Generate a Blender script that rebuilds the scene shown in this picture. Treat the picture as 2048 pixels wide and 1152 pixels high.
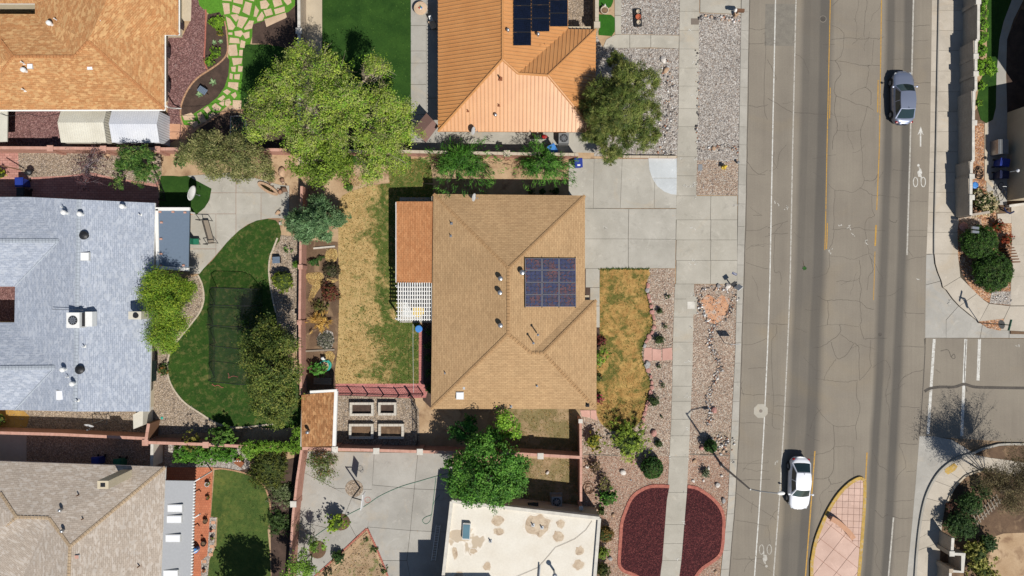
import bpy, math, random
import numpy as np
from mathutils import Vector, Matrix
random.seed(7); rng = np.random.default_rng(7)
for o in list(bpy.data.objects): bpy.data.objects.remove(o)
SC = bpy.context.scene
COL = SC.collection
R = math.radians
# ---------------------------------------------------------------- camera, sky, sun, exposure
H = 58.0                                   # flying height in metres
S = H * 36 / 24 / 2048                     # metres on the ground per photo pixel
cam = bpy.data.cameras.new('camera'); cam.lens = 24; cam.sensor_width = 36; cam.clip_end = 2000
co = bpy.data.objects.new('camera', cam); COL.objects.link(co)
co.location = (0, 0, H); co.rotation_euler = (0, 0, 0); SC.camera = co
ELEV = 52.5; AZ = 145.6
w = bpy.data.worlds.new('World'); SC.world = w; w.use_nodes = True
wn = w.node_tree; bg = wn.nodes['Background']
sky = wn.nodes.new('ShaderNodeTexSky'); sky.sky_type = 'NISHITA'; sky.sun_disc = False
sky.sun_elevation = R(ELEV); sky.sun_rotation = R(AZ); sky.altitude = 1600
wn.links.new(sky.outputs[0], bg.inputs[0]); bg.inputs[1].default_value = 0.062
sl = bpy.data.lights.new('sun', 'SUN'); sl.energy = 4.2; sl.angle = R(0.53); sl.color = (1, .955, .89)
so = bpy.data.objects.new('sun', sl); COL.objects.link(so)
e, a = R(ELEV), R(AZ)
SUN = Vector((math.sin(a) * math.cos(e), math.cos(a) * math.cos(e), math.sin(e)))
so.rotation_euler = (-SUN).to_track_quat('-Z', 'Y').to_euler(); so.location = SUN * 80
SC.view_settings.view_transform = 'Standard'; SC.view_settings.look = 'None'
SC.view_settings.gamma = 1; SC.view_settings.exposure = 0.42; SC.view_settings.use_curve_mapping = False
SC.render.engine = 'CYCLES'
SC.cycles.max_bounces = 6; SC.cycles.transparent_max_bounces = 12

# ---------------------------------------------------------------- coordinates
def W(px, py, h=0.0):
    k = (1 - h / H) * S
    return Vector(((px - 1024) * k, (576 - py) * k, h))
def G2(p): return ((p[0] - 1024) * S, (576 - p[1]) * S)
def cr(pts, n=6, closed=False):
    P = [np.array(p, float) for p in pts]; out = []
    N = len(P)
    rngi = range(N) if closed else range(N - 1)
    for i in rngi:
        if closed: p0, p1, p2, p3 = P[i - 1], P[i], P[(i + 1) % N], P[(i + 2) % N]
        else: p0, p1, p2, p3 = P[max(i - 1, 0)], P[i], P[i + 1], P[min(i + 2, N - 1)]
        for k in range(n):
            t = k / n
            out.append(tuple(.5 * ((2 * p1) + (-p0 + p2) * t + (2 * p0 - 5 * p1 + 4 * p2 - p3) * t * t + (-p0 + 3 * p1 - 3 * p2 + p3) * t ** 3)))
    if not closed: out.append(tuple(P[-1]))
    return out
# ---------------------------------------------------------------- materials
def lin(c, k=1.0):
    return tuple(((x / 255 / 12.92) if x / 255 <= .04045 else ((x / 255 + .055) / 1.055) ** 2.4) * k for x in c[:3]) + (1,)
KA = 0.70                                   # picture colour in sun -> real base colour
MATS = {}
class Mt:
    def __init__(s, name, rough=.9, spec=.25, metal=0):
        s.m = bpy.data.materials.new(name); s.m.use_nodes = True; s.nt = s.m.node_tree
        s.b = s.nt.nodes['Principled BSDF']; s.b.inputs['Roughness'].default_value = rough
        s.b.inputs['Specular IOR Level'].default_value = spec; s.b.inputs['Metallic'].default_value = metal
        MATS[name] = s.m
        s._p = None
    def n(s, t, **kw):
        x = s.nt.nodes.new(t)
        for k, v in kw.items(): setattr(x, k, v)
        return x
    def put(s, sock, v):
        if isinstance(v, bpy.types.NodeSocket): s.nt.links.new(v, sock)
        else: sock.default_value = v[:3] if sock.type == 'VECTOR' and len(v) > 3 else v
    def pos(s):
        if not s._p: s._p = s.n('ShaderNodeNewGeometry').outputs['Position']
        return s._p
    def noise(s, scale, detail=3, rough=.55, vec=None, dist=0):
        x = s.n('ShaderNodeTexNoise'); x.inputs['Scale'].default_value = scale; x.inputs['Detail'].default_value = detail
        x.inputs['Roughness'].default_value = rough; x.inputs['Distortion'].default_value = dist
        s.put(x.inputs['Vector'], vec or s.pos()); return x.outputs['Fac']
    def vor(s, scale, feature='F1', out='Color', vec=None, rnd=1):
        x = s.n('ShaderNodeTexVoronoi'); x.feature = feature; x.inputs['Scale'].default_value = scale
        x.inputs['Randomness'].default_value = rnd
        s.put(x.inputs['Vector'], vec or s.pos()); return x.outputs[out]
    def ramp(s, fac, stops, interp='LINEAR'):
        x = s.n('ShaderNodeValToRGB'); cr_ = x.color_ramp; cr_.interpolation = interp
        while len(cr_.elements) < len(stops): cr_.elements.new(.5)
        for e_, (p, c) in zip(cr_.elements, stops):
            e_.position = p; e_.color = c if len(c) == 4 else tuple(c) + (1,)
        s.put(x.inputs[0], fac); return x.outputs[0]
    def mr(s, fac, a, b, c=0., d=1.):
        x = s.n('ShaderNodeMapRange'); s.put(x.inputs[0], fac)
        for i, v in enumerate((a, b, c, d)): x.inputs[i + 1].default_value = v
        return x.outputs[0]
    def mix(s, fac, a_, b_, mode='MIX'):
        x = s.n('ShaderNodeMix', data_type='RGBA', blend_type=mode)
        s.put(x.inputs[0], fac); s.put(x.inputs[6], a_); s.put(x.inputs[7], b_); return x.outputs[2]
    def math(s, op, a_, b_=0.):
        x = s.n('ShaderNodeMath', operation=op); s.put(x.inputs[0], a_); s.put(x.inputs[1], b_); return x.outputs[0]
    def xyz(s, vec=None):
        x = s.n('ShaderNodeSeparateXYZ'); s.put(x.inputs[0], vec or s.pos()); return x.outputs
    def scalevec(s, v, vec=None):
        x = s.n('ShaderNodeVectorMath', operation='MULTIPLY'); s.put(x.inputs[0], vec or s.pos()); x.inputs[1].default_value = v
        return x.outputs[0]
    def hsvmul(s, col, fac, amt):
        """brightness variation: col * (1-amt .. 1+amt) by fac"""
        v = s.mr(fac, .25, .75, 1 - amt, 1 + amt)
        x = s.n('ShaderNodeVectorMath', operation='SCALE'); s.put(x.inputs[0], col); s.put(x.inputs['Scale'], v)
        return x.outputs[0]
    def bump(s, h, strength=.5, dist=.02):
        x = s.n('ShaderNodeBump'); x.inputs['Strength'].default_value = strength; x.inputs['Distance'].default_value = dist
        s.put(x.inputs['Height'], h); s.put(s.b.inputs['Normal'], x.outputs[0])
    def out(s, col): s.put(s.b.inputs['Base Color'], col); return s.m
def surf(name, c1, c2, scale=.6, rough=.9, fine=9, amt=.1, bump=0, bscale=25, spec=.25, k=KA, lo=.35, hi=.65, c3=None, s3=.25, metal=0):
    t = Mt(name, rough, spec, metal)
    c = t.ramp(t.noise(scale, 4, .6), [(lo, lin(c1, k)), (hi, lin(c2, k))])
    if c3: c = t.mix(t.mr(t.noise(s3, 3, .6, dist=.6), .52, .68), c, lin(c3, k))
    c = t.hsvmul(c, t.noise(fine, 3, .7), amt)
    if bump: t.bump(t.noise(bscale, 3, .7), bump, .02)
    return t.out(c)
def plain(name, c, rough=.6, k=KA, metal=0, spec=.4, amt=.05):
    t = Mt(name, rough, spec, metal)
    return t.out(t.hsvmul(lin(c, k), t.noise(6, 3), amt))
def tinted(name, rough=.8, trans=0., spec=.2):
    t = Mt(name, rough, spec)
    at = t.n('ShaderNodeAttribute', attribute_name='tint')
    c = t.out(at.outputs['Color']) and at.outputs['Color']
    if trans:
        tr = t.n('ShaderNodeBsdfTranslucent'); t.put(tr.inputs[0], c)
        mx = t.n('ShaderNodeMixShader'); mx.inputs[0].default_value = trans
        t.put(mx.inputs[1], t.b.outputs[0]); t.put(mx.inputs[2], tr.outputs[0])
        t.put(t.nt.nodes['Material Output'].inputs[0], mx.outputs[0])
    return t.m
# ---------------------------------------------------------------- objects
ORG = {}
def props(o, label=None, cat=None, group=None, kind=None):
    if label: o['label'] = label
    if cat: o['category'] = cat
    if group: o['group'] = group
    if kind: o['kind'] = kind
    return o
def thing(name, label, cat, loc=(0, 0, 0), group=None, kind=None):
    o = bpy.data.objects.new(name, None); COL.objects.link(o); o.location = loc; o.empty_display_size = .2
    ORG[o.name] = Vector(loc); return props(o, label, cat, group, kind)
def link(name, me, parent=None, org=None):
    o = bpy.data.objects.new(name, me); COL.objects.link(o)
    if parent:
        o.parent = parent; ORG[o.name] = ORG[parent.name]
    else:
        o.location = org; ORG[o.name] = Vector(org)
    return o
class MB:
    def __init__(s): s.v = []; s.f = []; s.mi = []; s.cur = 0
    def add(s, vs, fs):
        b = len(s.v); s.v += [tuple(x) for x in vs]; s.f += [tuple(b + i for i in f) for f in fs]; s.mi += [s.cur] * len(fs); return s
    def box(s, c, sz, rz=0, tilt=None):
        hx, hy, hz = sz[0] / 2, sz[1] / 2, sz[2] / 2
        vs = [Vector((x, y, z)) for z in (-hz, hz) for y in (-hy, hy) for x in (-hx, hx)]
        m = Matrix.Rotation(rz, 3, 'Z')
        if tilt is not None: m = m @ tilt
        return s.add([m @ v + Vector(c) for v in vs], [(0, 2, 3, 1), (4, 5, 7, 6), (0, 1, 5, 4), (2, 6, 7, 3), (0, 4, 6, 2), (1, 3, 7, 5)])
    def prism(s, pts, z0, z1, flip=True):
        """pts world xy"""
        a_ = sum(pts[i][0] * pts[(i + 1) % len(pts)][1] - pts[(i + 1) % len(pts)][0] * pts[i][1] for i in range(len(pts)))
        if a_ < 0: pts = pts[::-1]
        n = len(pts)
        vs = [(p[0], p[1], z1) for p in pts] + [(p[0], p[1], z0) for p in pts]
        fs = [tuple(range(n))] + [(i, n + i, n + (i + 1) % n, (i + 1) % n) for i in range(n)]
        return s.add(vs, fs)
    def cyl(s, p0, p1, r0, r1=None, n=8, caps=True):
        r1 = r0 if r1 is None else r1
        p0, p1 = Vector(p0), Vector(p1); d = (p1 - p0)
        if d.length < 1e-6: return s
        q = d.to_track_quat('Z', 'Y')
        vs = []
        for p, r in ((p0, r0), (p1, r1)):
            for i in range(n):
                t = 2 * math.pi * i / n; vs.append(p + q @ Vector((r * math.cos(t), r * math.sin(t), 0)))
        fs = [(i, (i + 1) % n, n + (i + 1) % n, n + i) for i in range(n)]
        if caps: fs += [tuple(range(n))[::-1], tuple(range(n, 2 * n))]
        return s.add(vs, fs)
    def tube(s, pts, r, n=6):
        for p, q in zip(pts[:-1], pts[1:]): s.cyl(p, q, r, r, n)
        return s
    def lathe(s, c, prof, n=16, sx=1, sy=1, rot=None):
        """prof: (r,z) list bottom to top"""
        c = Vector(c); vs = []; fs = []
        for r, z in prof:
            for i in range(n):
                t = 2 * math.pi * i / n; v = Vector((r * math.cos(t) * sx, r * math.sin(t) * sy, z))
                if rot is not None: v = rot @ v
                vs.append(c + v)
        for k in range(len(prof) - 1):
            for i in range(n): fs.append((k * n + i, k * n + (i + 1) % n, (k + 1) * n + (i + 1) % n, (k + 1) * n + i))
        fs.append(tuple(range((len(prof) - 1) * n, len(prof) * n))); fs.append(tuple(range(n))[::-1])
        return s.add(vs, fs)
    def ribbon(s, pts, w, z0, z1, w0=None):
        """pts world xy polyline, width w centred; closed slab"""
        n = len(pts); L = []; Rr = []
        for i in range(n):
            a_ = Vector(pts[max(i - 1, 0)][:2]); b_ = Vector(pts[min(i + 1, n - 1)][:2]); d = (b_ - a_)
            if d.length < 1e-9: d = Vector((1, 0))
            d.normalize(); nn = Vector((-d.y, d.x)); c = Vector(pts[i][:2])
            sc = 1.0
            if 0 < i < n - 1:
                d1 = (c - a_).normalized(); sc = 1 / max(.5, abs(d1.dot(d)))
            L.append(c + nn * w / 2 * sc); Rr.append(c - nn * w / 2 * sc)
        vs = [(p.x, p.y, z) for z in (z1, z0) for p in L] + [(p.x, p.y, z) for z in (z1, z0) for p in Rr]
        # order: L top, L bot, R top, R bot
        fs = []
        for i in range(n - 1):
            lt, lb, rt, rb = i, n + i, 2 * n + i, 3 * n + i
            fs += [(rt, rt + 1, lt + 1, lt), (lt, lt + 1, lb + 1, lb), (rb, rb + 1, rt + 1, rt)]
        fs += [(0, n, 3 * n, 2 * n), (n - 1, 3 * n - 1, 4 * n - 1, 2 * n - 1)]
        return s.add(vs, fs)
    def build(s, name, mats, parent=None, org=None, smooth=False, **pr):
        if not isinstance(mats, (list, tuple)): mats = [mats]
        if parent: o_ = ORG[parent.name]
        elif org is None:
            A = np.array(s.v); mn, mx = A.min(0), A.max(0); o_ = Vector(((mn[0] + mx[0]) / 2, (mn[1] + mx[1]) / 2, mn[2]))
        else: o_ = Vector(org)
        me = bpy.data.meshes.new(name)
        me.from_pydata([(v[0] - o_[0], v[1] - o_[1], v[2] - o_[2]) for v in s.v], [], s.f)
        for m in mats: me.materials.append(m)
        if len(mats) > 1: me.polygons.foreach_set('material_index', s.mi)
        if smooth: me.polygons.foreach_set('use_smooth', [True] * len(me.polygons))
        me.update()
        o = link(name, me, parent, o_)
        return props(o, **pr)
def npmesh(name, V, k, mat, tint=None, parent=None, org=(0, 0, 0), smooth=False, faces=None, **pr):
    """V (n*k,3) verts; faces of k verts each unless faces given"""
    o_ = ORG[parent.name] if parent else Vector(org)
    V = V - np.array(o_)[None]
    me = bpy.data.meshes.new(name); nv = len(V)
    me.vertices.add(nv); me.vertices.foreach_set('co', V.astype(np.float32).ravel())
    if faces is None: idx = np.arange(nv, dtype=np.int32); nf = nv // k
    else: idx = faces.astype(np.int32).ravel(); nf = len(faces)
    me.loops.add(len(idx)); me.loops.foreach_set('vertex_index', idx)
    me.polygons.add(nf); me.polygons.foreach_set('loop_start', np.arange(nf, dtype=np.int32) * k)
    me.polygons.foreach_set('loop_total', np.full(nf, k, dtype=np.int32))
    if smooth: me.polygons.foreach_set('use_smooth', np.ones(nf, dtype=bool))
    me.materials.append(mat); me.update(calc_edges=True)
    if tint is not None:
        at = me.attributes.new('tint', 'FLOAT_COLOR', 'POINT')
        at.data.foreach_set('color', np.concatenate([tint, np.ones((nv, 1))], 1).astype(np.float32).ravel())
    return props(link(name, me, parent, o_), **pr)
def structure(name, pts, z, mat, z0=-.02, smooth=0, closed=True, label=None):
    p = cr(pts, smooth, True) if smooth else pts
    return MB().prism([G2(q) for q in p], z0, z).build(name, mat, kind='structure', label=label)
def inpoly(P, poly):
    x, y = P[:, 0], P[:, 1]; r = np.zeros(len(P), bool); n = len(poly)
    for i in range(n):
        x1, y1 = poly[i]; x2, y2 = poly[(i + 1) % n]
        if y1 == y2: continue
        c = ((y1 > y) != (y2 > y)) & (x < (x2 - x1) * (y - y1) / (y2 - y1) + x1); r ^= c
    return r
def sample(poly_px, density, excl=()):
    pw = [G2(p) for p in poly_px]; A = np.array(pw); mn, mx = A.min(0), A.max(0)
    n = int((mx[0] - mn[0]) * (mx[1] - mn[1]) * density)
    P = rng.random((n, 2)) * (mx - mn) + mn
    m = inpoly(P, pw)
    for e_ in excl: m &= ~inpoly(P, [G2(p) for p in e_])
    return P[m]
def pick(cols, n, k=KA, jit=.15):
    C = np.array([lin(c, k)[:3] for c in cols]); i = rng.integers(0, len(C), n)
    return C[i] * (1 + (rng.random((n, 1)) - .5) * 2 * jit)
OCT_V = np.array([(1, 0, 0), (0, 1, 0), (-1, 0, 0), (0, -1, 0), (0, 0, 1), (0, 0, -1)], float)
OCT_F = np.array([(0, 1, 4), (1, 2, 4), (2, 3, 4), (3, 0, 4), (1, 0, 5), (2, 1, 5), (3, 2, 5), (0, 3, 5)])
CUB_V = np.array([(x, y, z) for z in (-.6, .6) for y in (-.7, .7) for x in (-.7, .7)] + [(0, 0, .95), (1, 0, 0), (-1, 0, 0), (0, 1, 0), (0, -1, 0)], float)
def stones(name, P, z, size, cols, jit=.2, flat=.6, **kw):
    n = len(P)
    if n == 0: return
    V = OCT_V[None] * (1 + (rng.random((n, 6, 1)) - .5) * .5)
    s_ = size * (.5 + rng.random((n, 1, 1)) ** 2 * 1.1)
    asp = np.stack([.8 + .5 * rng.random(n), .8 + .5 * rng.random(n), flat * (.7 + .6 * rng.random(n))], 1)[:, None]
    V = V * s_ * asp; t = rng.random(n) * 6.28; c, s = np.cos(t)[:, None], np.sin(t)[:, None]
    X = V[..., 0] * c - V[..., 1] * s; Y = V[..., 0] * s + V[..., 1] * c
    V = np.stack([X + P[:, None, 0], Y + P[:, None, 1], V[..., 2] + z + s_[..., 0] * .15], 2).reshape(-1, 3)
    F = (OCT_F[None] + np.arange(n)[:, None, None] * 6).reshape(-1, 3)
    tint = np.repeat(pick(cols, n, jit=jit), 6, 0)
    return npmesh(name, V, 3, MSTONE, tint, faces=F, org=(float(P[:, 0].mean()), float(P[:, 1].mean()), z), **kw)
def blades(name, P, z, size, cols, jit=.2, wid=.35, colfn=None, **kw):
    n = len(P)
    if n == 0: return
    d = rng.random(n) * 6.28; ln = size * (.5 + rng.random(n)); lean = .3 + .9 * rng.random(n)
    dx, dy = np.cos(d), np.sin(d); w_ = ln * wid
    b = np.stack([P[:, 0], P[:, 1], np.full(n, z)], 1)
    sd = np.stack([-dy * w_ / 2, dx * w_ / 2, np.zeros(n)], 1)
    tip = b + np.stack([dx * ln * lean, dy * ln * lean, ln * .8], 1)
    V = np.stack([b - sd, b + sd, tip], 1).reshape(-1, 3)
    c = pick(cols, n, jit=jit) if colfn is None else colfn(P)
    return npmesh(name, V, 3, MGRASS, np.repeat(c, 3, 0), org=(float(P[:, 0].mean()), float(P[:, 1].mean()), z), **kw)
MSTONE = tinted('river_stone', .85); MGRASS = tinted('grass_blade', .8, .25)
MLEAF = tinted('leaf', .65, .33, .3); MTWIG = tinted('twig', .9)
# ---------------------------------------------------------------- material library
def concrete(name, c, joint_stain=0.12, warm=(196, 176, 146), scale=.35, k=KA):
    t = Mt(name, .88, .25)
    a_ = tuple(max(0, x - 13) for x in c); b_ = tuple(min(255, x + 9) for x in c)
    col = t.ramp(t.noise(scale, 4, .65), [(.3, lin(a_, k)), (.7, lin(b_, k))])
    col = t.mix(t.mr(t.noise(.22, 4, .7, dist=1.2), .56, .8, 0, .6), col, lin(warm, k))
    col = t.mix(t.mr(t.noise(.9, 5, .75, dist=.8), .55, .8, 0, .55), col, lin(tuple(x * .76 for x in c), k))
    col = t.mix(t.mr(t.noise(.55, 4, .7, dist=2.5), .57, .70, 0, .45), col, lin(tuple(min(255, x * 1.12) for x in c), k))
    col = t.mix(t.mr(t.noise(1.7, 3, .8, dist=1.5), .66, .78, 0, .4), col, lin((206, 160, 112), k))
    col = t.hsvmul(col, t.noise(14, 3, .7), .07)
    # every slab was poured on another day
    oi = t.n('ShaderNodeObjectInfo').outputs['Random']
    col = t.hsvmul(col, t.mr(oi, 0, 1, .25, .75), .045)
    t.bump(t.noise(30, 3, .7), .15); return t.out(col)
concrete('concrete_walk', (186, 180, 166)); concrete('concrete_drive', (185, 180, 168)); concrete('concrete_new', (205, 209, 209), warm=(200, 203, 200))
concrete('concrete_east', (197, 187, 171)); concrete('concrete_gutter', (176, 171, 160)); concrete('concrete_patio', (178, 174, 165))
concrete('concrete_tan', (205, 190, 165)); concrete('median_pink', (216, 184, 167), warm=(206, 174, 156)); surf('joint_pink', (176, 134, 116), (164, 122, 104), 3); concrete('flag_pink', (214, 168, 152), warm=(190, 140, 120))
concrete('slab_salmon', (212, 164, 132), warm=(200, 130, 95)); concrete('stone_buff', (218, 190, 160), warm=(185, 140, 105), scale=1.2)
surf('joint_dark', (105, 98, 88), (85, 78, 68), 3)
surf('joint_soil', (70, 60, 50), (95, 85, 70), 3)
# asphalt, with the worn wheel tracks running along the lanes
def road_mat(name, tracks):
    t = Mt(name, .9, .22)
    c = t.ramp(t.noise(.25, 4, .6), [(.3, lin((139, 130, 117), KA)), (.7, lin((152, 143, 128), KA))])
    c = t.mix(t.mr(t.noise(.11, 3, .6, dist=1), .58, .75, 0, .55), c, lin((158, 143, 118), KA))
    sv = t.scalevec((6, .12, 1)); c = t.hsvmul(c, t.noise(1, 3, .6, vec=sv), .05)
    if tracks:
        x, y, z = t.xyz()
        # centre line of the carriageway as a parabola in y
        y2 = t.math('MULTIPLY', y, y)
        ctr = t.math('ADD', t.math('MULTIPLY', y, .0405), t.math('MULTIPLY', y2, -.00050))
        u = t.math('SUBTRACT', x, ctr)      # offset from the curved lane line, metres
        u = t.math('ADD', u, t.math('MULTIPLY', t.math('SUBTRACT', t.noise(.12, 2), .5), .25))
        base = (1579 - 1024) * S
        m = None
        for (c0, hw, st) in tracks:
            d = t.math('ABSOLUTE', t.math('SUBTRACT', u, base + c0 * S))
            f = t.mr(d, hw * S * .5, hw * S * 1.45, st * .86, 0)
            m = f if m is None else t.math('MAXIMUM', m, f)
        m = t.math('MULTIPLY', m, t.mr(t.noise(.2, 3, .6, vec=t.scalevec((1, .3, 1))), .2, .8, .75, 1.1))
        c = t.mix(m, c, lin((86, 83, 79), KA))
    c = t.hsvmul(c, t.noise(9, 4, .8), .10); c = t.hsvmul(c, t.noise(40, 2, .8), .08)
    c = t.mix(t.mr(t.noise(1.6, 4, .8), .66, .74, 0, .35), c, lin((112, 105, 94), KA))
    t.bump(t.noise(60, 2, .8), .25); return t.out(c)
road_mat('asphalt', [(40, 27, .62), (20, 11, .72), (55, 15, .9), (208, 25, .40), (187, 10, .9), (222, 11, .95), (-22, 14, .18)])
road_mat('asphalt_side', [])
surf('crack_seal', (84, 79, 73), (98, 92, 85), 3, amt=.2)
surf('crack_fine', (80, 75, 69), (106, 98, 89), 1.5, amt=.25)
surf('patch_asphalt', (128, 122, 112), (140, 134, 122), 2, amt=.15, bump=.3)
surf('paint_white', (226, 224, 216), (206, 203, 194), 3, .7, amt=.12, lo=.4, hi=.6, c3=(165, 158, 146), s3=5)
surf('paint_worn', (200, 196, 186), (178, 172, 160), 3, .7, amt=.15, c3=(150, 142, 130), s3=6)
surf('paint_yellow', (205, 160, 70), (188, 142, 62), 3, .7, amt=.15, c3=(150, 130, 95), s3=7)
surf('kerb_yellow', (206, 170, 84), (180, 146, 72), 2.5, .75, amt=.25, c3=(190, 170, 140), s3=4, fine=5)
surf('ground_soil', (165, 140, 112), (140, 118, 92), .5, c3=(120, 100, 80), amt=.15, bump=.5, bscale=12)
surf('soil_tan', (200, 172, 138), (178, 148, 114), .6, c3=(150, 120, 92), s3=.8, amt=.12, bump=.4, bscale=10)
surf('soil_brown', (122, 98, 76), (96, 76, 60), .7, c3=(150, 124, 96), s3=.9, amt=.2, bump=.6, bscale=12)
surf('mulch_dark', (92, 74, 64), (72, 58, 50), 1.2, amt=.3, bump=.8, bscale=18, fine=14)
surf('arrow_stone', (216, 168, 132), (196, 144, 108), 1.6, amt=.14, c3=(200, 184, 168), s3=1.8, fine=10)
surf('court_gravel', (186, 160, 128), (160, 134, 104), 1.2, amt=.18, c3=(120, 122, 74), s3=1.3, bump=.5, bscale=14)
surf('straw_bed', (214, 186, 120), (176, 142, 90), 2.5, amt=.25, fine=12, bump=.8, bscale=20, c3=(140, 112, 80), s3=1.2)
surf('mulch_yellow', (196, 160, 90), (176, 136, 70), .8, amt=.2, bump=.5, bscale=14, c3=(170, 120, 50))
def gravel(name, cols, scale=9, base=(120, 105, 95), mixv=.75, big=.25):
    t = Mt(name, .9, .2)
    v = t.vor(scale); sp = t.n('ShaderNodeSeparateColor'); t.put(sp.inputs[0], v)
    n = len(cols); c = t.ramp(sp.outputs[0], [(i / n, lin(x, KA)) for i, x in enumerate(cols)], 'CONSTANT')
    d = t.vor(scale, out='Distance')
    c = t.mix(t.mr(d, .4, .8, 0, .5), c, lin(base, KA))
    c = t.hsvmul(c, sp.outputs[1], .15)
    c = t.hsvmul(c, t.noise(big, 4, .65), .12); t.bump(t.math('MULTIPLY', d, -1), .8, .05); return t.out(c)
gravel('gravel_red', [(150, 112, 108), (128, 92, 90), (165, 130, 125), (112, 80, 78), (140, 104, 98)], 12, (95, 70, 66))
gravel('gravel_red_deep', [(84, 38, 40), (70, 30, 34), (96, 46, 46), (62, 28, 31), (110, 58, 56)], 13, (48, 22, 26))
gravel('gravel_grey', [(190, 182, 172), (170, 160, 150), (202, 194, 184), (152, 144, 136), (180, 168, 154), (212, 208, 200), (140, 132, 126)], 13, (128, 118, 108))
gravel('gravel_pink', [(192, 170, 150), (176, 152, 132), (202, 188, 168), (162, 138, 120), (186, 160, 138), (208, 196, 180), (152, 132, 116)], 14, (132, 112, 96))
gravel('gravel_rose', [(186, 154, 132), (172, 138, 118), (194, 168, 146), (156, 124, 106), (178, 144, 122), (196, 180, 162)], 14, (130, 102, 86))
gravel('gravel_tan', [(188, 170, 148), (170, 152, 132), (200, 184, 166), (154, 138, 120), (178, 158, 134), (142, 128, 114)], 13, (104, 90, 76))
gravel('gravel_orange', [(200, 152, 112), (178, 128, 92), (212, 174, 140), (160, 112, 82), (190, 160, 140)], 10, (120, 88, 66))
gravel('cobble_grey', [(190, 184, 178), (150, 145, 142), (210, 205, 200), (110, 106, 106), (176, 160, 145), (90, 86, 86)], 5, (60, 56, 52))
def lawn(name, g1, g2, dry=None, drylo=.45, dryhi=.6, dscale=.35, k=KA, xgrad=None):
    t = Mt(name, .9, .15)
    c = t.ramp(t.noise(.7, 4, .65), [(.3, lin(g1, k)), (.7, lin(g2, k))])
    c = t.hsvmul(c, t.noise(7, 4, .8), .25)
    if dry:
        f = t.noise(dscale, 5, .68, dist=.5)
        if xgrad:
            x, y, z = t.xyz(); f = t.math('ADD', f, t.mr(x, xgrad[0], xgrad[1], xgrad[2], xgrad[3]))
        f = t.mr(f, drylo, dryhi)
        f2 = t.mr(t.noise(2.6, 4, .75), .38, .62, -.35, .35); f = t.math('ADD', f, f2)
        d = t.ramp(t.noise(1.5, 4, .7), [(.3, lin(dry[0], k)), (.7, lin(dry[1], k))]); d = t.hsvmul(d, t.noise(9, 3, .8), .12)
        n = t.n('ShaderNodeClamp'); t.put(n.inputs[0], f); c = t.mix(n.outputs[0], c, d)
    t.bump(t.noise(20, 4, .8), .8, .05); return t.out(c)
lawn('lawn_green', (38, 70, 24), (58, 92, 34)); lawn('lawn_lush', (88, 140, 44), (104, 160, 52)); lawn('lawn_turf', (46, 98, 28), (58, 112, 34))
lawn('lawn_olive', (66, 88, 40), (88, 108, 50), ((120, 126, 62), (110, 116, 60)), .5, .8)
lawn('lawn_worn', (40, 70, 24), (60, 90, 32), ((150, 136, 86), (126, 118, 70)), .60, .72, .3)
lawn('lawn_back', (74, 94, 40), (100, 114, 52), ((212, 182, 126), (184, 154, 100)), .44, .60, .5, xgrad=((690 - 1024) * S, (835 - 1024) * S, .24, -.27))
lawn('lawn_front', (92, 98, 46), (116, 112, 56), ((206, 170, 104), (166, 124, 70)), .42, .56, .55)
lawn('lawn_scrub', (128, 116, 78), (146, 132, 92), ((184, 158, 124), (166, 140, 106)), .45, .6, .6)
def brickwall(name, c1, c2, mortar, bw=.4, rh=.2, k=KA, bs=1):
    t = Mt(name, .9, .2)
    x, y, z = t.xyz(); cb = t.n('ShaderNodeCombineXYZ'); t.put(cb.inputs[0], t.math('ADD', x, y)); t.put(cb.inputs[1], z)
    b = t.n('ShaderNodeTexBrick'); t.put(b.inputs['Vector'], cb.outputs[0]); b.inputs['Scale'].default_value = 1
    b.inputs['Brick Width'].default_value = bw; b.inputs['Row Height'].default_value = rh; b.inputs['Mortar Size'].default_value = .012
    b.inputs['Color1'].default_value = lin(c1, k); b.inputs['Color2'].default_value = lin(c2, k); b.inputs['Mortar'].default_value = lin(mortar, k)
    c = t.hsvmul(b.outputs['Color'], t.noise(1.2, 4, .7), .12); c = t.hsvmul(c, t.noise(12, 3), .08)
    t.bump(b.outputs['Fac'], -.5 * bs, .01); return t.out(c)
brickwall('block_rose', (196, 148, 130), (184, 136, 118), (165, 125, 110)); brickwall('block_tan', (196, 180, 158), (190, 172, 150), (170, 155, 138))
brickwall('block_street', (184, 172, 156), (178, 166, 150), (164, 152, 138)); 
surf('cap_rose', (214, 168, 150), (200, 152, 132), 2, amt=.1); surf('cap_tan', (208, 194, 172), (196, 182, 160), 2, amt=.1)
surf('cap_white', (225, 220, 208), (206, 200, 188), 2, amt=.08)
surf('edging_brick', (196, 124, 106), (176, 106, 92), 4, amt=.2, fine=5); surf('edging_tan', (200, 160, 126), (176, 134, 104), 3, amt=.15)
def pavers(name, c1, c2, mortar, bw=.4, rh=.2):
    t = Mt(name, .88, .2); b = t.n('ShaderNodeTexBrick'); t.put(b.inputs['Vector'], t.pos()); b.inputs['Scale'].default_value = 1
    b.inputs['Brick Width'].default_value = bw; b.inputs['Row Height'].default_value = rh; b.inputs['Mortar Size'].default_value = .014
    b.inputs['Color1'].default_value = lin(c1, KA); b.inputs['Color2'].default_value = lin(c2, KA); b.inputs['Mortar'].default_value = lin(mortar, KA)
    c = t.hsvmul(b.outputs['Color'], t.noise(.8, 4, .7), .14); t.bump(b.outputs['Fac'], -.5, .01); return t.out(c)
pavers('paver_rose', (206, 156, 142), (186, 134, 122), (140, 104, 94)); pavers('paver_terracotta', (206, 132, 98), (192, 118, 86), (170, 106, 80), .2, .2)
pavers('paver_pink', (208, 140, 132), (196, 124, 118), (150, 98, 92), .3, .15)
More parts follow.
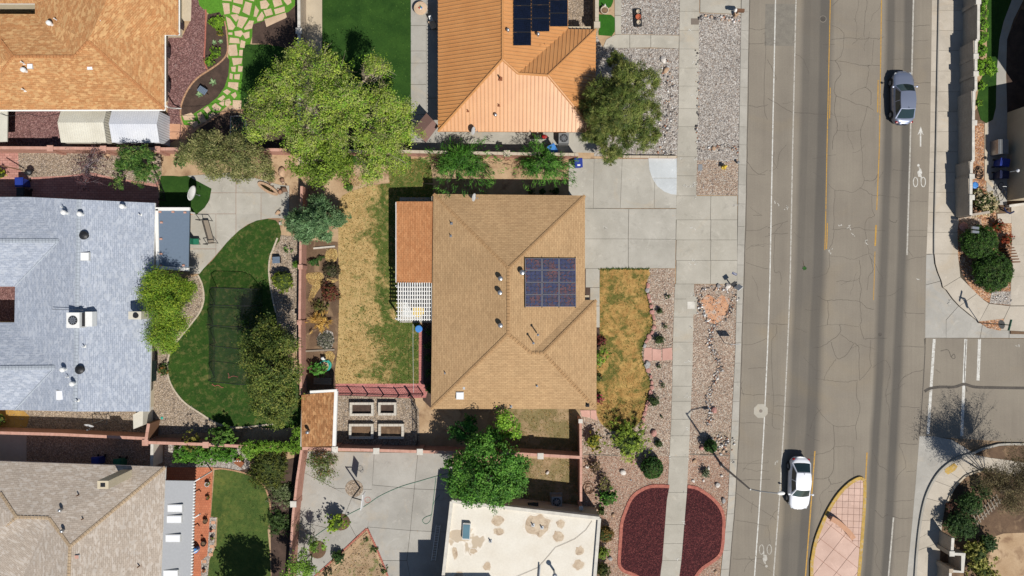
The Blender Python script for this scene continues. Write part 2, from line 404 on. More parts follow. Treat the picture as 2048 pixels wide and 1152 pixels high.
def shingle(name, c1, c2, dark, c3=None, amt=.12, stain=.08):
    t = Mt(name, .93, .15); uv = t.n('ShaderNodeUVMap').outputs[0]
    b = t.n('ShaderNodeTexBrick'); t.put(b.inputs['Vector'], uv); b.inputs['Scale'].default_value = 1; b.offset = .42; b.squash = 1
    b.inputs['Brick Width'].default_value = .34; b.inputs['Row Height'].default_value = .145; b.inputs['Mortar Size'].default_value = .012
    b.inputs['Mortar Smooth'].default_value = .3; b.inputs['Bias'].default_value = 0
    b.inputs['Color1'].default_value = lin(c1, KA); b.inputs['Color2'].default_value = lin(c2, KA); b.inputs['Mortar'].default_value = lin(dark, KA)
    c = b.outputs['Color']
    vv = t.vor(1, vec=t.scalevec((3.2, 6.9, 1), uv)); sp = t.n('ShaderNodeSeparateColor'); t.put(sp.inputs[0], vv)
    if c3: c = t.mix(t.mr(sp.outputs[0], .72, .78, 0, .75), c, lin(c3, KA))
    c = t.hsvmul(c, sp.outputs[1], amt); c = t.hsvmul(c, t.noise(.3, 4, .65), stain); c = t.hsvmul(c, t.noise(6, 3, .7), .05)
    t.bump(b.outputs['Fac'], -.6, .015); return t.out(c)
shingle('shingle_tan', (198, 164, 122), (186, 152, 112), (152, 122, 88), amt=.05)
shingle('shingle_copper', (206, 158, 108), (192, 136, 88), (162, 114, 74), (214, 172, 120), .08)
shingle('shingle_blue', (184, 191, 202), (170, 178, 191), (138, 146, 162), (192, 198, 207), .05, .04)
shingle('shingle_grey', (192, 179, 164), (181, 167, 152), (152, 139, 125), (200, 190, 178), .05)
shingle('shingle_patio', (204, 146, 100), (190, 130, 86), (150, 100, 64), amt=.07)
shingle('shingle_shed', (186, 136, 92), (164, 114, 74), (120, 84, 54), (198, 152, 106), .14)
surf('ridge_tan', (186, 150, 108), (172, 136, 96), 4, amt=.15); surf('ridge_copper', (204, 146, 96), (184, 124, 78), 4, amt=.15)
surf('ridge_blue', (182, 190, 198), (170, 177, 186), 4, amt=.08); surf('ridge_grey', (194, 172, 142), (176, 152, 124), 4, amt=.15)
surf('metal_orange', (214, 154, 94), (206, 145, 86), .7, .42, amt=.04, spec=.8)
surf('metal_cream', (226, 222, 206), (214, 209, 192), .8, .5, amt=.05); surf('metal_white', (226, 228, 232), (214, 217, 224), .8, .45, amt=.04)
surf('stucco_cream', (222, 208, 180), (208, 194, 166), .5, .95, amt=.05, bump=.3, bscale=30); surf('stucco_tan', (205, 188, 160), (192, 176, 148), .5, .95, amt=.05, bump=.3)
surf('stucco_white', (226, 220, 204), (214, 208, 192), .5, .95, amt=.05, bump=.3); surf('stucco_sage', (192, 186, 168), (182, 176, 158), .5, .95, amt=.05)
plain('trim_white', (236, 234, 228), .6, .78); plain('trim_tan', (180, 150, 112)); plain('trim_copper', (190, 130, 84)); plain('gutter_grey', (200, 200, 198), .5)
plain('patio_roof_blue', (112, 128, 146), .7); plain('patio_roof_grey', (172, 174, 176), .6)
plain('galvanised', (176, 180, 184), .35, metal=.7, spec=.5); plain('pole_grey', (158, 158, 156), .5, metal=.3); plain('white_plastic', (232, 232, 228), .5, .8)
plain('black_metal', (38, 38, 40), .5); plain('dark_rubber', (30, 30, 31), .8); plain('blue_plastic', (40, 62, 150), .45); plain('navy_plastic', (30, 40, 78), .45)
plain('sky_plastic', (70, 140, 214), .5); plain('red_plastic', (190, 44, 40), .5); plain('green_plastic', (40, 120, 92), .5); plain('turquoise_plastic', (60, 170, 150), .5)
plain('sign_green', (20, 110, 84), .4); plain('sign_back', (170, 172, 172), .4, metal=.5); plain('sign_white', (225, 225, 222), .4, .8); plain('sign_blue', (44, 58, 110), .4)
plain('hydrant_yellow', (220, 186, 60), .5); plain('terracotta', (190, 104, 72), .85); plain('wood_grey', (150, 138, 122), .85); plain('wood_brown', (118, 84, 60), .8)
plain('canopy_brown', (128, 98, 88), .85); plain('bark', (96, 80, 66), .95, amt=.3); plain('bark_pale', (176, 160, 138), .95, amt=.2); plain('net_black', (30, 33, 32), .8)
plain('water_dark', (52, 46, 28), .12, spec=.6); plain('boulder_rose', (190, 140, 128), .9, amt=.25); plain('boulder_white', (222, 214, 204), .9, amt=.12)
plain('boulder_tan', (190, 158, 128), .9, amt=.25); plain('boulder_grey', (164, 160, 156), .9, amt=.2); plain('rust', (150, 92, 60), .9, amt=.2)
plain('straw', (216, 184, 110), .9); plain('block_pale', (208, 200, 186), .9, amt=.15); plain('cover_steel', (128, 116, 104), .6); plain('skylight_frame', (214, 214, 210), .5)
def glossy(name, c, rough=.08, spec=.6, k=KA, coat=0):
    t = Mt(name, rough, spec); t.b.inputs['Coat Weight'].default_value = coat; return t.out(t.hsvmul(lin(c, k), t.noise(3, 2), .04))
glossy('glass_dark', (38, 56, 56), .05, .9); glossy('glass_skylight', (104, 138, 150), .15); glossy('dome_white', (238, 240, 244), .3, .5, .85)
glossy('lamp_red', (150, 20, 24), .2); glossy('lamp_clear', (205, 210, 214), .15); glossy('window_glass', (48, 54, 60), .08, .8)
def paint(name, c, metal, k=KA):
    t = Mt(name, .32, .5, metal); t.b.inputs['Coat Weight'].default_value = .8; t.b.inputs['Coat Roughness'].default_value = .06; return t.out(lin(c, k))
paint('car_silver', (158, 166, 186), .55); paint('car_white', (232, 234, 238), 0, .8)
# flat roof with ponding stains
t = Mt('flat_roof', .9, .25)
c = t.ramp(t.noise(.5, 4, .6), [(.3, lin((228, 219, 202), KA)), (.7, lin((240, 234, 220), KA))])
n1 = t.noise(.42, 3, .6, dist=.3)
c = t.mix(t.mr(n1, .60, .62, 0, .55), c, lin((248, 240, 226), KA)); c = t.mix(t.mr(n1, .635, .66, 0, .75), c, lin((190, 168, 138), KA))
t.out(t.hsvmul(c, t.noise(8, 4, .7), .06))
surf('roof_stain', (196, 174, 148), (216, 198, 172), 2.2, amt=.12, c3=(166, 144, 120), s3=1.5); surf('roof_stain_rim', (240, 232, 218), (226, 214, 194), 3)
# solar cells
def solar(name, cells, w_, line, cell_cols):
    t = Mt(name, .2, .5); uv = t.n('ShaderNodeUVMap').outputs[0]
    b = t.n('ShaderNodeTexBrick'); b.offset = 0; t.put(b.inputs['Vector'], uv); b.inputs['Scale'].default_value = 1
    b.inputs['Brick Width'].default_value = cells; b.inputs['Row Height'].default_value = cells; b.inputs['Mortar Size'].default_value = w_
    sc = t.scalevec((1 / cells, 1 / cells, 0), uv); fl = t.n('ShaderNodeVectorMath', operation='FLOOR'); t.put(fl.inputs[0], sc)
    wn_ = t.n('ShaderNodeTexWhiteNoise'); t.put(wn_.inputs[0], fl.outputs[0])
    n = len(cell_cols); g = t.math('ADD', t.math('MULTIPLY', wn_.outputs['Value'], .5), t.mr(t.noise(1.1, 2, .5), .35, .65, 0, .5))
    c = t.ramp(g, [(i / n, lin(x, .6)) for i, x in enumerate(cell_cols)], 'CONSTANT')
    c = t.mix(b.outputs['Fac'], c, lin(line, .7)); return t.out(c)
solar('solar_cells', .107, .0105, (112, 114, 130), [(6, 10, 40), (14, 28, 88), (8, 16, 56), (20, 40, 92), (26, 14, 30), (100, 42, 24), (60, 24, 24), (118, 56, 34)])
solar('solar_black', .16, .002, (40, 48, 66), [(12, 17, 32), (14, 20, 38), (15, 22, 42)])
m = Mt('netting', .8); m.n; tr = m.n('ShaderNodeBsdfTransparent'); mx = m.n('ShaderNodeMixShader'); mx.inputs[0].default_value = .26
m.b.inputs['Base Color'].default_value = (.02, .024, .022, 1); m.put(mx.inputs[1], tr.outputs[0]); m.put(mx.inputs[2], m.b.outputs[0]); m.put(m.nt.nodes['Material Output'].inputs[0], mx.outputs[0])
X = MATS
# ---------------------------------------------------------------- ground and road
K = .13                                   # kerb height above the asphalt
structure('ground', [(-4000, -3500), (6000, -3500), (6000, 4600), (-4000, 4600)], -.03, X['ground_soil'], -.3)
def xat(tab): 
    ys = [p[0] for p in tab]; xs = [p[1] for p in tab]
    return lambda y: float(np.interp(y, ys, xs)) if ys[0] <= y <= ys[-1] else (xs[0] + (xs[1] - xs[0]) / (ys[1] - ys[0]) * (y - ys[0]) if y < ys[0] else xs[-1] + (xs[-1] - xs[-2]) / (ys[-1] - ys[-2]) * (y - ys[-1]))
AW = xat([(0, 1498), (288, 1493), (418, 1491), (576, 1486), (700, 1482), (864, 1477), (1010, 1469), (1152, 1457)])
AE = xat([(0, 1864), (288, 1860), (430, 1856), (576, 1850), (677, 1849), (872, 1838), (1000, 1829), (1152, 1814)])
ys = list(range(-900, 2100, 60))
road = MB().prism([G2((AW(y) - 2, y)) for y in ys] + [G2((AE(y) + 2, y)) for y in reversed(ys)], -.025, 0).build('road', X['asphalt'], kind='structure')
structure('side_street', [(AE(676) + 2.5, 676), (3600, 690), (3600, 900), (2048, 886), (AE(874) + 2.5, 872)], -.001, X['asphalt_side'], -.025)
# yard ground on both sides, a kerb height up
KW = xat([(0, 1482), (288, 1477), (392, 1475.5), (568, 1473), (700, 1470), (864, 1461.5), (1010, 1455), (1152, 1440)])
structure('west_yards', [(-3000, -900)] + [(KW(y), y) for y in range(-900, 2100, 60)] + [(-3000, 2040)], .085, X['soil_tan'], -.02)
def px_ribbon(mb, pts, wpx, z0, z1): mb.ribbon([G2(p) for p in pts], wpx * S, z0, z1)
def line_obj(name, fx, y0, y1, wpx, z, mat, label=None):
    n = max(2, int((y1 - y0) / 40)); P = [(fx(y0 + (y1 - y0) * i / n), y0 + (y1 - y0) * i / n) for i in range(n + 1)]
    mb = MB(); px_ribbon(mb, P, wpx, z - .003, z); return mb
L1 = xat([(0, 1551), (288, 1545), (576, 1539.5), (700, 1535), (864, 1527.5), (1010, 1519), (1152, 1509)])
L2 = xat([(0, 1592), (288, 1585.5), (576, 1580), (700, 1575), (864, 1567), (1010, 1558), (1152, 1547)])
YL = xat([(0, 1660), (288, 1653.5), (480, 1650), (576, 1645), (900, 1630), (1010, 1622), (1152, 1611)])
YR = xat([(0, 1763), (288, 1759), (500, 1750), (576, 1748), (905, 1734), (1010, 1729), (1152, 1717)])
L3 = xat([(0, 1827), (288, 1820.5), (510, 1814), (1035, 1787), (1152, 1777)])
Z1 = .004
mk = thing('lane_markings', 'white and yellow painted lines running along the wide road', 'road marking', (0, 0, 0), kind='structure')
for fx, a_, b_, w_, mt_ in ((L1, -300, 1400, 2.4, 'paint_white'), (L2, -300, 1400, 2.6, 'paint_worn'), (L3, -300, 510, 3, 'paint_worn'), (L3, 1035, 1400, 3, 'paint_worn'),
        (lambda y: YL(y) + .6, -300, 500, 1.8, 'paint_yellow'), (YL, 902, 1400, 2.6, 'paint_yellow'), (lambda y: YL(y) + 4.5, 175, 237, 1.8, 'paint_yellow'),
        (lambda y: YL(y) + 4, 446, 498, 2, 'paint_yellow'), (YR, -300, 420, 1.9, 'paint_yellow'), (lambda y: YR(y) - 4.5, 160, 225, 2.2, 'paint_yellow'),
        (YR, 450, 492, 3, 'paint_yellow'), (YR, 503, 600, 1.4, 'paint_yellow'), (YR, 905, 1400, 2.6, 'paint_yellow')):
    line_obj('line', fx, a_, b_, w_, Z1, None).build('painted_line', X[mt_], mk)
for p, q, w_ in (((1868.5, 678), (1856, 868), 5.6), ((1931.5, 678), (1923.5, 872), 5.8), ((1959, 678), (1956, 761), 6)):
    mb = MB(); px_ribbon(mb, [p, q], w_, -.001, .0035); mb.build('crossing_line', X['paint_white'], mk)
# bicycle symbols and arrow
def flat(pts, z=Z1 + .0005, mb=None): mb = mb or MB(); return mb.prism([G2(p) for p in pts], z - .004, z)
def bike(cx, cy, sc, rot, mat):
    root = thing('bike_lane_symbol', None, None, W(cx, cy), kind='structure')
    def T(x, y): c, s = math.cos(rot), math.sin(rot); return (cx + (x * c - y * s) * sc, cy + (x * s + y * c) * sc)
    for ox in (-7.5, 8):
        mb = MB(); n = 20; o_ = [G2(T(ox + 4.4 * math.cos(i * 6.2832 / n), 14 + 9.5 * math.sin(i * 6.2832 / n))) for i in range(n + 1)]
        mb.ribbon(o_, 1.5 * S * sc, .001, Z1); mb.build('wheel_mark', X[mat], root)
    rider = MB()
    for p in ([(-1, -16), (3, -13), (6, -4), (4, -1), (-3, -1), (-4, -6), (0, -10)], [(-3, -1), (4, -1), (5, 4), (4, 12), (2.5, 12), (2.5, 4), (-2, 3)], [(-4.5, -20), (-2, -22.5), (1, -20), (0, -17), (-3.5, -17)]):
        flat([T(*q) for q in p], mb=rider)
    rider.build('rider_mark', X[mat], root); return root
props(bike(1838.5, 350, 1.0, 0, 'paint_white'), 'white painted cyclist symbol in the right hand bike lane', 'road marking')
props(bike(1531, 1113, 1.0, math.pi, 'paint_worn'), 'white painted cyclist symbol near the bottom of the left bike lane', 'road marking')
flat([(1841.5, 253), (1847, 270), (1842.6, 266), (1842.6, 293), (1839.6, 293), (1839.6, 266), (1835, 270)]).build('bike_lane_arrow', X['paint_white'], kind='structure', label='white painted arrow in the bike lane pointing up the street')
# cracks in the asphalt (traced)
cracks = [[(1665,12),(1672,5),(1680,-4)],[(1733,-3),(1734,14),(1730,30),(1728,75)],[(1664,51),(1680,58),(1688,68),(1688,78),(1683,110),(1671,121)],[(1662,79),(1690,76),(1728,79),(1740,76),(1758,78),(1768,73)],
[(1652,122),(1671,121),(1705,127),(1733,132),(1740,130),(1761,131)],[(1671,121),(1680,140),(1680,152),(1670,165),(1669,185),(1672,192),(1670,205),(1668,222),(1673,240),(1674,260),(1667,275),(1665,300)],[(1736,130),(1738,140),(1733,170),(1730,175)],
[(1748,80),(1744,128)],[(1730,175),(1714,180),(1700,190)],[(1730,175),(1742,185),(1741,210)],[(1672,192),(1695,200),(1712,208),(1735,213),(1747,220)],[(1735,213),(1728,240),(1722,260),(1722,288)],[(1673,261),(1700,263),(1722,260)],
[(1722,288),(1725,320),(1725,345),(1728,360),(1722,375),(1705,385),(1690,381),(1670,380),(1656,367)],[(1670,380),(1668,420),(1668,450),(1666,480),(1659,500),(1657,540),(1640,552),(1625,556)],[(1728,361),(1748,360),(1757,346)],
[(1720,376),(1732,382),(1745,390),(1765,391),(1800,396)],[(1744,390),(1745,420),(1748,432),(1733,440),(1730,460),(1737,500),(1738,508)],[(1663,460),(1700,457),(1720,455),(1730,460),(1770,461)],[(1660,511),(1690,515),(1708,518),(1738,508),(1750,514)],
[(1718,520),(1722,540),(1719,560),(1723,578),(1720,600),(1722,640),(1720,652),(1728,678)],[(1740,510),(1746,540),(1738,552),(1735,580)],[(1634,592),(1652,600),(1680,600),(1718,603),(1735,616),(1748,618)],[(1655,600),(1657,625),(1655,650)],
[(1632,655),(1655,650),(1678,649),(1695,650),(1705,652),(1718,654)],[(1678,649),(1681,665),(1660,682),(1645,692),(1625,696)],[(1681,668),(1700,682),(1714,690),(1718,700),(1719,760)],[(1663,685),(1673,715),(1690,712),(1708,688)],[(1673,717),(1660,735),(1650,752),(1648,762)],
[(1630,757),(1650,760),(1675,763),(1692,764),(1715,760)],[(1715,763),(1713,790),(1720,815),(1712,850),(1713,880)],[(1728,678),(1745,677),(1775,676)],[(1742,680),(1740,715),(1741,735),(1720,760)],[(1745,735),(1765,722),(1775,725),(1780,745),(1772,790),(1778,820),(1776,850)],
[(1633,815),(1645,830),(1665,850),(1690,853),(1711,850)],[(1667,850),(1667,895),(1640,908),(1618,911)],[(1667,894),(1700,893),(1708,902),(1706,955)],[(1667,895),(1668,930),(1657,955),(1630,957)],[(1657,957),(1664,968),(1685,963)],[(1657,957),(1660,970),(1640,990),(1642,1010),(1639,1030)],
[(1798,888),(1812,930),(1800,945),(1792,960)],[(1800,887),(1836,889)],[(1812,944),(1832,941)],[(1536,120),(1550,150),(1552,160)],[(1536,197),(1565,214),(1587,225),(1620,227),(1665,228)],[(1538,342),(1553,335),(1560,305),(1573,290)],[(1536,455),(1575,443)],[(1537,468),(1577,467)],
[(1550,470),(1548,540),(1560,545),(1562,570)],[(1542,648),(1576,649)],[(1553,650),(1552,670),(1543,685),(1544,740),(1547,800),(1545,850),(1560,858)],[(1543,790),(1570,791)],[(1548,812),(1600,814)],[(1487,646),(1540,648)],[(1484,690),(1505,688),(1535,677)],[(1483,786),(1500,790),(1540,788)],[(1481,846),(1510,845),(1536,850)],
[(1475,926),(1530,926),(1536,920)],[(1475,960),(1540,959)],[(1470,1040),(1500,1045),(1536,1052)],[(1465,1118),(1530,1118)],[(1494,55),(1515,60),(1534,56)],[(1494,88),(1534,86)],[(1494,210),(1515,214),(1536,210)],[(1530,62),(1531,100),(1528,205),(1534,240)],[(1493,348),(1515,350),(1535,340)],[(1492,460),(1515,461),(1536,452)],
[(1492,525),(1520,535),(1536,538)],[(1827,52),(1860,50)],[(1827,82),(1858,81)],[(1825,119),(1862,116)],[(1824,166),(1862,166)],[(1822,207),(1858,208)],[(1820,403),(1832,402),(1855,404)],[(1818,461),(1854,461)],[(1818,473),(1853,473)],[(1812,521),(1830,516),(1850,513)],[(1810,625),(1849,628)],[(1806,755),(1825,745),(1849,740)],[(1795,692),(1849,694)],
[(1802,814),(1840,815)],[(1770,40),(1800,44),(1826,42)],[(1776,120),(1800,118),(1824,119)],[(1785,340),(1800,341),(1818,343)],[(1778,440),(1790,446),(1795,440)],[(1490,318),(1510,344),(1530,350)],[(1770,1000),(1785,1003),(1826,1000)],[(1750,1020),(1765,1035),(1775,1030),(1800,1037),(1825,1036)],[(1745,1080),(1755,1100),(1750,1120),(1765,1150)],
[(1790,1104),(1818,1103)],[(1470,985),(1540,1030),(1552,1040)],[(1536,1050),(1540,1090),(1533,1100)],[(1745,900),(1757,930),(1765,935),(1790,950)],[(1880,745),(1872,740)]]
mb = MB()
for c_ in cracks:
    P = cr(c_, 5); P = [(p[0] + random.uniform(-.9, .9), p[1] + random.uniform(-.9, .9)) for p in P]
    if P[-1][1] == P[0][1]: P[-1] = (P[-1][0], P[-1][1] + .1)
    w_ = random.uniform(.4, .75)
    px_ribbon(mb, P, w_, -.002, .0022)
for k_ in range(75):                      # finer branches everywhere
    y = random.uniform(-100, 1250); x = random.uniform(AW(y) + 3, AE(y) - 3)
    P = [(x, y)]; a_ = random.choice((0, 1.57, 3.14, 4.71)) + random.uniform(-.3, .3)
    for j in range(random.randint(3, 9)):
        a_ += random.uniform(-.5, .5); P.append((P[-1][0] + 6 * math.cos(a_), P[-1][1] + 6 * math.sin(a_)))
    if all(AW(q[1]) + 1 < q[0] < AE(q[1]) - 1 for q in P): px_ribbon(mb, P, random.uniform(.35, .55), -.002, .0015)
mb.build('road_crack', X['crack_fine'], kind='stuff', label='dark irregular cracks spread over the worn asphalt', cat='crack')
mb = MB()
px_ribbon(mb, cr([(1849, 783), (1860, 777), (1880, 774), (1908, 774), (1924, 769), (1932, 769), (1950, 774), (1985, 775), (2048, 776), (2300, 778)], 5), 5.5, -.003, .0055)
px_ribbon(mb, cr([(1932, 679), (1931, 700), (1929, 740), (1930, 767), (1934, 784)], 5), 1.3, -.003, .0052)
px_ribbon(mb, cr([(1881, 702), (1896, 700), (1903, 715), (1910, 716), (1908, 708), (1902, 714)], 5), 1.0, -.003, .004)
for P in ([(1849, 677), (1850, 700), (1848, 740), (1845, 790), (1841, 845), (1838, 872)],): px_ribbon(mb, cr(P, 5), 1.6, -.003, .003)
px_ribbon(mb, [(AW(y) + 1.5 + random.uniform(-.5, .5), y) for y in range(-200, 1300, 12)], 1.3, -.003, .002)
mb.build('crack_filler', X['crack_seal'], kind='stuff', label='dark tar band sealing the crack across the side street', cat='crack')
flat([(1531, 8), (1591, 8), (1588, 92), (1529, 91)], .002).build('asphalt_patch', X['patch_asphalt'], kind='structure')
# valve cover: pale octagon with a round lid; dark manholes
vc = thing('valve_cover', 'pale octagonal concrete collar with a round steel lid in the left bike lane', 'manhole', W(1521, 822))
MB().prism([G2((1521.5 + 15 * math.cos(R(22.5 + 45 * i)), 822 + 15 * math.sin(R(22.5 + 45 * i)))) for i in range(8)], -.01, .007).build('collar', X['concrete_walk'], vc)
MB().lathe(W(1521.5, 822, .0), [(3.4 * S, 0), (3.4 * S, .012), (3 * S, .014)], 14).build('lid', X['cover_steel'], vc)
mh = thing('manhole_cover', 'dark round manhole lid beside the yellow line at the top of the road', 'manhole', W(1646, 38))
MB().lathe(W(1646, 38), [(7 * S, -.01), (7 * S, .006)], 20).build('ring', X['patch_asphalt'], mh); MB().lathe(W(1646, 38), [(5.6 * S, 0), (5.6 * S, .010)], 18).build('lid', X['crack_seal'], mh)
mb = MB().lathe(W(1760, 669, 0), [(4.2 * S, -.01), (3.6 * S, .006)], 7); mb.build('tar_spot', X['crack_seal'], kind='structure')

# ---------------------------------------------------------------- gutters, walks and slabs (each slab a piece)
def strip(root_name, fl, fr, joints, z, mat, zl=None, gap=.5, label=None, base='joint_dark', name='slab'):
    root = thing(root_name, label, None, W(fl(joints[0]), joints[0]), kind='structure')
    for a_, b_ in zip(joints[:-1], joints[1:]):
        q = [(fl(a_ + gap), a_ + gap / 2), (fr(a_ + gap), a_ + gap / 2), (fr(b_), b_ - gap / 2), (fl(b_), b_ - gap / 2)]
        zz = [zl if zl is not None else z, z, z, zl if zl is not None else z]
        vs = [G2(p) + (h,) for p, h in zip(q, zz)] + [G2(p) + (-.02,) for p in q]
        MB().add(vs, [(3, 2, 1, 0), (0, 1, 5, 4), (1, 2, 6, 5), (2, 3, 7, 6), (3, 0, 4, 7)]).build(name, X[mat], root)
    jb = [G2((fl(y) + .3, y)) for y in joints]; jr = [G2((fr(y) - .3, y)) for y in joints]
    lo = min(z, zl if zl is not None else z) - .03
    MB().prism(jb + jr[::-1], -.02, lo).build('joint_bed', X[base], root)
    return root
J = [-160, -120, -80, -42, -4, 24, 62, 99, 137, 175, 212, 254, 290, 330, 370, 408, 453, 490, 530, 568, 608, 645, 685, 726, 764, 803, 842, 880, 919, 953, 990, 1027, 1063, 1100, 1138, 1176, 1215, 1255, 1290]
strip('gutter_west', KW, AW, J, .012, 'concrete_gutter', zl=K + .012, name='gutter_slab')
SL = xat([(0, 1359), (250, 1356), (314, 1353.5), (392, 1352), (481, 1351), (568, 1349.5), (634, 1347), (690, 1345), (770, 1344), (838, 1342), (871, 1340.5), (984, 1334.5), (1120, 1323), (1152, 1320)])
SR = xat([(0, 1398), (250, 1395), (288, 1394), (392, 1391.5), (568, 1387.5), (634, 1386), (738, 1384), (838, 1380), (864, 1379), (984, 1373), (1120, 1362), (1152, 1359)])
ZW = .128
strip('sidewalk_west', SL, SR, [-200, -150, -100, -50, -8, 24, 62, 99, 137, 173, 218, 254, 314, 352, 392], ZW, 'concrete_walk', name='walk_slab')
strip('sidewalk_south', SL, SR, [568, 598, 634, 684, 731, 772, 802, 838, 871, 913, 984, 1048, 1086, 1120, 1160, 1200, 1240], ZW, 'concrete_walk', name='walk_slab')
def slabs(root_name, polys, z, mat, label=None, bed=True, name='slab', gap=.35, base='joint_dark', z0=-.02, kind='structure', cat=None, bedz=.02):
    root = thing(root_name, label, cat, W(*polys[0][0]), kind=kind)
    for P in polys:
        c = np.mean(np.array(P, float), 0); Q = []
        n = len(P)
        for p in P:
            d = np.array(p, float) - c; L_ = np.linalg.norm(d); Q.append(tuple(c + d * (1 - gap * 1.4 / max(L_, 3))))
        MB().prism([G2(q) for q in Q], z0, z + random.uniform(-.003, .003)).build(name, X[mat], root)
        if bed: MB().prism([G2(q) for q in P], z0, z - bedz - random.uniform(0, .004)).build('joint_bed', X[base], root)
    return root
ZS = .13
slabs('driveway', [[(1137, 318), (1188, 318), (1186, 417), (1137, 417)], [(1188, 318), (1244, 318), (1240, 417), (1186, 417)], [(1244, 318), (1309, 318), (1308, 417), (1240, 417)], [(1309, 318), (1353, 318), (1352, 417), (1308, 417)],
 [(1165, 417), (1257, 418), (1256, 478), (1165, 478)], [(1257, 418), (1352, 418), (1351, 479), (1256, 478)], [(1165, 478), (1256, 478), (1256, 537), (1165, 537)], [(1256, 478), (1351, 479), (1350, 537), (1256, 537)]], ZS, 'concrete_drive')
# new white corner
cv = [(1296, 317), (1298, 340), (1304, 358), (1314, 373), (1328, 384), (1342, 389), (1352, 390)]
slabs('driveway_corner', [[(1296, 317), (1298, 340), (1303.5, 356.5), (1353, 356.5), (1353, 317)], [(1303.5, 357), (1314, 373), (1328, 384), (1342, 389), (1352.5, 390), (1353, 357)]], ZS + .012, 'concrete_new', bed=False, gap=.2)
slabs('driveway_apron', [[(1352, a_), (1421, a_), (1420, b_), (1351, b_)] for a_, b_ in ((392, 440), (440, 480), (480, 521), (521, 568))] + [[(1421, a_), (1474, a_), (1474, b_), (1420, b_)] for a_, b_ in ((392, 440), (440, 480), (480, 521), (521, 568))], ZS - .004, 'concrete_walk')
slabs('north_drive', [[(1400, -90), (1480, -90), (1481, -30), (1400, -30)], [(1400, -30), (1481, -30), (1481, 30), (1399, 26)], [(1230, 70), (1259, 70), (1259, 97), (1205, 97), (1212, 80)], [(1259, 70), (1301, 71), (1301, 96), (1259, 97)], [(1301, 71), (1358, 72), (1357, 98), (1301, 96)],
  [(1229, -60), (1242, -60), (1242, -10), (1229, -10)], [(1229, -10), (1242, -10), (1242, 32), (1229, 32)], [(1229, 32), (1242, 32), (1242, 70), (1230, 70)]], ZS, 'concrete_walk')
slabs('entry_walk', [[(1171, 537), (1199, 537), (1199, 575), (1171, 575)], [(1180, 575), (1199, 575), (1199, 612), (1180, 612)], [(1190, 612), (1199, 612), (1199, 655), (1190, 655)]], ZS, 'concrete_drive')
# east side
GE = xat([(0, 1876), (288, 1870.5), (500, 1866), (512, 1867)])
JE = [-160, -118, -80, -42, 0, 22, 62, 102, 143, 184, 224, 264, 304, 345, 385, 425, 465, 508]
strip('gutter_east', AE, GE, JE, .006, 'concrete_east', zl=.004, name='gutter_slab')
WB = xat([(0, 1925.5), (288, 1921), (435, 1916), (512, 1914)])
strip('sidewalk_east', lambda y: GE(y) + 1.2, lambda y: WB(y) + 1, JE, K, 'concrete_east', name='walk_slab')
MB().prism([G2((GE(y) - .3, y)) for y in JE] + [G2((GE(y) + 1.6, y)) for y in JE[::-1]], -.02, K + .004).build('kerb_east', X['concrete_gutter'], kind='structure')
structure('east_yards', [(WB(y), y) for y in range(-900, 512, 60)] + [(1914, 512), (1920, 545), (1937, 573), (1960, 596), (2020, 612), (2020, 668), (3600, 690), (3600, -900)], .085, X['soil_brown'])
kc = [(1867, 508), (1869, 528), (1874, 545), (1881, 562), (1891, 580), (1903, 597), (1917, 612), (1940, 631), (1965, 648), (2005, 660), (2050, 664), (2400, 668)]
slabs('corner_gutter', [[(AE(509) - .5, 509)] + kc[:4] + [(1851, 570)], [(1851, 570)] + kc[3:7] + [(1892, 640), (1892, 676), (1850, 676)], [kc[6], kc[7], kc[8], (1960, 676), (1892, 676), (1892, 640)], [kc[8], kc[9], (2018, 661), (2018, 676), (1960, 676)], [(2018, 661), kc[10], kc[11], (2400, 678), (2018, 676)]], .008, 'concrete_patio', bedz=.012)
inn = [(1914, 510), (1917, 530), (1923, 548), (1935, 570), (1950, 586), (1966, 600), (1976, 607)]
slabs('corner_walk', [kc[:4] + [(1884, 575), (1919, 554), (1917, 530), (1914, 510), (1914, 508)], [(1884, 575)] + kc[4:7] + [(1952, 587), (1935, 570), (1919, 554)], [kc[6], kc[7], (1956, 644), (1976, 607), (1966, 600), (1952, 587)],
  [(1956, 644), (1976, 607), (2018, 612), (2006, 637)], [(2006, 637), (2018, 612), (2048, 612), (2048, 663), (1998, 660)], [(2048, 612), (2400, 612), (2400, 667), (2048, 663)], [(2020, 553), (2400, 553), (2400, 611), (2018, 611)], [(2020, 510), (2400, 510), (2400, 553), (2020, 553)], [(2020, 407), (2400, 407), (2400, 490), (2021, 490)], [(2021, 490), (2400, 490), (2400, 510), (2020, 510)], [(1992, 428), (2021, 426), (2021, 447), (1994, 447)]], K, 'concrete_east')
structure('corner_bed', kc + [(2400, 407), (2020, 407), (2018, 600), (1976, 606), (1950, 586), (1923, 548), (1914, 508)], K - .03, X['joint_soil'], 0)
structure('corner_gravel', [(1917, 437), (1913, 460), (1914, 510), (1917, 530), (1923, 548), (1935, 570), (1950, 586), (1966, 600), (1977, 606), (2018, 611), (2021, 480), (2021, 447), (1990, 447), (1960, 437)], K + .004, X['gravel_orange'], 0)
structure('corner_cobbles', [(1981, 583), (2020, 583), (2019, 610), (1977, 606)], K + .012, X['gravel_grey'], 0)
structure('sign_bed', [(1955, 643), (2006, 637), (1999, 661), (1975, 656)], K + .006, X['gravel_orange'], 0)
structure('corner_soil', [(1918, 436), (1945, 430), (1960, 440), (1962, 455), (1935, 462), (1920, 450)], K + .012, X['gravel_pink'], 0)
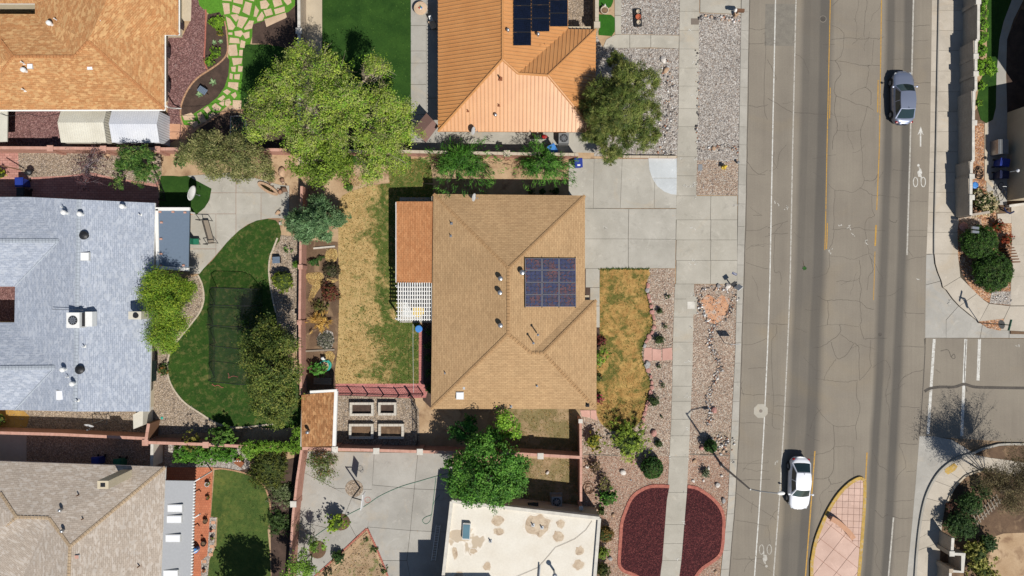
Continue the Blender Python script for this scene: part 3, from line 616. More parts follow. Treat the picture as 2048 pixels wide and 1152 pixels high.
# south east corner
SEc = [(1829, 1160), (1833, 1100), (1840, 1040), (1850, 995), (1866, 960), (1885, 936), (1912, 917), (1942, 907), (1980, 893), (2050, 888), (2400, 900)]
structure('south_gutter', [(AE(872) + 1, 872), (1870, 873), (1905, 880), (1945, 905), (1912, 919), (1885, 938), (1866, 962), (1850, 997), (1840, 1042), (1833, 1102), (1829, 1240), (1806, 1240), (AE(1152), 1152), (AE(1050), 1050), (AE(960), 960)], .006, X['concrete_patio'])
structure('south_yards', SEc + [(2400, 1400), (1815, 1400), (1826, 1200)], .10, X['soil_brown'])
o_ = [(1829, 1240), (1829, 1160), (1833, 1100), (1836, 1075), (1840, 1040), (1850, 995), (1866, 960), (1885, 936), (1912, 919), (1943, 908), (1980, 915), (2048, 924), (2300, 955)]
i_ = [(1872, 1240), (1876, 1152), (1880, 1082), (1882, 1050), (1884, 1038), (1890, 1006), (1905, 975), (1920, 958), (1933, 948), (1965, 939), (2000, 944), (2048, 952), (2300, 984)]
slabs('sidewalk_southeast', [[o_[k], o_[k + 1], i_[k + 1], i_[k]] for k in range(len(o_) - 1)], K + .01, 'concrete_east', name='walk_slab')
mb = MB()
px_ribbon(mb, cr(SEc, 4), 4, 0, K + .014); mb.build('kerb_southeast', X['concrete_gutter'], kind='structure')
mb = MB(); px_ribbon(mb, cr([(p[0] - .5, p[1] + 1) for p in i_[5:]], 4), 3.4, 0, K + .10); mb.build('low_kerb', X['cap_tan'], kind='structure')
structure('dirt_patch', [(1985, 1073), (2005, 1066), (2060, 1064), (2300, 1070), (2300, 1400), (1980, 1400), (1975, 1120)], .108, X['soil_tan'], 0)
structure('yellow_kerb_paint', [(1887, 938), (1906, 925), (1913, 932), (1908, 940), (1894, 948), (1888, 944)], K + .022, X['kerb_yellow'], .1)
# median island
isl = [(1621, 1400), (1622, 1152), (1624, 1115), (1631, 1080), (1642, 1050), (1656, 1020), (1675, 990), (1695, 969), (1710, 959), (1720, 956), (1727, 961), (1728, 975), (1727, 1010), (1723, 1070), (1718, 1130), (1715, 1180), (1712, 1400)]
isc = cr(isl, 4)
md = thing('median_island', 'raised pink concrete median island with a yellow kerb', 'traffic island', W(1680, 1080), kind='structure')
MB().prism([G2(p) for p in isc], -.02, K - .02).build('island_bed', X['joint_pink'], md)
acc = []
for a_, b_ in zip(isc[:-1], isc[1:]):
    m_ = max(1, int(math.dist(a_, b_) / 10))
    for j in range(m_): acc.append((a_[0] + (b_[0] - a_[0]) * j / m_, a_[1] + (b_[1] - a_[1]) * j / m_))
acc.append(isc[-1])
for j in range(0, len(acc) - 3, 3):
    P = acc[j:j + 4]
    if P[0][1] > 1260 and P[-1][1] > 1260: continue
    mb = MB(); mb.ribbon([G2(p) for p in P], 6.4 * S, -.01, K + .02); mb.build('kerb_stone', X['kerb_yellow'], md)
inner = [p for p in isc if p[1] < 1395]
# score lines cut the top into slabs: clip a grid of cells against the outline
def clip(poly, a_, b_, c_):             # keep a*x+b*y<=c
    out = []
    for i in range(len(poly)):
        p, q = poly[i], poly[(i + 1) % len(poly)]; fp = a_ * p[0] + b_ * p[1] - c_; fq = a_ * q[0] + b_ * q[1] - c_
        if fp <= 0: out.append(p)
        if (fp < 0 < fq) or (fq < 0 < fp):
            t_ = fp / (fp - fq); out.append((p[0] + (q[0] - p[0]) * t_, p[1] + (q[1] - p[1]) * t_))
    return out
def cells(poly, ang, step, off=(0, 0), gap=.4):
    ux, uy = math.cos(ang), math.sin(ang); vx, vy = -uy, ux; res = []
    U = [p[0] * ux + p[1] * uy for p in poly]; V = [p[0] * vx + p[1] * vy for p in poly]
    u0 = math.floor((min(U) - off[0]) / step[0]) * step[0] + off[0]
    while u0 < max(U):
        v0 = math.floor((min(V) - off[1]) / step[1]) * step[1] + off[1]
        while v0 < max(V):
            q = poly
            for (a_, b_, c_) in ((ux, uy, u0 + step[0] - gap), (-ux, -uy, -u0 - gap), (vx, vy, v0 + step[1] - gap), (-vx, -vy, -v0 - gap)):
                q = clip(q, a_, b_, c_)
                if len(q) < 3: break
            if len(q) >= 3:
                A_ = abs(sum(q[i][0] * q[(i + 1) % len(q)][1] - q[(i + 1) % len(q)][0] * q[i][1] for i in range(len(q)))) / 2
                if A_ > 6: res.append(q)
            v0 += step[1]
        u0 += step[0]
    return res
line = (1652, 1036, 1710, 1088)         # wall line splits the two patterns
nx_, ny_ = -(line[3] - line[1]), (line[2] - line[0])
upper = clip(inner, nx_, ny_, nx_ * line[0] + ny_ * line[1]); lower = clip(inner, -nx_, -ny_, -(nx_ * line[0] + ny_ * line[1]))
for q in cells(upper, R(2), (11.5, 13), (4, 6), .3) + cells(lower, R(38), (33, 33), (8, 4), .4):
    if min(p[1] for p in q) < 1260: MB().prism([G2(p) for p in q], 0, K + .004).build('slab', X['median_pink'], md)
mw = thing('median_wall', 'low curved pink wall crossing the median island', 'low wall', W(1680, 1055))
P = cr([(1656, 1032), (1668, 1039), (1680, 1049), (1691, 1060), (1700, 1072)], 4)
mb = MB(); mb.ribbon([G2(p) for p in P], .3, K, .62); mb.build('wall', X['boulder_rose'], mw)
mb = MB(); mb.ribbon([G2(p) for p in P], .42, .62, .68); mb.build('cap', X['slab_salmon'], mw)
# ---------------------------------------------------------------- yard surfaces
GZ = .085
structure('north_gravel_bed', [(1242, -60), (1359, -60), (1358, 71), (1242, 69)], GZ + .02, X['gravel_grey'], 0)
structure('pine_gravel_bed', [(1188, 60), (1205, 97), (1357, 98), (1355, 313), (1188, 313)], GZ + .018, X['gravel_grey'], 0)
structure('north_verge', [(1398, 27), (1482, 31), (1479, 190), (1475, 391), (1392, 390), (1395, 254)], GZ + .02, X['gravel_grey'], 0)
structure('verge_patch', [(1393, 322), (1420, 320), (1452, 324), (1476, 318), (1474, 390), (1392, 389)], GZ + .026, X['gravel_pink'], 0)
structure('front_gravel', [(1296, 538), (1350, 538), (1348, 634), (1344, 770), (1341, 871), (1336, 970), (1318, 1300), (1150, 1300), (1160, 822), (1192, 822), (1200, 655)], GZ + .012, X['gravel_pink'], 0)
structure('south_front_gravel', [(1163, 908), (1240, 912), (1338, 912), (1334, 984), (1318, 1300), (1150, 1300)], GZ + .020, X['gravel_rose'], 0)
structure('south_verge', [(1387, 569), (1474, 569), (1470, 700), (1461, 864), (1460, 905), (1376, 908), (1380, 838)], GZ + .02, X['gravel_pink'], 0)
structure('red_verge', [(1376, 908), (1460, 906), (1455, 1010), (1438, 1152), (1428, 1300), (1345, 1300), (1359, 1152)], GZ + .02, X['gravel_rose'], 0)
structure('cobble_corner', [(1412, 868), (1440, 862), (1461, 866), (1459, 904), (1408, 905)], GZ + .03, X['gravel_tan'], 0)
# front lawn
FL = [(1200, 539), (1225, 538), (1297, 538), (1294, 560), (1294, 585), (1297, 606), (1302, 626), (1304, 648), (1297, 668), (1288, 684), (1283, 700), (1284, 718), (1292, 740), (1299, 762), (1300, 782), (1294, 805), (1287, 822), (1280, 842), (1266, 856), (1244, 862), (1222, 861), (1204, 849), (1194, 832), (1191, 810), (1192, 740), (1199, 700), (1199, 655)]
structure('front_lawn', FL, .125, X['lawn_front'], 0, smooth=2)
structure('entry_bed', [(1169, 538), (1181, 538), (1183, 600), (1170, 600)], GZ + .03, X['mulch_dark'], 0)
structure('house_bed', [(1185, 655), (1199, 655), (1204, 690), (1204, 735), (1202, 790), (1195, 815), (1185, 818)], .118, X['mulch_dark'], 0)
# dark red gravel bed split by the walk, brick edged
RL = [(1338, 972), (1318, 971), (1300, 972), (1282, 979), (1268, 989), (1258, 1003), (1250, 1023), (1243, 1045), (1241, 1070), (1239, 1100), (1238, 1126), (1244, 1138), (1256, 1144), (1272, 1150), (1280, 1160), (1284, 1180), (1315, 1182), (1324, 1120), (1333, 1000)]
RR = [(1374, 972), (1392, 975), (1408, 984), (1424, 996), (1438, 1012), (1446, 1032), (1446, 1060), (1444, 1090), (1439, 1108), (1425, 1121), (1408, 1132), (1396, 1144), (1388, 1160), (1386, 1182), (1354, 1182), (1362, 1120), (1372, 1000)]
structure('red_gravel_bed', RL, GZ + .05, X['gravel_red_deep'], 0); structure('red_gravel_bed', RR, GZ + .05, X['gravel_red_deep'], 0)
def bricks(name, pts, wpx, lpx, z, mat, parent=None, label=None, closed=False, gap=.12, cat=None, z0=0):
    P = cr(pts, 6, closed); acc = [P[0]]; mb = MB(); res = 0; cur = P[0]; run = 0
    out = [P[0]]
    for a_, b_ in zip(P[:-1], P[1:]):
        d = math.dist(a_, b_)
        if d == 0: continue
        t = lpx - run
        while t <= d: out.append((a_[0] + (b_[0] - a_[0]) * t / d, a_[1] + (b_[1] - a_[1]) * t / d)); t += lpx
        run = (run + d) % lpx
    for a_, b_ in zip(out[:-1], out[1:]):
        c = ((a_[0] + b_[0]) / 2, (a_[1] + b_[1]) / 2); an = math.atan2(-(b_[1] - a_[1]), b_[0] - a_[0])
        x, y = G2(c); L_ = math.dist(a_, b_)
        mb.box((x, y, (z0 + z + random.uniform(-.006, .006)) / 2), ((L_ * (1 - gap)) * S, wpx * S * random.uniform(.92, 1.04), z - z0), an + random.uniform(-.03, .03))
    o = mb.build(name, X[mat], parent, kind=None if parent is None and False else 'stuff')
    if label: o['label'] = label
    if cat: o['category'] = cat
    return o
bricks('brick_edging', [RL[i] for i in range(0, 16)], 6.5, 2.4, GZ + .085, 'edging_brick', label='red brick edging curving round the left half of the dark red gravel bed', cat='edging')
bricks('brick_edging', [RR[i] for i in range(0, 14)], 6.5, 2.4, GZ + .085, 'edging_brick', label='red brick edging curving round the right half of the dark red gravel bed', cat='edging')
bricks('timber_edging', [(1165, 908), (1200, 910), (1240, 911)], 1.6, 12, GZ + .06, 'wood_grey', label='thin grey edging board across the gravel left of the walk', cat='edging')
bricks('timber_edging', [(1378, 908), (1420, 910), (1460, 911)], 2.2, 20, GZ + .08, 'wood_grey', label='grey edging board below the pale cobbles in the verge', cat='edging')
# stepping slabs from walk to lawn
def pieces(root_name, label, cat, polys, z, mats, kind=None, name='flagstone', z0=.02, jit=.006, grp=None):
    c = np.mean(np.array([q for p in polys for q in p], float), 0)
    root = thing(root_name, label, cat, W(c[0], c[1]), kind=kind, group=grp)
    for P in polys: MB().prism([G2(q) for q in P], z0, z + random.uniform(-jit, jit)).build(name, X[random.choice(mats)], root)
    return root
pieces('stepping_path', 'three pink flagstone slabs joining the dry front lawn to the walk', 'path', [[(1288, 695), (1303, 695), (1303, 722), (1286, 722)], [(1304, 697), (1322, 699), (1322, 721), (1304, 720)], [(1324, 697), (1343, 695), (1344, 719), (1324, 721)]], GZ + .06, ['flag_pink'])
pieces('porch_step', 'two pink slabs beside the south east corner of the tan roofed house', 'path', [[(1160, 820), (1180, 820), (1180, 835), (1163, 832)], [(1181, 820), (1192, 820), (1194, 840), (1181, 836)]], GZ + .05, ['flag_pink'])
pieces('arrow_slab', 'salmon coloured arrowhead of stained concrete ringed with cobbles in the verge', 'path', [[(1401, 601), (1414, 588), (1422, 592), (1431, 600), (1430, 612), (1413, 632), (1405, 616)], [(1431, 600), (1442, 590), (1458, 597), (1458, 604), (1430, 612)], [(1430, 612), (1458, 604), (1453, 625), (1442, 641), (1428, 648), (1417, 642), (1413, 632)]], GZ + .035, ['arrow_stone'])
# small lawn pads by the north courtyard
structure('turf_pad', [(1196, -30), (1226, -30), (1226, 4), (1222, 14), (1214, 19), (1197, 18)], .14, X['lawn_turf'], 0); structure('turf_pad', [(1197, 30), (1222, 31), (1229, 37), (1229, 64), (1223, 73), (1197, 71)], .14, X['lawn_turf'], 0)
# ---- back yard of the tan house
BL = [(678, 405), (685, 392), (700, 384), (730, 374), (765, 368), (790, 366), (835, 366), (866, 370), (866, 560), (838, 640), (838, 766), (820, 770), (672, 768), (670, 745), (676, 700), (679, 600), (677, 500)]
structure('back_lawn', BL, .105, X['lawn_back'], 0)
structure('side_dirt', [(790, 310), (1137, 312), (1137, 392), (866, 392), (866, 366), (790, 366)], GZ + .006, X['soil_tan'], 0)
structure('side_grass', [(775, 318), (850, 318), (862, 330), (866, 366), (780, 368)], GZ + .012, X['lawn_back'], 0)
structure('narrow_bed', [(846, 640), (866, 640), (864, 818), (846, 800)], GZ + .01, X['mulch_dark'], 0)
structure('paver_walk', [(672, 767), (838, 767), (838, 660), (846, 660), (847, 764), (856, 780), (852, 795), (825, 796), (672, 790)], GZ + .03, X['paver_pink'], 0)
structure('shrub_bed', [(612, 480), (676, 484), (680, 600), (676, 700), (671, 745), (672, 782), (612, 782)], GZ + .008, X['soil_brown'], 0)
for P in ([(656, 500), (674, 500), (675, 520), (655, 524), (650, 512)], [(613, 547), (640, 545), (648, 556), (640, 575), (625, 602), (617, 598), (624, 570), (614, 560)], [(655, 557), (672, 556), (676, 562), (660, 566)], [(650, 706), (668, 706), (666, 728), (650, 726)]):
    structure('straw_mulch', [(q[0] + random.uniform(-2, 2), q[1] + random.uniform(-2, 2)) for q in cr(P, 3, True)], GZ + .016, X['straw_bed'], 0)
structure('grey_ground_cover_bed', [(640, 666), (655, 660), (666, 664), (669, 680), (664, 696), (648, 697), (637, 688), (634, 676)], GZ + .014, X['gravel_grey'], 0)
structure('bed_garden', [(672, 790), (825, 797), (838, 818), (840, 895), (672, 895)], GZ + .01, X['gravel_tan'], 0)
structure('south_side_dirt', [(838, 800), (866, 815), (1160, 815), (1160, 912), (838, 898)], GZ + .008, X['soil_tan'], 0)
structure('south_side_scrub', [(1010, 815), (1160, 815), (1160, 905), (1010, 900)], GZ + .014, X['lawn_scrub'], 0)
structure('lower_side_scrub', [(1000, 916), (1160, 918), (1160, 1020), (1000, 1000)], GZ + .014, X['lawn_scrub'], 0)
# concrete court of the flat roofed house
cp = [(605, 902), (905, 904), (905, 1200), (840, 1200), (770, 1130), (735, 1056), (640, 1145), (600, 1200), (580, 1200), (586, 1100)]
structure('court_bed', cp, GZ + .005, X['joint_soil'], 0)
slabs('court', [[(605, 902), (749, 904), (745, 978), (670, 976), (601, 940)], [(601, 940), (670, 976), (705, 993), (690, 1030), (655, 1055), (590, 1040)], [(705, 993), (670, 976), (745, 978), (742, 1015), (736, 1054), (713, 1072), (690, 1030)], [(590, 1040), (655, 1055), (690, 1030), (713, 1072), (680, 1105), (640, 1145), (583, 1150)],
  [(749, 904), (836, 905), (829, 977), (745, 969)], [(745, 969), (829, 977), (821, 1060), (736, 1053)], [(836, 905), (905, 905), (905, 980), (829, 977)], [(829, 977), (905, 980), (905, 1064), (821, 1060)], [(736, 1053), (821, 1060), (814, 1120), (765, 1120)], [(821, 1060), (905, 1064), (905, 1200), (830, 1200), (814, 1120)], [(583, 1150), (640, 1145), (600, 1200), (580, 1200)], [(765, 1120), (814, 1120), (830, 1200), (790, 1200)]], GZ + .03, 'concrete_patio', bedz=.02)
tri = [(735, 1059), (775, 1150), (800, 1200), (600, 1200), (645, 1146)]
structure('court_planting', tri, GZ + .035, X['soil_tan'], 0); structure('court_bare_soil', [(735, 1075), (752, 1110), (775, 1155), (780, 1200), (640, 1200), (665, 1145), (700, 1110)], GZ + .042, X['court_gravel'], 0, smooth=3)
bricks('brick_edging', [(735, 1056), (755, 1098), (775, 1148), (785, 1180)], 3.4, 4.5, GZ + .075, 'edging_brick', label='red brick edging on the right side of the triangular planting bed in the court', cat='edging')
bricks('brick_edging', [(734, 1056), (700, 1088), (660, 1125), (630, 1152), (610, 1170)], 3.4, 4.5, GZ + .075, 'edging_brick', label='red brick edging on the left side of the triangular planting bed in the court', cat='edging')
def disc(name, cx, cy, rx, ry, z, mat, z0=0): return MB().prism([G2((cx + rx * math.cos(i / 20 * 6.2832), cy + ry * math.sin(i / 20 * 6.2832))) for i in range(20)], z0, z).build(name, X[mat], kind='structure')
disc('hoop_bed', 709, 976, 18, 17, GZ + .05, 'gravel_tan'); disc('tree_bed', 682, 1043, 19, 17, GZ + .05, 'soil_brown'); disc('tree_bed', 636, 1098, 17, 18, GZ + .05, 'soil_brown')
# ---- yard of the grey-blue house
structure('paver_side_walk', [(-200, 340), (80, 340), (180, 330), (230, 345), (318, 362), (318, 470), (-200, 470)], GZ + .012, X['paver_rose'], 0)
structure('upper_side_bed', [(22, 303), (322, 303), (325, 350), (312, 368), (270, 362), (230, 356), (185, 345), (130, 352), (60, 355), (40, 340)], GZ + .022, X['gravel_tan'], 0)
structure('paver_pad', [(-60, 303), (38, 303), (40, 350), (-60, 352)], GZ + .03, X['paver_rose'], 0)
structure('bare_bed', [(325, 303), (375, 303), (400, 350), (360, 353), (328, 350)], GZ + .024, X['soil_tan'], 0)
structure('corner_lawn', [(322, 352), (360, 352), (376, 350), (425, 360), (424, 378), (421, 396), (415, 410), (403, 424), (388, 430), (318, 440)], GZ + .02, X['lawn_green'], 0)
PT = [(376, 352), (470, 345), (560, 370), (580, 372), (580, 440), (560, 437), (540, 437), (515, 441), (495, 450), (478, 462), (455, 485), (438, 505), (420, 525), (408, 538), (400, 548), (380, 548), (380, 430), (396, 428), (410, 416), (420, 400), (424, 378)]
structure('patio_bed', PT, GZ + .012, X['rust'], 0)
slabs('garden_patio', [clip(clip(clip(clip(PT, -1, 0, -a_[0]), 1, 0, a_[1]), 0, -1, -a_[2]), 0, 1, a_[3]) for a_ in ((370, 473, 340, 386), (473, 580, 340, 386), (370, 473, 386, 428), (473, 523, 386, 450), (523, 580, 386, 442), (370, 433, 428, 498), (433, 473, 428, 500), (473, 523, 428, 470), (370, 433, 498, 550), (433, 480, 498, 520))], GZ + .035, 'concrete_drive', bed=False)
GL = [(537, 438), (552, 441), (560, 450), (563, 466), (560, 482), (548, 497), (541, 515), (539, 540), (540, 560), (545, 590), (552, 620), (560, 700), (590, 760), (620, 800), (610, 850), (560, 858), (500, 852), (460, 852), (430, 842), (405, 826), (370, 803), (350, 780), (339, 757), (337, 735), (340, 712), (350, 690), (370, 665), (390, 640), (402, 620), (409, 595), (405, 570), (397, 550), (405, 540), (425, 522), (455, 485), (478, 462), (500, 448), (515, 441)]
structure('garden_lawn', GL, GZ + .03, X['lawn_worn'], 0)
bricks('concrete_edging', [(397, 550), (406, 570), (409, 598), (402, 622), (388, 642), (368, 667), (348, 692), (339, 712), (336, 738), (340, 760), (352, 783), (372, 806), (405, 828), (432, 845), (462, 854), (500, 853), (540, 848), (560, 845)], 3.2, 9, GZ + .07, 'cap_tan', label='pale concrete edging winding along the left side of the garden lawn', cat='edging', gap=.03)
bricks('concrete_edging', [(556, 476), (548, 497), (541, 515), (539, 540), (541, 565), (547, 600), (553, 625)], 3.2, 9, GZ + .07, 'cap_tan', label='pale concrete edging between the garden lawn and the bed of the round bush', cat='edging', gap=.03)
structure('bush_bed', [(562, 470), (600, 475), (598, 700), (560, 660), (545, 600), (541, 540), (548, 497), (560, 482)], GZ + .015, X['gravel_tan'], 0)
structure('house_gravel', [(300, 690), (350, 690), (338, 712), (336, 740), (352, 783), (405, 828), (460, 854), (485, 862), (300, 870)], GZ + .014, X['gravel_tan'], 0)
structure('chimney_bed', [(300, 560), (400, 552), (408, 595), (400, 622), (368, 667), (345, 692), (300, 700)], GZ + .016, X['gravel_tan'], 0)
structure('lower_side_gravel', [(-200, 815), (300, 815), (300, 870), (-200, 862)], GZ + .016, X['gravel_tan'], 0)
structure('yellow_mulch', [(-50, 822), (50, 822), (58, 845), (40, 858), (-50, 860)], GZ + .022, X['mulch_yellow'], 0, smooth=2)
# ---- yard of the grey tiled house
structure('dark_side_gravel', [(55, 868), (330, 882), (330, 940), (55, 930)], GZ + .02, X['gravel_tan'], 0)
structure('concrete_pad', [(-200, 868), (55, 868), (55, 935), (-200, 930)], GZ + .03, X['concrete_drive'], 0)
structure('garden_gravel', [(318, 884), (500, 884), (500, 945), (428, 936), (318, 936)], GZ + .018, X['gravel_grey'], 0)
structure('terracotta_patio', [(318, 934), (427, 934), (424, 1000), (419, 1100), (410, 1200), (318, 1200)], GZ + .04, X['paver_terracotta'], 0)
structure('stepping_gravel', [(421, 1034), (434, 1034), (430, 1085), (419, 1120), (412, 1200), (402, 1200), (404, 1120), (416, 1110)], GZ + .045, X['gravel_grey'], 0)
pieces('stepping_path', 'row of small terracotta stepping stones in gravel beside the patio', 'path', [[(x - 4, y - 3), (x + 4, y - 3), (x + 4, y + 3), (x - 4, y + 3)] for x, y in ((428, 1044), (427, 1060), (426, 1075), (425, 1092), (423, 1108), (410, 1122), (409, 1140))], GZ + .06, ['slab_salmon'], name='paver')
DL = [(430, 940), (448, 938), (475, 941), (495, 946), (515, 958), (530, 972), (538, 990), (542, 1010), (541, 1035), (536, 1060), (540, 1100), (545, 1200), (412, 1200), (420, 1120), (434, 1090), (436, 1034), (423, 1032)]
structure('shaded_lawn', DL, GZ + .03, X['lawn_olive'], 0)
structure('ivy_bed', [(480, 940), (590, 915), (600, 905), (583, 1100), (580, 1200), (545, 1200), (541, 1035), (538, 990), (515, 958)], GZ + .02, X['mulch_dark'], 0)
bricks('brick_edging', [(428, 936), (450, 937), (478, 942), (498, 948), (517, 958), (530, 972), (538, 992), (542, 1015), (541, 1040)], 3, 4, GZ + .07, 'edging_tan', label='tan brick edging round the top and right of the shaded lawn', cat='edging')
# ---- top left yard
structure('red_gravel', [(335, 60), (365, 75), (383, 40), (378, -60), (413, -60), (412, 30), (411, 90), (410, 120), (416, 142), (400, 152), (385, 168), (372, 190), (363, 215), (364, 240), (370, 270), (336, 290), (336, 215)], GZ + .02, X['gravel_red'], 0)
structure('rear_red_gravel', [(-200, 215), (125, 215), (125, 300), (-200, 300)], GZ + .02, X['gravel_red'], 0)
structure('curved_patio', [(330, -80), (384, -80), (384, 10), (383, 43), (367, 43), (366, 75), (338, 75), (338, 30)], GZ + .03, X['concrete_tan'], 0)
TG = [(380, -80), (600, -80), (590, 12), (575, 28), (520, 48), (506, 70), (501, 90), (540, 90), (575, 105), (560, 200), (480, 215), (458, 210), (440, 225), (420, 236), (395, 250), (378, 262), (366, 245), (362, 232), (385, 230), (405, 218), (422, 205), (435, 190), (448, 170), (455, 140), (458, 110), (456, 75), (450, 45), (440, 30), (420, 30), (400, 12)]
structure('flagstone_lawn', TG, GZ + .025, X['lawn_lush'], 0)
structure('tree_shade_lawn', [(488, 96), (510, 90), (545, 92), (580, 108), (590, 200), (560, 226), (486, 226), (482, 200), (486, 150)], GZ + .034, X['lawn_green'], 0, smooth=3)  # darker lawn patch, also paints in tree shade the crown doesn't cast here
structure('flower_bed', [(416, 30), (440, 25), (449, 40), (454, 70), (456, 100), (452, 115), (438, 128), (418, 140), (411, 125), (412, 80)], GZ + .03, X['mulch_dark'], 0)
structure('agave_bed', [(416, 142), (440, 127), (453, 113), (460, 120), (458, 150), (450, 175), (436, 195), (420, 208), (400, 220), (380, 232), (362, 230), (364, 205), (376, 180), (395, 158)], GZ + .028, X['mulch_dark'], 0)
structure('shade_bed', [(506, 50), (578, 25), (600, 5), (600, 110), (575, 105), (540, 88), (505, 88)], GZ + .03, X['mulch_dark'], 0)
structure('corner_bed', [(398, 252), (420, 240), (445, 225), (500, 228), (600, 230), (600, 300), (370, 300), (378, 275)], GZ + .02, X['mulch_dark'], 0)
bricks('brick_edging', [(413, 20), (412, 80), (410, 120), (416, 142)], 2.6, 3, GZ + .07, 'edging_brick', label='red edging down the left side of the small flower bed', cat='edging')
bricks('brick_edging', [(448, 32), (454, 60), (457, 95), (453, 113), (440, 127), (420, 141), (400, 154), (384, 170), (372, 190), (364, 212), (363, 235), (370, 255), (378, 265)], 3, 6, GZ + .07, 'edging_tan', label='tan curved edging sweeping between the flower bed and the agave bed', cat='edging', gap=.04)
bricks('brick_edging', [(378, 275), (392, 260), (415, 246), (440, 230), (462, 222), (490, 222)], 4, 8, GZ + .06, 'edging_tan', label='brown edging along the lower side of the flagstones', cat='edging', gap=.05)
fs = [[(446, 7), (460, 8), (461, 28), (450, 30)], [(467, 11), (483, 17), (479, 29), (465, 25)], [(492, 4), (505, 8), (500, 32), (486, 25)], [(444, -12), (462, -10), (465, 4), (446, 2)], [(468, -10), (488, -8), (486, 10), (468, 6)], [(492, -14), (512, -12), (509, 4), (494, 0)], [(453, 34), (462, 39), (472, 54), (467, 61), (458, 60)], [(462, 31), (475, 29), (481, 36), (473, 45)], [(480, 33), (497, 37), (485, 58), (475, 54)], [(500, 42), (509, 43), (505, 58), (491, 61), (489, 58)], [(470, 64), (484, 62), (488, 68), (482, 75), (471, 72)], [(486, 68), (500, 64), (500, 76), (492, 79)], [(458, 66), (466, 66), (466, 71), (458, 70)],
  [(461, 76), (479, 78), (481, 88), (460, 87)], [(459, 91), (474, 90), (477, 112), (461, 113), (456, 104)], [(483, 81), (492, 84), (490, 97), (481, 96)], [(480, 101), (487, 101), (486, 113), (479, 112)], [(465, 117), (486, 117), (484, 128), (468, 132)], [(463, 135), (473, 134), (472, 145), (465, 144)], [(478, 132), (487, 134), (485, 145), (477, 144)], [(461, 147), (467, 149), (466, 160), (460, 158)], [(470, 150), (481, 149), (480, 160), (470, 159)], [(458, 165), (478, 166), (477, 182), (457, 174)], [(447, 184), (455, 179), (463, 184), (456, 191)], [(463, 190), (472, 185), (475, 192), (470, 198)],
  [(436, 199), (448, 191), (452, 195), (444, 203)], [(439, 207), (450, 200), (449, 212), (445, 212)], [(452, 201), (460, 198), (464, 206), (457, 214), (451, 211)], [(425, 213), (432, 207), (444, 216), (440, 222), (428, 221)], [(408, 219), (417, 213), (423, 222), (416, 228)], [(366, 232), (384, 226), (392, 234), (388, 241), (370, 241)], [(396, 228), (403, 224), (410, 234), (415, 244), (403, 246), (398, 240)], [(418, 232), (428, 225), (433, 230), (420, 239)], [(376, 245), (396, 243), (398, 250), (390, 256)], [(467, 201), (484, 202), (483, 222), (466, 221)],
  [(521, 4), (533, 1), (540, 10), (535, 18), (523, 19)], [(512, 12), (519, 22), (514, 35), (508, 34)], [(546, 2), (562, -2), (566, 10), (550, 16)], [(528, 22), (543, 18), (547, 30), (533, 34)], [(549, 20), (570, 14), (571, 24), (552, 30)], [(568, 2), (582, -4), (584, 6), (576, 12)], [(515, 38), (525, 24), (530, 33), (526, 42), (516, 44)], [(530, 40), (572, 26), (575, 36), (534, 55)]]
pieces('flagstone_path', 'path of irregular buff flagstones set in bright green grass', 'path', fs, GZ + .05, ['stone_buff'])
pieces('stepping_path', 'three salmon paving slabs between the metal shed and the corner bed', 'path', [[(339, 248), (362, 249), (361, 264), (339, 264)], [(339, 265), (361, 265), (360, 281), (339, 280)], [(363, 250), (385, 252), (392, 268), (372, 280), (363, 278)]], GZ + .05, ['slab_salmon'], name='slab')
# ---- yard of the orange roofed house
structure('east_walk', [(598, -80), (647, -80), (645, 80), (644, 330), (598, 330)], GZ + .012, X['concrete_tan'], 0)
structure('rear_lawn', [(645, -80), (824, -80), (822, 330), (645, 330)], GZ + .03, X['lawn_green'], 0)
slabs('rear_patio', [[(822, a_), (853, a_), (853, b_), (822, b_)] for a_, b_ in ((-80, -20), (-20, 52), (52, 103), (103, 127), (127, 170), (170, 230), (230, 300))] + [[(853, a_), (892, a_), (892, b_), (853, b_)] for a_, b_ in ((-80, 60), (60, 197), (197, 300))], GZ + .045, 'concrete_patio', bedz=.02)
structure('side_slab', [(853, 262), (1190, 264), (1190, 306), (853, 303)], GZ + .04, X['concrete_drive'], 0)
structure('courtyard_gravel', [(1130, -80), (1186, -80), (1186, 62), (1130, 62)], GZ + .03, X['gravel_tan'], 0)
structure('back_dirt', [(740, 300), (860, 306), (860, 330), (740, 330)], GZ + .01, X['soil_tan'], 0)
# ---- east strip behind the street wall
structure('hedge_bed', [(1925, -100), (1973, -100), (1974, 80), (1972, 130), (1966, 160), (1958, 210), (1925, 250)], GZ + .02, X['soil_tan'], 0)
structure('east_lawn', [(1973, -100), (2040, -100), (2022, 0), (2005, 45), (1997, 80), (1991, 150), (1990, 215), (1984, 240), (1972, 247), (1960, 240), (1950, 205), (1960, 160), (1972, 130)], GZ + .03, X['lawn_green'], 0)
structure('garden_walk', [(2040, -60), (2070, -60), (2045, 0), (2025, 40), (2012, 80), (2010, 150), (2012, 215), (2012, 410), (1984, 410), (1971, 380), (1971, 247), (1984, 240), (1990, 215), (1991, 150), (1997, 80), (2005, 45), (2022, 0)], GZ + .04, X['concrete_patio'], 0)
structure('orange_gravel_strip', [(1925, 246), (1968, 247), (1968, 345), (1975, 380), (1990, 400), (1990, 447), (1925, 437)], GZ + .02, X['gravel_orange'], 0)
structure('pale_edging', [(1967, 247), (1972, 247), (1972, 348), (1980, 362), (1988, 375), (1984, 378), (1967, 360)], GZ + .06, X['cap_tan'], 0)
structure('side_bed', [(2012, 80), (2040, 20), (2100, 20), (2100, 240), (2012, 240)], GZ + .02, X['mulch_dark'], 0)

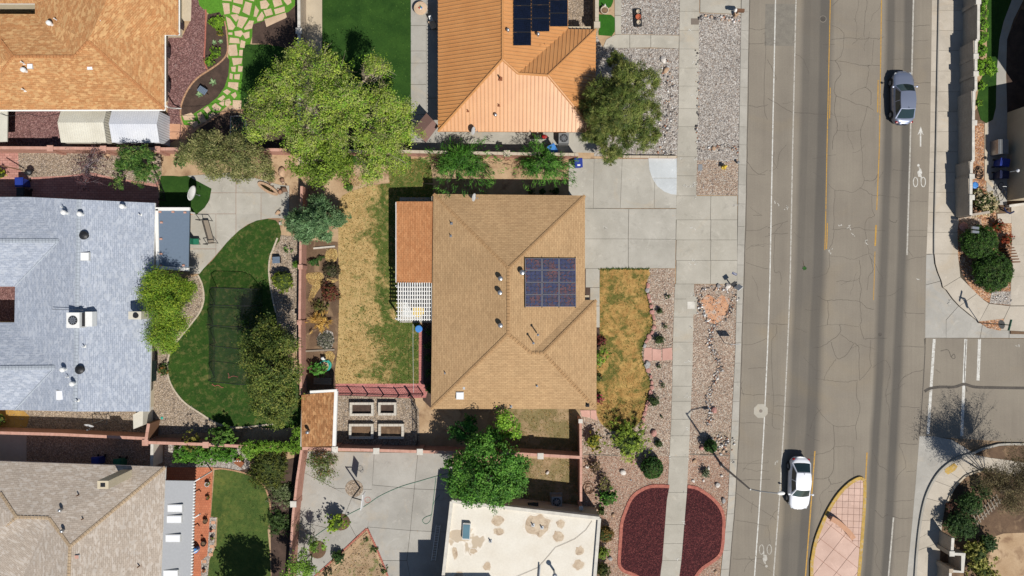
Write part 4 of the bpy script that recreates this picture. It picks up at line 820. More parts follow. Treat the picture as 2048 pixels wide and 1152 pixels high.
# ---------------------------------------------------------------- roofs and houses
def roof(name, vs, faces, mats, parent, th=.16, uvrot=None):
    """vs: (px,py,h) ; faces seen from above; mats [cover, trim]"""
    P = [W(*v) for v in vs]; o_ = ORG[parent.name]
    F = []
    for f in faces:
        n = (P[f[1]] - P[f[0]]).cross(P[f[2]] - P[f[0]])
        if n.z < 0: f = tuple(reversed(f))
        F.append(tuple(f))
    from mathutils.geometry import tessellate_polygon
    FT, own = [], []
    for fi, f in enumerate(F):
        nn = Vector((0, 0, 0))
        for i in range(1, len(f) - 1): nn += (P[f[i]] - P[f[0]]).cross(P[f[i + 1]] - P[f[0]])
        for tr_ in tessellate_polygon([[Vector((P[i].x, P[i].y, 0)) for i in f]]):
            t3_ = tuple(f[i] for i in tr_); n3 = (P[t3_[1]] - P[t3_[0]]).cross(P[t3_[2]] - P[t3_[0]])
            if n3.length < 1e-6: continue
            FT.append(t3_ if n3.z > 0 else t3_[::-1]); own.append(nn.normalized())
    F = FT
    n0 = len(P); V = P + [p - Vector((0, 0, th)) for p in P]
    E = {}
    for f in F:
        for i in range(len(f)):
            k_ = (f[i], f[(i + 1) % len(f)]); E[k_] = E.get(k_, 0) + 1
    bd = [k_ for k_ in E if (k_[1], k_[0]) not in E]
    FF = F + [tuple(n0 + i for i in reversed(f)) for f in F] + [(b_, a_, n0 + a_, n0 + b_) for a_, b_ in bd]
    me = bpy.data.meshes.new(name); me.from_pydata([tuple(v - o_) for v in V], [], FF)
    for m_ in mats: me.materials.append(m_)
    uvl = me.uv_layers.new(name='UVMap')
    for pi, pl in enumerate(me.polygons):
        pl.material_index = 0 if pi < len(F) else 1
        if pi < len(F):
            nn = own[pi]; up_ = Vector((0, 0, 1)) - nn * nn.z
            if up_.length < .02: up_ = Vector((1, 0, 0))
            up_.normalize(); u_ = up_.cross(nn)
            for li in pl.loop_indices:
                p = P[me.loops[li].vertex_index] if me.loops[li].vertex_index < n0 else P[0]
                uvl.data[li].uv = (p.dot(u_) + 50, p.dot(up_) + 50)
    me.update(); return link(name, me, parent)
def caps(name, edges, mat, parent, w=.26, l=.26, lift=.03):
    mb = MB()
    for a_, b_ in edges:
        p, q = W(*a_), W(*b_); d = q - p; n = int(d.length / l); dn = d.normalized(); side = dn.cross(Vector((0, 0, 1))).normalized(); upv = side.cross(dn)
        m_ = Matrix((dn, side, upv)).transposed()
        for i in range(n):
            c = p + d * ((i + .5) / n) + Vector((0, 0, lift))
            tl = m_ @ Matrix.Rotation(R(3.5), 3, 'Y')
            for sg in (-1, 1):
                t2 = tl @ Matrix.Rotation(R(-12 * sg), 3, 'X')
                mb.box(c + side * sg * w * .25, (l * .95, w * .5, .02), 0, t2)
    return mb.build(name, mat, parent, kind='stuff')
def walls(parent, pts, h, mat, ground=True, z0=-.02):
    """pts px on the ground plan"""
    return MB().prism([G2(p) for p in pts], z0, h).build('wall', X[mat], parent)
def vent_cap(parent, px, py, h, r=.17, hh=.28, mat='galvanised', tall=0):
    o = MB().cyl(W(px, py, h) - Vector((0, 0, .15)), W(px, py, h) + Vector((0, 0, hh)), r * .55, r * .55, 10)
    c = W(px, py, h)
    o.lathe(c + Vector((0, 0, hh)), [(r, 0), (r * 1.05, .06), (r * .7, .14), (r * .2, .17)], 12)
    return o.build('vent', X[mat], parent, smooth=False)
def pipe(parent, px, py, h, r=.05, hh=.4, mat='galvanised', base=True):
    c = W(px, py, h); o = MB().cyl(c - Vector((0, 0, .1)), c + Vector((0, 0, hh)), r, r, 8)
    if base: o.box(c + Vector((0, 0, .02)), (r * 5, r * 5, .02))
    return o.build('vent_pipe', X[mat], parent)
def skylight(parent, px, py, h, w_, d_, mat='dome_white', hh=.12, rz=0):
    c = W(px, py, h); f = MB().box(c + Vector((0, 0, 0)), (w_, d_, hh * 2), rz).build('skylight', X['skylight_frame'], parent)
    m = MB(); m.box(c + Vector((0, 0, hh + .02)), (w_ * .86, d_ * .86, .04), rz)
    return m.build('skylight_dome', X[mat], parent)
def turbine(parent, px, py, h, r=.2, mat='galvanised'):
    """round metal roof vent on a sleeve"""
    c = W(px, py, h); o = MB().cyl(c - Vector((0, 0, .2)), c + Vector((0, 0, .3)), r * .62, r * .62, 14)
    o.lathe(c + Vector((0, 0, .3)), [(r * .7, 0), (r, .06), (r, .18), (r * .8, .27), (r * .3, .31)], 16); return o.build('vent', X[mat], parent, smooth=False)
def gutter(parent, a_, b_, mat='trim_white', w_=.12, out=(0, 0)):
    p, q = W(*a_), W(*b_); d = (q - p).normalized(); side = Vector((-d.y, d.x, 0)) * w_ / 2
    mb = MB(); o_ = Vector((out[0], out[1], 0)) * w_ / 2
    mb.cyl(p + o_ - Vector((0, 0, .06)), q + o_ - Vector((0, 0, .06)), w_ / 2, w_ / 2, 6)
    return mb.build('gutter', X[mat], parent)
def dish(label, px, py, h, r=.34, az=200, el=38, mat='gutter_grey', mast=.5, grp=None):
    c = W(px, py, h); root = thing('satellite_dish', label, 'satellite dish', c, grp)
    d = Vector((math.sin(R(az)) * math.cos(R(el)), math.cos(R(az)) * math.cos(R(el)), math.sin(R(el))))
    rot = d.to_track_quat('Z', 'Y').to_matrix()
    ctr = c + Vector((0, 0, mast))
    MB().lathe(ctr, [(r * .05, -.0), (r * .5, r * .05), (r * .8, r * .13), (r, r * .22), (r * 1.0, r * .24), (r * .8, r * .17), (r * .4, r * .06), (.01, .03)], 20, rot=rot).build('dish', X[mat], root, smooth=True)
    MB().cyl(c - Vector((0, 0, .1)), ctr - d * .04, .025, .025, 8).build('mast', X['galvanised'], root)
    low = (Vector((0, 0, -1)) + d * d.z).normalized()
    MB().tube([ctr + low * r * .9, ctr + low * r * .6 + d * r * 1.1, ctr + d * r * 1.25], .015).box(ctr + d * r * 1.25, (.09, .09, .07)).build('feed_arm', X['galvanised'], root)
    return root

# tan shingle house in the middle
h3 = thing('house', 'large house with tan shingle hip roof and blue solar panels in the middle', 'house', W(1020, 600))
A_, B_, D_, E_, F_ = (867, 388, 2.8), (1170, 391, 2.8), (1193, 600, 2.8), (1193, 818, 2.8), (862, 818, 2.8)
C_ = (1170, 600, 2.8)
R1, R2, W1, W2 = (1017, 537, 4.3), (1016, 668, 4.3), (1062, 706, 3.93), (1087, 706, 3.93)
t3 = X['shingle_tan']
r3 = roof('roof', [A_, B_, C_, D_, E_, F_, R1, R2, W1, W2], [(0, 6, 1), (0, 5, 7, 6), (5, 4, 9, 8, 7), (4, 3, 9), (3, 2, 8, 9), (1, 6, 7, 8, 2)], [t3, X['trim_tan']], h3)
caps('ridge_cap', [(A_, R1), (B_, R1), (R1, R2), (F_, R2), (R2, W1), (W1, W2), (W2, E_), (W2, D_)], X['ridge_tan'], r3)
walls(h3, [(870, 400), (1150, 400), (1150, 590), (1172, 590), (1172, 800), (870, 800)], 2.45, 'stucco_tan')
for a_ in ((1001, 557, 4.12), (1000, 585, 4.12), (1001, 650, 4.12)): turbine(r3, *a_)
turbine(r3, 1044, 545, 4.05, .22)
for a_ in ((903, 447, 3.2), (902, 472, 3.15), (891, 746, 3.05), (1022, 817 - 4, 2.85)): pipe(r3, *a_, r=.04, hh=.3)
for a_, hh in (((1066, 684, 3.9), 1.0), ((1075, 668, 3.95), .95)):
    c = W(*a_); MB().cyl(c, c + Vector((0, 0, hh)), .05, .05, 8).lathe(c + Vector((0, 0, hh)), [(.09, 0), (.1, .08), (.03, .12)], 8).build('flue_pipe', X['galvanised'], r3)
skylight(r3, 920, 791, 3.12, .62, .6); skylight(r3, 928, 776, 3.15, .2, .22, 'gutter_grey', .06)
pipe(r3, 1074, 772, 3.35, .03, .2); pipe(r3, 1175, 810, 2.9, .06, .3, 'dark_rubber')
# patio cover, lower pitch and redder shingle
rp = roof('patio_roof', [(793, 403, 2.45), (868, 403, 2.62), (868, 566, 2.62), (793, 566, 2.45)], [(0, 1, 2, 3)], [X['shingle_patio'], X['trim_white']], h3)
for y in (412, 480, 556): MB().box(W(797, y, 1.2), (.14, .14, 2.3)).build('post', X['trim_white'], h3)
gutter(h3, (792, 404, 2.4), (792, 565, 2.4)); 
structure('patio_slab', [(800, 395), (868, 395), (868, 645), (800, 645)], GZ + .035, X['concrete_patio'], 0)
dish('grey satellite dish on the north edge of the tan roof', 947, 396, 3.0, .33, 105, 22)
# solar array, 3 by 4 panels
plain('frame_grey', (112, 112, 120), .5)
sa = thing('solar_array', 'blue and rust tinted solar array on the tan roof', 'solar panel', W(1100, 564, 3.6))
def plane_h(px, py, p0, p1, p2):
    """height of plane through three (px,py,h) points along the pixel ray"""
    a_, b_, c_ = W(*p0), W(*p1), W(*p2); n = (b_ - a_).cross(c_ - a_); o = Vector((0, 0, H)); g = W(px, py, 0); d = g - o
    t_ = n.dot(a_ - o) / n.dot(d); return (o + d * t_).z
EP = (B_, C_, W1)
def panel(root, cx, cy, w_px, h_px, planept, mat, lift=.1, frame='frame_grey', name='solar_panel', gap=.02):
    q = [(cx - w_px / 2, cy - h_px / 2), (cx + w_px / 2, cy - h_px / 2), (cx + w_px / 2, cy + h_px / 2), (cx - w_px / 2, cy + h_px / 2)]
    P = [W(x, y, plane_h(x, y, *planept) + lift) for x, y in q]
    n = (P[1] - P[0]).cross(P[3] - P[0]).normalized(); n = n if n.z > 0 else -n
    c = sum(P, Vector()) / 4; P = [p + (c - p).normalized() * gap for p in P]
    me = bpy.data.meshes.new(name); o_ = ORG[root.name]; th = n * .04
    I = [p + (c - p).normalized() * .045 + n * .003 for p in P]
    V = [p - th for p in P] + P + I
    F = [(0, 1, 2, 3)] + [(i, 4 + i, 4 + (i + 1) % 4, (i + 1) % 4) for i in range(4)] + [(4 + i, 8 + i, 8 + (i + 1) % 4, 4 + (i + 1) % 4) for i in range(4)] + [(8, 11, 10, 9)]
    me.from_pydata([tuple(v - o_) for v in V], [], F); me.materials.append(X[frame]); me.materials.append(X[mat]); me.polygons[len(F) - 1].material_index = 1
    uvl = me.uv_layers.new(name='UVMap'); u_ = (P[1] - P[0]).normalized(); v_ = (P[3] - P[0]).normalized(); ox = random.randint(0, 40)
    for pl in me.polygons:
        for li in pl.loop_indices:
            p = V[me.loops[li].vertex_index] - I[0]; uvl.data[li].uv = (p.dot(u_) + ox * .107 * 3, p.dot(v_) + ox * .107)
    me.update(); return link(name, me, root)
for i in range(3):
    for j in range(4): panel(sa, 1067 + 34.0 * i + (0.15 * j), 528.5 + 24.4 * j, 34.0, 24.4, EP, 'solar_cells', .12)
mb = MB()
for x in (1050, 1084, 1118, 1151): mb.cyl(W(x, 514, plane_h(x, 514, *EP) + .06), W(x, 616, plane_h(x, 616, *EP) + .06), .025, .025, 4)
mb.build('rail', X['black_metal'], sa)
# orange standing seam roof
h2 = thing('house', 'house with bright orange standing seam metal roof at the top', 'house', W(1030, 100))
m1, m2, m3, m4, m5, m6, m7, m8 = (876, -130, 2.8), (876, 263, 2.8), (1005, -130, 4.9), (1005, 119, 4.9), (1036, 147, 4.45), (1096, 151, 4.45), (1192, 59, 2.8), (1190, 264, 2.8)
m9, m10 = (1136, 58, 2.85), (1136, -130, 2.85)
m5 = (1036, 147, plane_h(1036, 147, m2, m8, m4)); m6 = (1096, 151, plane_h(1096, 151, m2, m8, m4))
MO = X['metal_orange']
V2 = [m1, m2, m3, m4, m5, m6, m7, m8, m9, m10]; F2 = [(0, 2, 3, 1), (1, 3, 4, 5, 7), (7, 5, 6), (6, 5, 4, 8), (2, 9, 8, 4, 3)]
r2 = roof('roof', V2, F2, [MO, X['trim_copper']], h2)
def seams(vs, face, ribdir, step, parent, mat, hgt=.06, wid=.085):
    """raised seams clipped to a roof face; ribs run down the slope"""
    P = [W(*vs[i]) for i in face]; nn = Vector()
    for i in range(1, len(P) - 1): nn += (P[i] - P[0]).cross(P[i + 1] - P[0])
    nn.normalize(); nn = nn if nn.z > 0 else -nn
    up_ = (Vector((0, 0, 1)) - nn * nn.z).normalized(); u_ = up_.cross(nn)
    U = [p.dot(u_) for p in P]; mb = MB(); a_ = min(U) + step / 2
    while a_ < max(U):
        hits = []
        for i in range(len(P)):
            p, q = P[i], P[(i + 1) % len(P)]; x, y = p.dot(u_) - a_, q.dot(u_) - a_
            if x * y < 0: hits.append(p + (q - p) * (x / (x - y)))
        if len(hits) >= 2:
            hits.sort(key=lambda v: v.dot(up_)); p, q = hits[0], hits[-1]
            if (q - p).length > .15:
                s_ = u_ * wid / 2
                vs_ = [p - s_, p + s_, q + s_, q - s_]; tp = [p - s_ * .5 + nn * hgt, p + s_ * .5 + nn * hgt, q + s_ * .5 + nn * hgt, q - s_ * .5 + nn * hgt]
                mb.add(vs_ + tp, [(4, 5, 6, 7), (0, 1, 5, 4), (1, 2, 6, 5), (2, 3, 7, 6), (3, 0, 4, 7)])
        a_ += step
    return mb.build('seam', mat, parent, kind='stuff') if mb.v else None
for f in F2: seams(V2, f, 0, .305, r2, MO)
def flash(parent, edges, w_, mat):
    for a_, b_ in edges:
        p, q = W(*a_), W(*b_); mb = MB(); mb.cyl(p + Vector((0, 0, .02)), q + Vector((0, 0, .02)), w_ / 2, w_ / 2, 6); mb.build('ridge_flashing', mat, parent)
flash(r2, [(m2, m4), (m3, m4), (m4, m5), (m5, m6), (m6, m8), (m6, m7)], .2, MO)
walls(h2, [(895, -120), (1122, -120), (1122, 75), (1175, 75), (1175, 250), (895, 250)], 2.45, 'stucco_tan')
for a_ in ((1016, 64, 4.6), (1076, 72, 3.8)): turbine(r2, *a_, .13)
vent_cap(r2, 991, 231, 3.3, .14, .2); pipe(r2, 1001, 158, 4.4, .06, .55, 'rust'); pipe(r2, 998, 211, 3.6, .04, .25, 'rust'); pipe(r2, 936, 222, 3.4, .04, .25, 'rust'); pipe(r2, 1090, 90, 3.5, .05, .25, 'metal_orange'); pipe(r2, 1081, 92, 3.6, .08, .2, 'metal_orange')
dish('grey satellite dish on the south eave of the orange roof', 946, 264, 2.9, .33, 105, 22)
sb = thing('solar_array', 'plain black solar array on the orange metal roof', 'solar panel', W(1080, 40, 3.6))
EP2 = (m4, m9, m10)
for i, (y0, y1) in enumerate(((-120, 91), (-120, 63), (-120, 53))):
    n = 0; y = y1
    while y > -90: panel(sb, 1044.5 + 36.6 * i, y - 13.3, 36.2, 26.4, (m3, m9, m10), 'solar_black', .12, 'black_metal'); y -= 26.6
# courtyard wall
# copper shingle house top left
h1 = thing('house', 'large house with mottled copper brown shingle roof in the top left corner', 'house', W(180, 100))
q = [(-160, 220, 2.7), (329, 219, 2.7), (329, 70, 2.7), (357, 70, 2.7), (357, -260, 2.7), (-160, -260, 2.7), (176, 82, 4.05), (148, 113, 3.9), (26, 113, 3.9), (-60, 40, 3.6), (240, -60, 4.3), (70, -110, 3.9)]
# notch for the small dark courtyard
nt = [(-160, 7, 3.15), (70, 7, 3.15), (70, 28, 3.3), (-160, 28, 3.3)]
V1 = q + nt
F1 = [(0, 1, 6, 7, 8), (0, 8, 15), (1, 2, 6), (2, 3, 10, 6), (3, 4, 10), (4, 5, 11, 10), (15, 8, 7, 14), (7, 6, 14), (14, 6, 10, 13), (13, 10, 11), (13, 11, 5, 12)]
r1 = roof('roof', V1, F1, [X['shingle_copper'], X['trim_white']], h1)
caps('ridge_cap', [(q[1], q[6]), (q[6], q[7]), (q[7], q[8]), (q[3], (290, 0, 3.35)), (q[8], (0, 80, 3.75)), (q[8], (0, 145, 3.5))], X['ridge_copper'], r1)
walls(h1, [(-140, 205), (338, 205), (338, 76), (366, 76), (366, -240), (-140, -240), (-140, 33), (127, 33), (127, 61), (-140, 61)], 2.4, 'stucco_cream', z0=0)
structure('courtyard_floor', [(-140, 572), (80, 572), (80, 643), (-140, 643)], .12, X['gravel_red'], 0)
structure('courtyard_floor', [(-140, 33), (127, 33), (127, 61), (-140, 61)], .12, X['mulch_dark'], 0)
gutter(h1, (330, 70, 2.62), (330, 219, 2.62)); gutter(h1, (-100, 221, 2.62), (330, 220, 2.62)); gutter(h1, (358, -100, 2.62), (358, 70, 2.62))
for y, l_ in ((103, .9), (172, .9)): MB().box(W(334.5, y, 1.5), (.06, l_, .9)).build('window', X['window_glass'], h1)
MB().box(W(362, 51, 1.5), (.06, .5, .9)).build('window', X['window_glass'], h1)
for a_ in ((105, 50, 3.5), (54, 143, 3.5)): turbine(r1, *a_, .2, 'white_plastic')
for a_ in ((115, 41, 3.45), (49, 127, 3.7), (51, 181, 3.1)): pipe(r1, *a_, r=.045, hh=.45, mat='white_plastic')
skylight(r1, 198, 39, 3.95, .46, .38, 'dome_white', .08); skylight(r1, 181, 135, 3.55, .46, .42, 'dome_white', .08); skylight(r1, 61, 133, 3.7, .42, .38, 'dome_white', .08)
mb = MB().tube([W(330, 209, 2.6), W(335, 214, 2.3), W(346, 216.5, 1.0), W(362, 217, .2)], .05); mb.build('downspout', X['trim_white'], h1)
# grey blue shingle house left
h4 = thing('house', 'long house with pale blue grey shingle roof on the left', 'house', W(150, 610))
TOP = (158, 399, 4.25); BOT = (150, 823, 4.25)
V4 = [TOP, BOT, (310, 406, 2.75), (299, 823, 2.75), (118, 482, 3.9), (110, 735, 3.9), (56, 394, 3.15), (30, 573, 2.95), (29, 645, 2.95), (30, 820, 2.95), (-160, 481, 3.9), (-160, 737, 3.9), (-160, 394, 3.15), (-160, 573, 2.95), (-160, 645, 2.95), (-160, 820, 2.95)]
F4 = [(0, 2, 3, 1), (0, 1, 5, 8, 7, 4), (0, 4, 6), (1, 9, 5), (6, 4, 10, 12), (4, 7, 13, 10), (8, 5, 11, 14), (5, 9, 15, 11)]
r4 = roof('roof', V4, F4, [X['shingle_blue'], X['trim_white']], h4)
caps('ridge_cap', [(TOP, BOT), ((118, 482, 3.9), (-100, 481, 3.9)), ((110, 735, 3.9), (-100, 737, 3.9))], X['ridge_blue'], r4, w=.34)
flash(r4, [((30, 820, 2.95), (110, 735, 3.9)), ((30, 573, 2.95), (118, 482, 3.9))], .1, X['ridge_blue'])
walls(h4, [(-150, 405), (316, 416), (316, 560), (312, 640), (311, 700), (309, 812), (-150, 805), (-150, 643), (80, 643), (80, 572), (-150, 572)], 2.3, 'stucco_cream', z0=0)
MB().box(W(304, 742, 1.6), (.3, 1.7, .9)).build('window', X['window_glass'], h4)
for a_ in ((134, 426, 4.05), (166, 429, 4.15), (250, 414, 3.35), (132, 738, 4.05), (151, 766, 4.2)): turbine(r4, *a_, .2, 'white_plastic')
for a_ in ((128, 415, 3.95), (282, 430, 3.0), (138, 753, 4.1), (157, 801, 4.2), (170, 693, 4.1)): pipe(r4, *a_, r=.04, hh=.4, mat='white_plastic')
for a_ in ((171, 471, 4.1), (162.5, 739, 4.15)):
    c = W(*a_); MB().cyl(c - Vector((0, 0, .15)), c + Vector((0, 0, .18)), .26, .26, 16).lathe(c + Vector((0, 0, .18)), [(.34, 0), (.34, .1), (.2, .2), (.05, .24)], 18).build('turbine_vent', X['black_metal'], r4)
skylight(r4, 171, 513, 4.1, .7, .66, 'dome_white', .1); skylight(r4, 122, 790, 3.85, .62, .78, 'dome_white', .12)
# rooftop cooler
ac = thing('rooftop_cooler', 'white rooftop air conditioning unit with round fan grille on the blue grey roof', 'air conditioner', W(165, 640, 4.1))
c = W(154, 640, 4.5); MB().box(c, (1.02, 1.2, 1.0)).build('cabinet', X['white_plastic'], ac)
MB().lathe(c + Vector((0, .0, .5)), [(.36, 0), (.36, .03), (.33, .035)], 20).build('fan_grille', X['black_metal'], ac)
fb = MB()
for i in range(5): fb.box(c + Vector((0, 0, .545)), (.62, .09, .02), i * R(36))
fb.lathe(c + Vector((0, 0, .54)), [(.08, 0), (.08, .04)], 10); fb.build('fan_blade', X['galvanised'], ac)
MB().box(W(170.5, 639, 4.35), (.28, 1.05, .7)).build('louvre', X['black_metal'], ac)
MB().box(W(182, 638, 4.3), (.55, 1.15, .6)).build('duct', X['white_plastic'], ac)
mb = MB().cyl(W(104, 618.5, 4.1), W(166, 620.5, 4.6), .025, .025, 6); mb.build('conduit', X['galvanised'], ac)
# stucco chimney
ch = MB().box(Vector((W(272, 631, 4.5).x - .1 , W(272, 631, 4.5).y, 2.25)), (1.0, .62, 4.5)).build('chimney', X['stucco_white'], h4)
c = W(272, 631, 4.5); MB().cyl(c + Vector((0, 0, -.1)), c + Vector((0, 0, .12)), .23, .2, 12).build('chimney_pot', X['black_metal'], h4)
# patio cover
pc = thing('patio_cover', 'flat blue grey patio cover with cream frame beside the blue grey house', 'patio cover', W(348, 480))
MB().prism([tuple(W(*p, 2.55).xy) for p in ((317, 421), (379, 421), (377, 538), (316, 533))], 2.46, 2.55).build('roof_panel', X['patio_roof_blue'], pc)
for a_, b_ in (((311, 418), (379, 418)), ((313, 418), (315, 536)), ((316, 535), (377, 539))):
    mb = MB(); mb.ribbon([tuple(W(*p, 2.62).xy) for p in (a_, b_)], .26, 2.44, 2.62); mb.build('beam', X['trim_white'], pc)
for p in ((376, 424), (375, 534)): MB().box(W(p[0], p[1], 1.25), (.12, .12, 2.4)).build('post', X['trim_white'], pc)
for p in ((320, 424), (346, 424), (370, 425), (323, 445), (322, 478), (322, 508), (321, 531), (367, 531)): MB().box(W(*p, 2.6), (.2, .14, .1)).build('bracket', X['cap_rose'], pc)
structure('patio_strip', [(370, 425), (389, 425), (387, 540), (370, 540)], GZ + .03, X['slab_salmon'], 0)
# beige grey shingle house bottom left
h5 = thing('house', 'house with beige grey shingle roof and cream chimney in the bottom left corner', 'house', W(150, 1060))
e1, e2, e3, e4 = (-160, 917, 2.75), (331, 934, 2.75), (316, 1300, 2.75), (-160, 1300, 2.75)
p1, p2, p3, p4, p5 = (140, 1093, 4.2), (98, 1036, 3.85), (33, 1034, 3.85), (-80, 900, 2.75), (133, 1260, 4.2)
V5 = [e1, e2, e3, p5, p1, p2, p3, (-160, 1150, 2.75), (-20, 1300, 2.75), (-60, 960, 3.2)]
F5 = [(0, 1, 4, 5, 6), (1, 2, 3, 4), (2, 8, 3), (4, 3, 8, 5), (5, 8, 7, 6), (6, 7, 0)]
r5 = roof('roof', V5, F5, [X['shingle_grey'], X['trim_white']], h5)
caps('ridge_cap', [(e2, p1), (p1, p2), (p2, p3), (p1, p5), (p3, (0, 985, 3.4)), (p3, (-5, 1066, 3.45))], X['ridge_grey'], r5)
walls(h5, [(-150, 930), (318, 945), (308, 1290), (-150, 1290)], 2.4, 'stucco_cream', z0=0)
b0 = W(247, 950, 3.4); t0 = W(232, 964, 6.0)
MB().box((b0.x + .0, b0.y - .0, 4.55), (.85, .62, 3.2)).build('chimney', X['stucco_cream'], h5)
MB().box((b0.x - .0, b0.y, 6.16), (.35, .3, .04)).build('chimney_pot', X['black_metal'], h5)
for a_ in ((127, 1017, 3.55), (131, 1058, 3.85)): turbine(r5, *a_, .13)
for a_ in ((159, 989, 3.3), (169, 1036, 3.6), (280, 1131, 3.05)): pipe(r5, *a_, r=.05, hh=.4, mat='wood_brown')
skylight(r5, 155, 1113, 4.1, .34, .3, 'cap_rose', .08)
pg = thing('patio_cover', 'grey metal patio cover with four white skylights beside the beige grey roof', 'patio cover', W(355, 1060))
pcv = [(331, 961, 2.75), (389, 962, 2.45), (379, 1300, 2.45), (317, 1300, 2.75)]
roof('roof_panel', pcv, [(0, 1, 2, 3)], [X['patio_roof_grey'], X['trim_white']], pg, th=.09)
for cx, cy in ((350.5, 1016), (349, 1038), (346.5, 1076), (342, 1147)):
    c = W(cx, cy, 2.68); MB().box(c, (1.22, .62, .14)).build('skylight', X['skylight_frame'], pg); MB().box(c + Vector((0, 0, .08)), (1.1, .5, .03)).build('skylight_dome', X['dome_white'], pg)
for y in range(968, 1200, 6):
    x = 389.5 - (y - 962) * .03; MB().box(W(x, y, 2.42), (.16, .1, .12)).build('rafter_end', X['trim_white'], pg)
for (x, y) in ((389, 963), (387, 1036), (384, 1107)):
    p = W(x, y, 2.4); q_ = W(x + 10, y - 6, 2.4); MB().cyl(p, q_, .055, .055, 4).build('brace', X['trim_white'], pg)
    MB().cyl((q_.x, q_.y, 2.4), (q_.x, q_.y, 0 if y < 1000 else 2.1), .055, .055, 6).build('post', X['trim_white'], pg)
# flat roofed house
h6 = thing('house', 'flat roofed house with stained cream roof and white parapet at the bottom', 'house', W(1040, 1080))
fr = [tuple(W(*p, 3.0).xy) for p in ((903, 1003), (1199, 1037), (1178, 1300), (870, 1300))]
MB().prism(fr, 0, 2.72).build('wall', X['stucco_tan'], h6)
MB().prism([G2(p) for p in ((884, 1148), (1000, 1148), (1000, 1300), (884, 1300))], 0, 4.8).build('wall', X['stucco_tan'], h6); MB().prism([G2(p) for p in ((847, 1173), (884, 1173), (884, 1300), (847, 1300))], 0, 4.8).build('wall', X['stucco_tan'], h6)
c_ = Vector((sum(p[0] for p in fr) / 4, sum(p[1] for p in fr) / 4))
inr = [tuple(Vector(p) + (c_ - Vector(p)).normalized() * .28) for p in fr]
rf6 = MB().prism([tuple(Vector(p) + (c_ - Vector(p)).normalized() * .05) for p in fr], 2.7, 2.78).build('roof', X['flat_roof'], h6)
mb = MB()
for i in range(4):
    a_, b_ = Vector(fr[i]), Vector(fr[(i + 1) % 4]); mb.ribbon([tuple(a_), tuple(b_)], .26, 2.5, 2.995 + i * .002)
mb.build('parapet', X['cap_white'], h6)
def stain(cx, cy, rx, ry, seed):
    rr = random.Random(seed); pts = [(cx + rx * (1 + rr.uniform(-.22, .22)) * math.cos(i / 14 * 6.283), cy + ry * (1 + rr.uniform(-.22, .22)) * math.sin(i / 14 * 6.283)) for i in range(14)]
    pts = cr(pts, 3, True)
    big = [(cx + (p[0] - cx) * 1.22, cy + (p[1] - cy) * 1.22) for p in pts]
    hh = 2.785; MB().prism([tuple(W(*p, hh).xy) for p in big], hh - .02, hh).build('stain_rim', X['roof_stain_rim'], rf6)
    MB().prism([tuple(W(*p, hh + .004).xy) for p in pts], hh - .02, hh + .004).build('stain', X['roof_stain'], rf6)
for i, a_ in enumerate(((1076, 1050, 24, 22), (1121, 1048, 9, 8), (1116, 1072, 11, 11), (995, 1041, 12, 10), (997, 1063, 11, 8), (1159, 1102, 10, 9), (1157, 1130, 11, 10), (974, 1133, 7, 8), (910, 1105, 5, 13), (946, 1102, 8, 5), (918, 1150, 9, 6))): stain(*a_, i + 3)
skylight(rf6, 933, 1062, 2.95, .62, 1.3, 'glass_skylight', .14, R(-3))
for a_ in ((1084, 1055), (981, 1082), (1066, 1050)): pipe(rf6, a_[0], a_[1], 2.8, .05, .35)
c = W(1108, 1141, 2.8); MB().cyl(c, c + Vector((0, 0, .9)), .09, .09, 10).lathe(c + Vector((0, 0, .9)), [(.18, 0), (.2, .12), (.06, .2)], 12).build('flue', X['galvanised'], rf6)
MB().cyl(W(1080, 1130, 3.0), W(1078, 1160, 3.0), .06, .06, 8).build('pipe', X['galvanised'], rf6)
mb = MB(); mb.tube([W(x, y, 2.83) for x, y in ((1184, 1042), (1172, 1060), (1150, 1078), (1130, 1087), (1111, 1095), (1090, 1120), (1075, 1136), (1030, 1155))], .012, 4); mb.build('cable', X['wood_brown'], rf6)
MB().box(W(1066, 1009, 1.6), (.9, .3, .2)).build('window', X['window_glass'], h6)
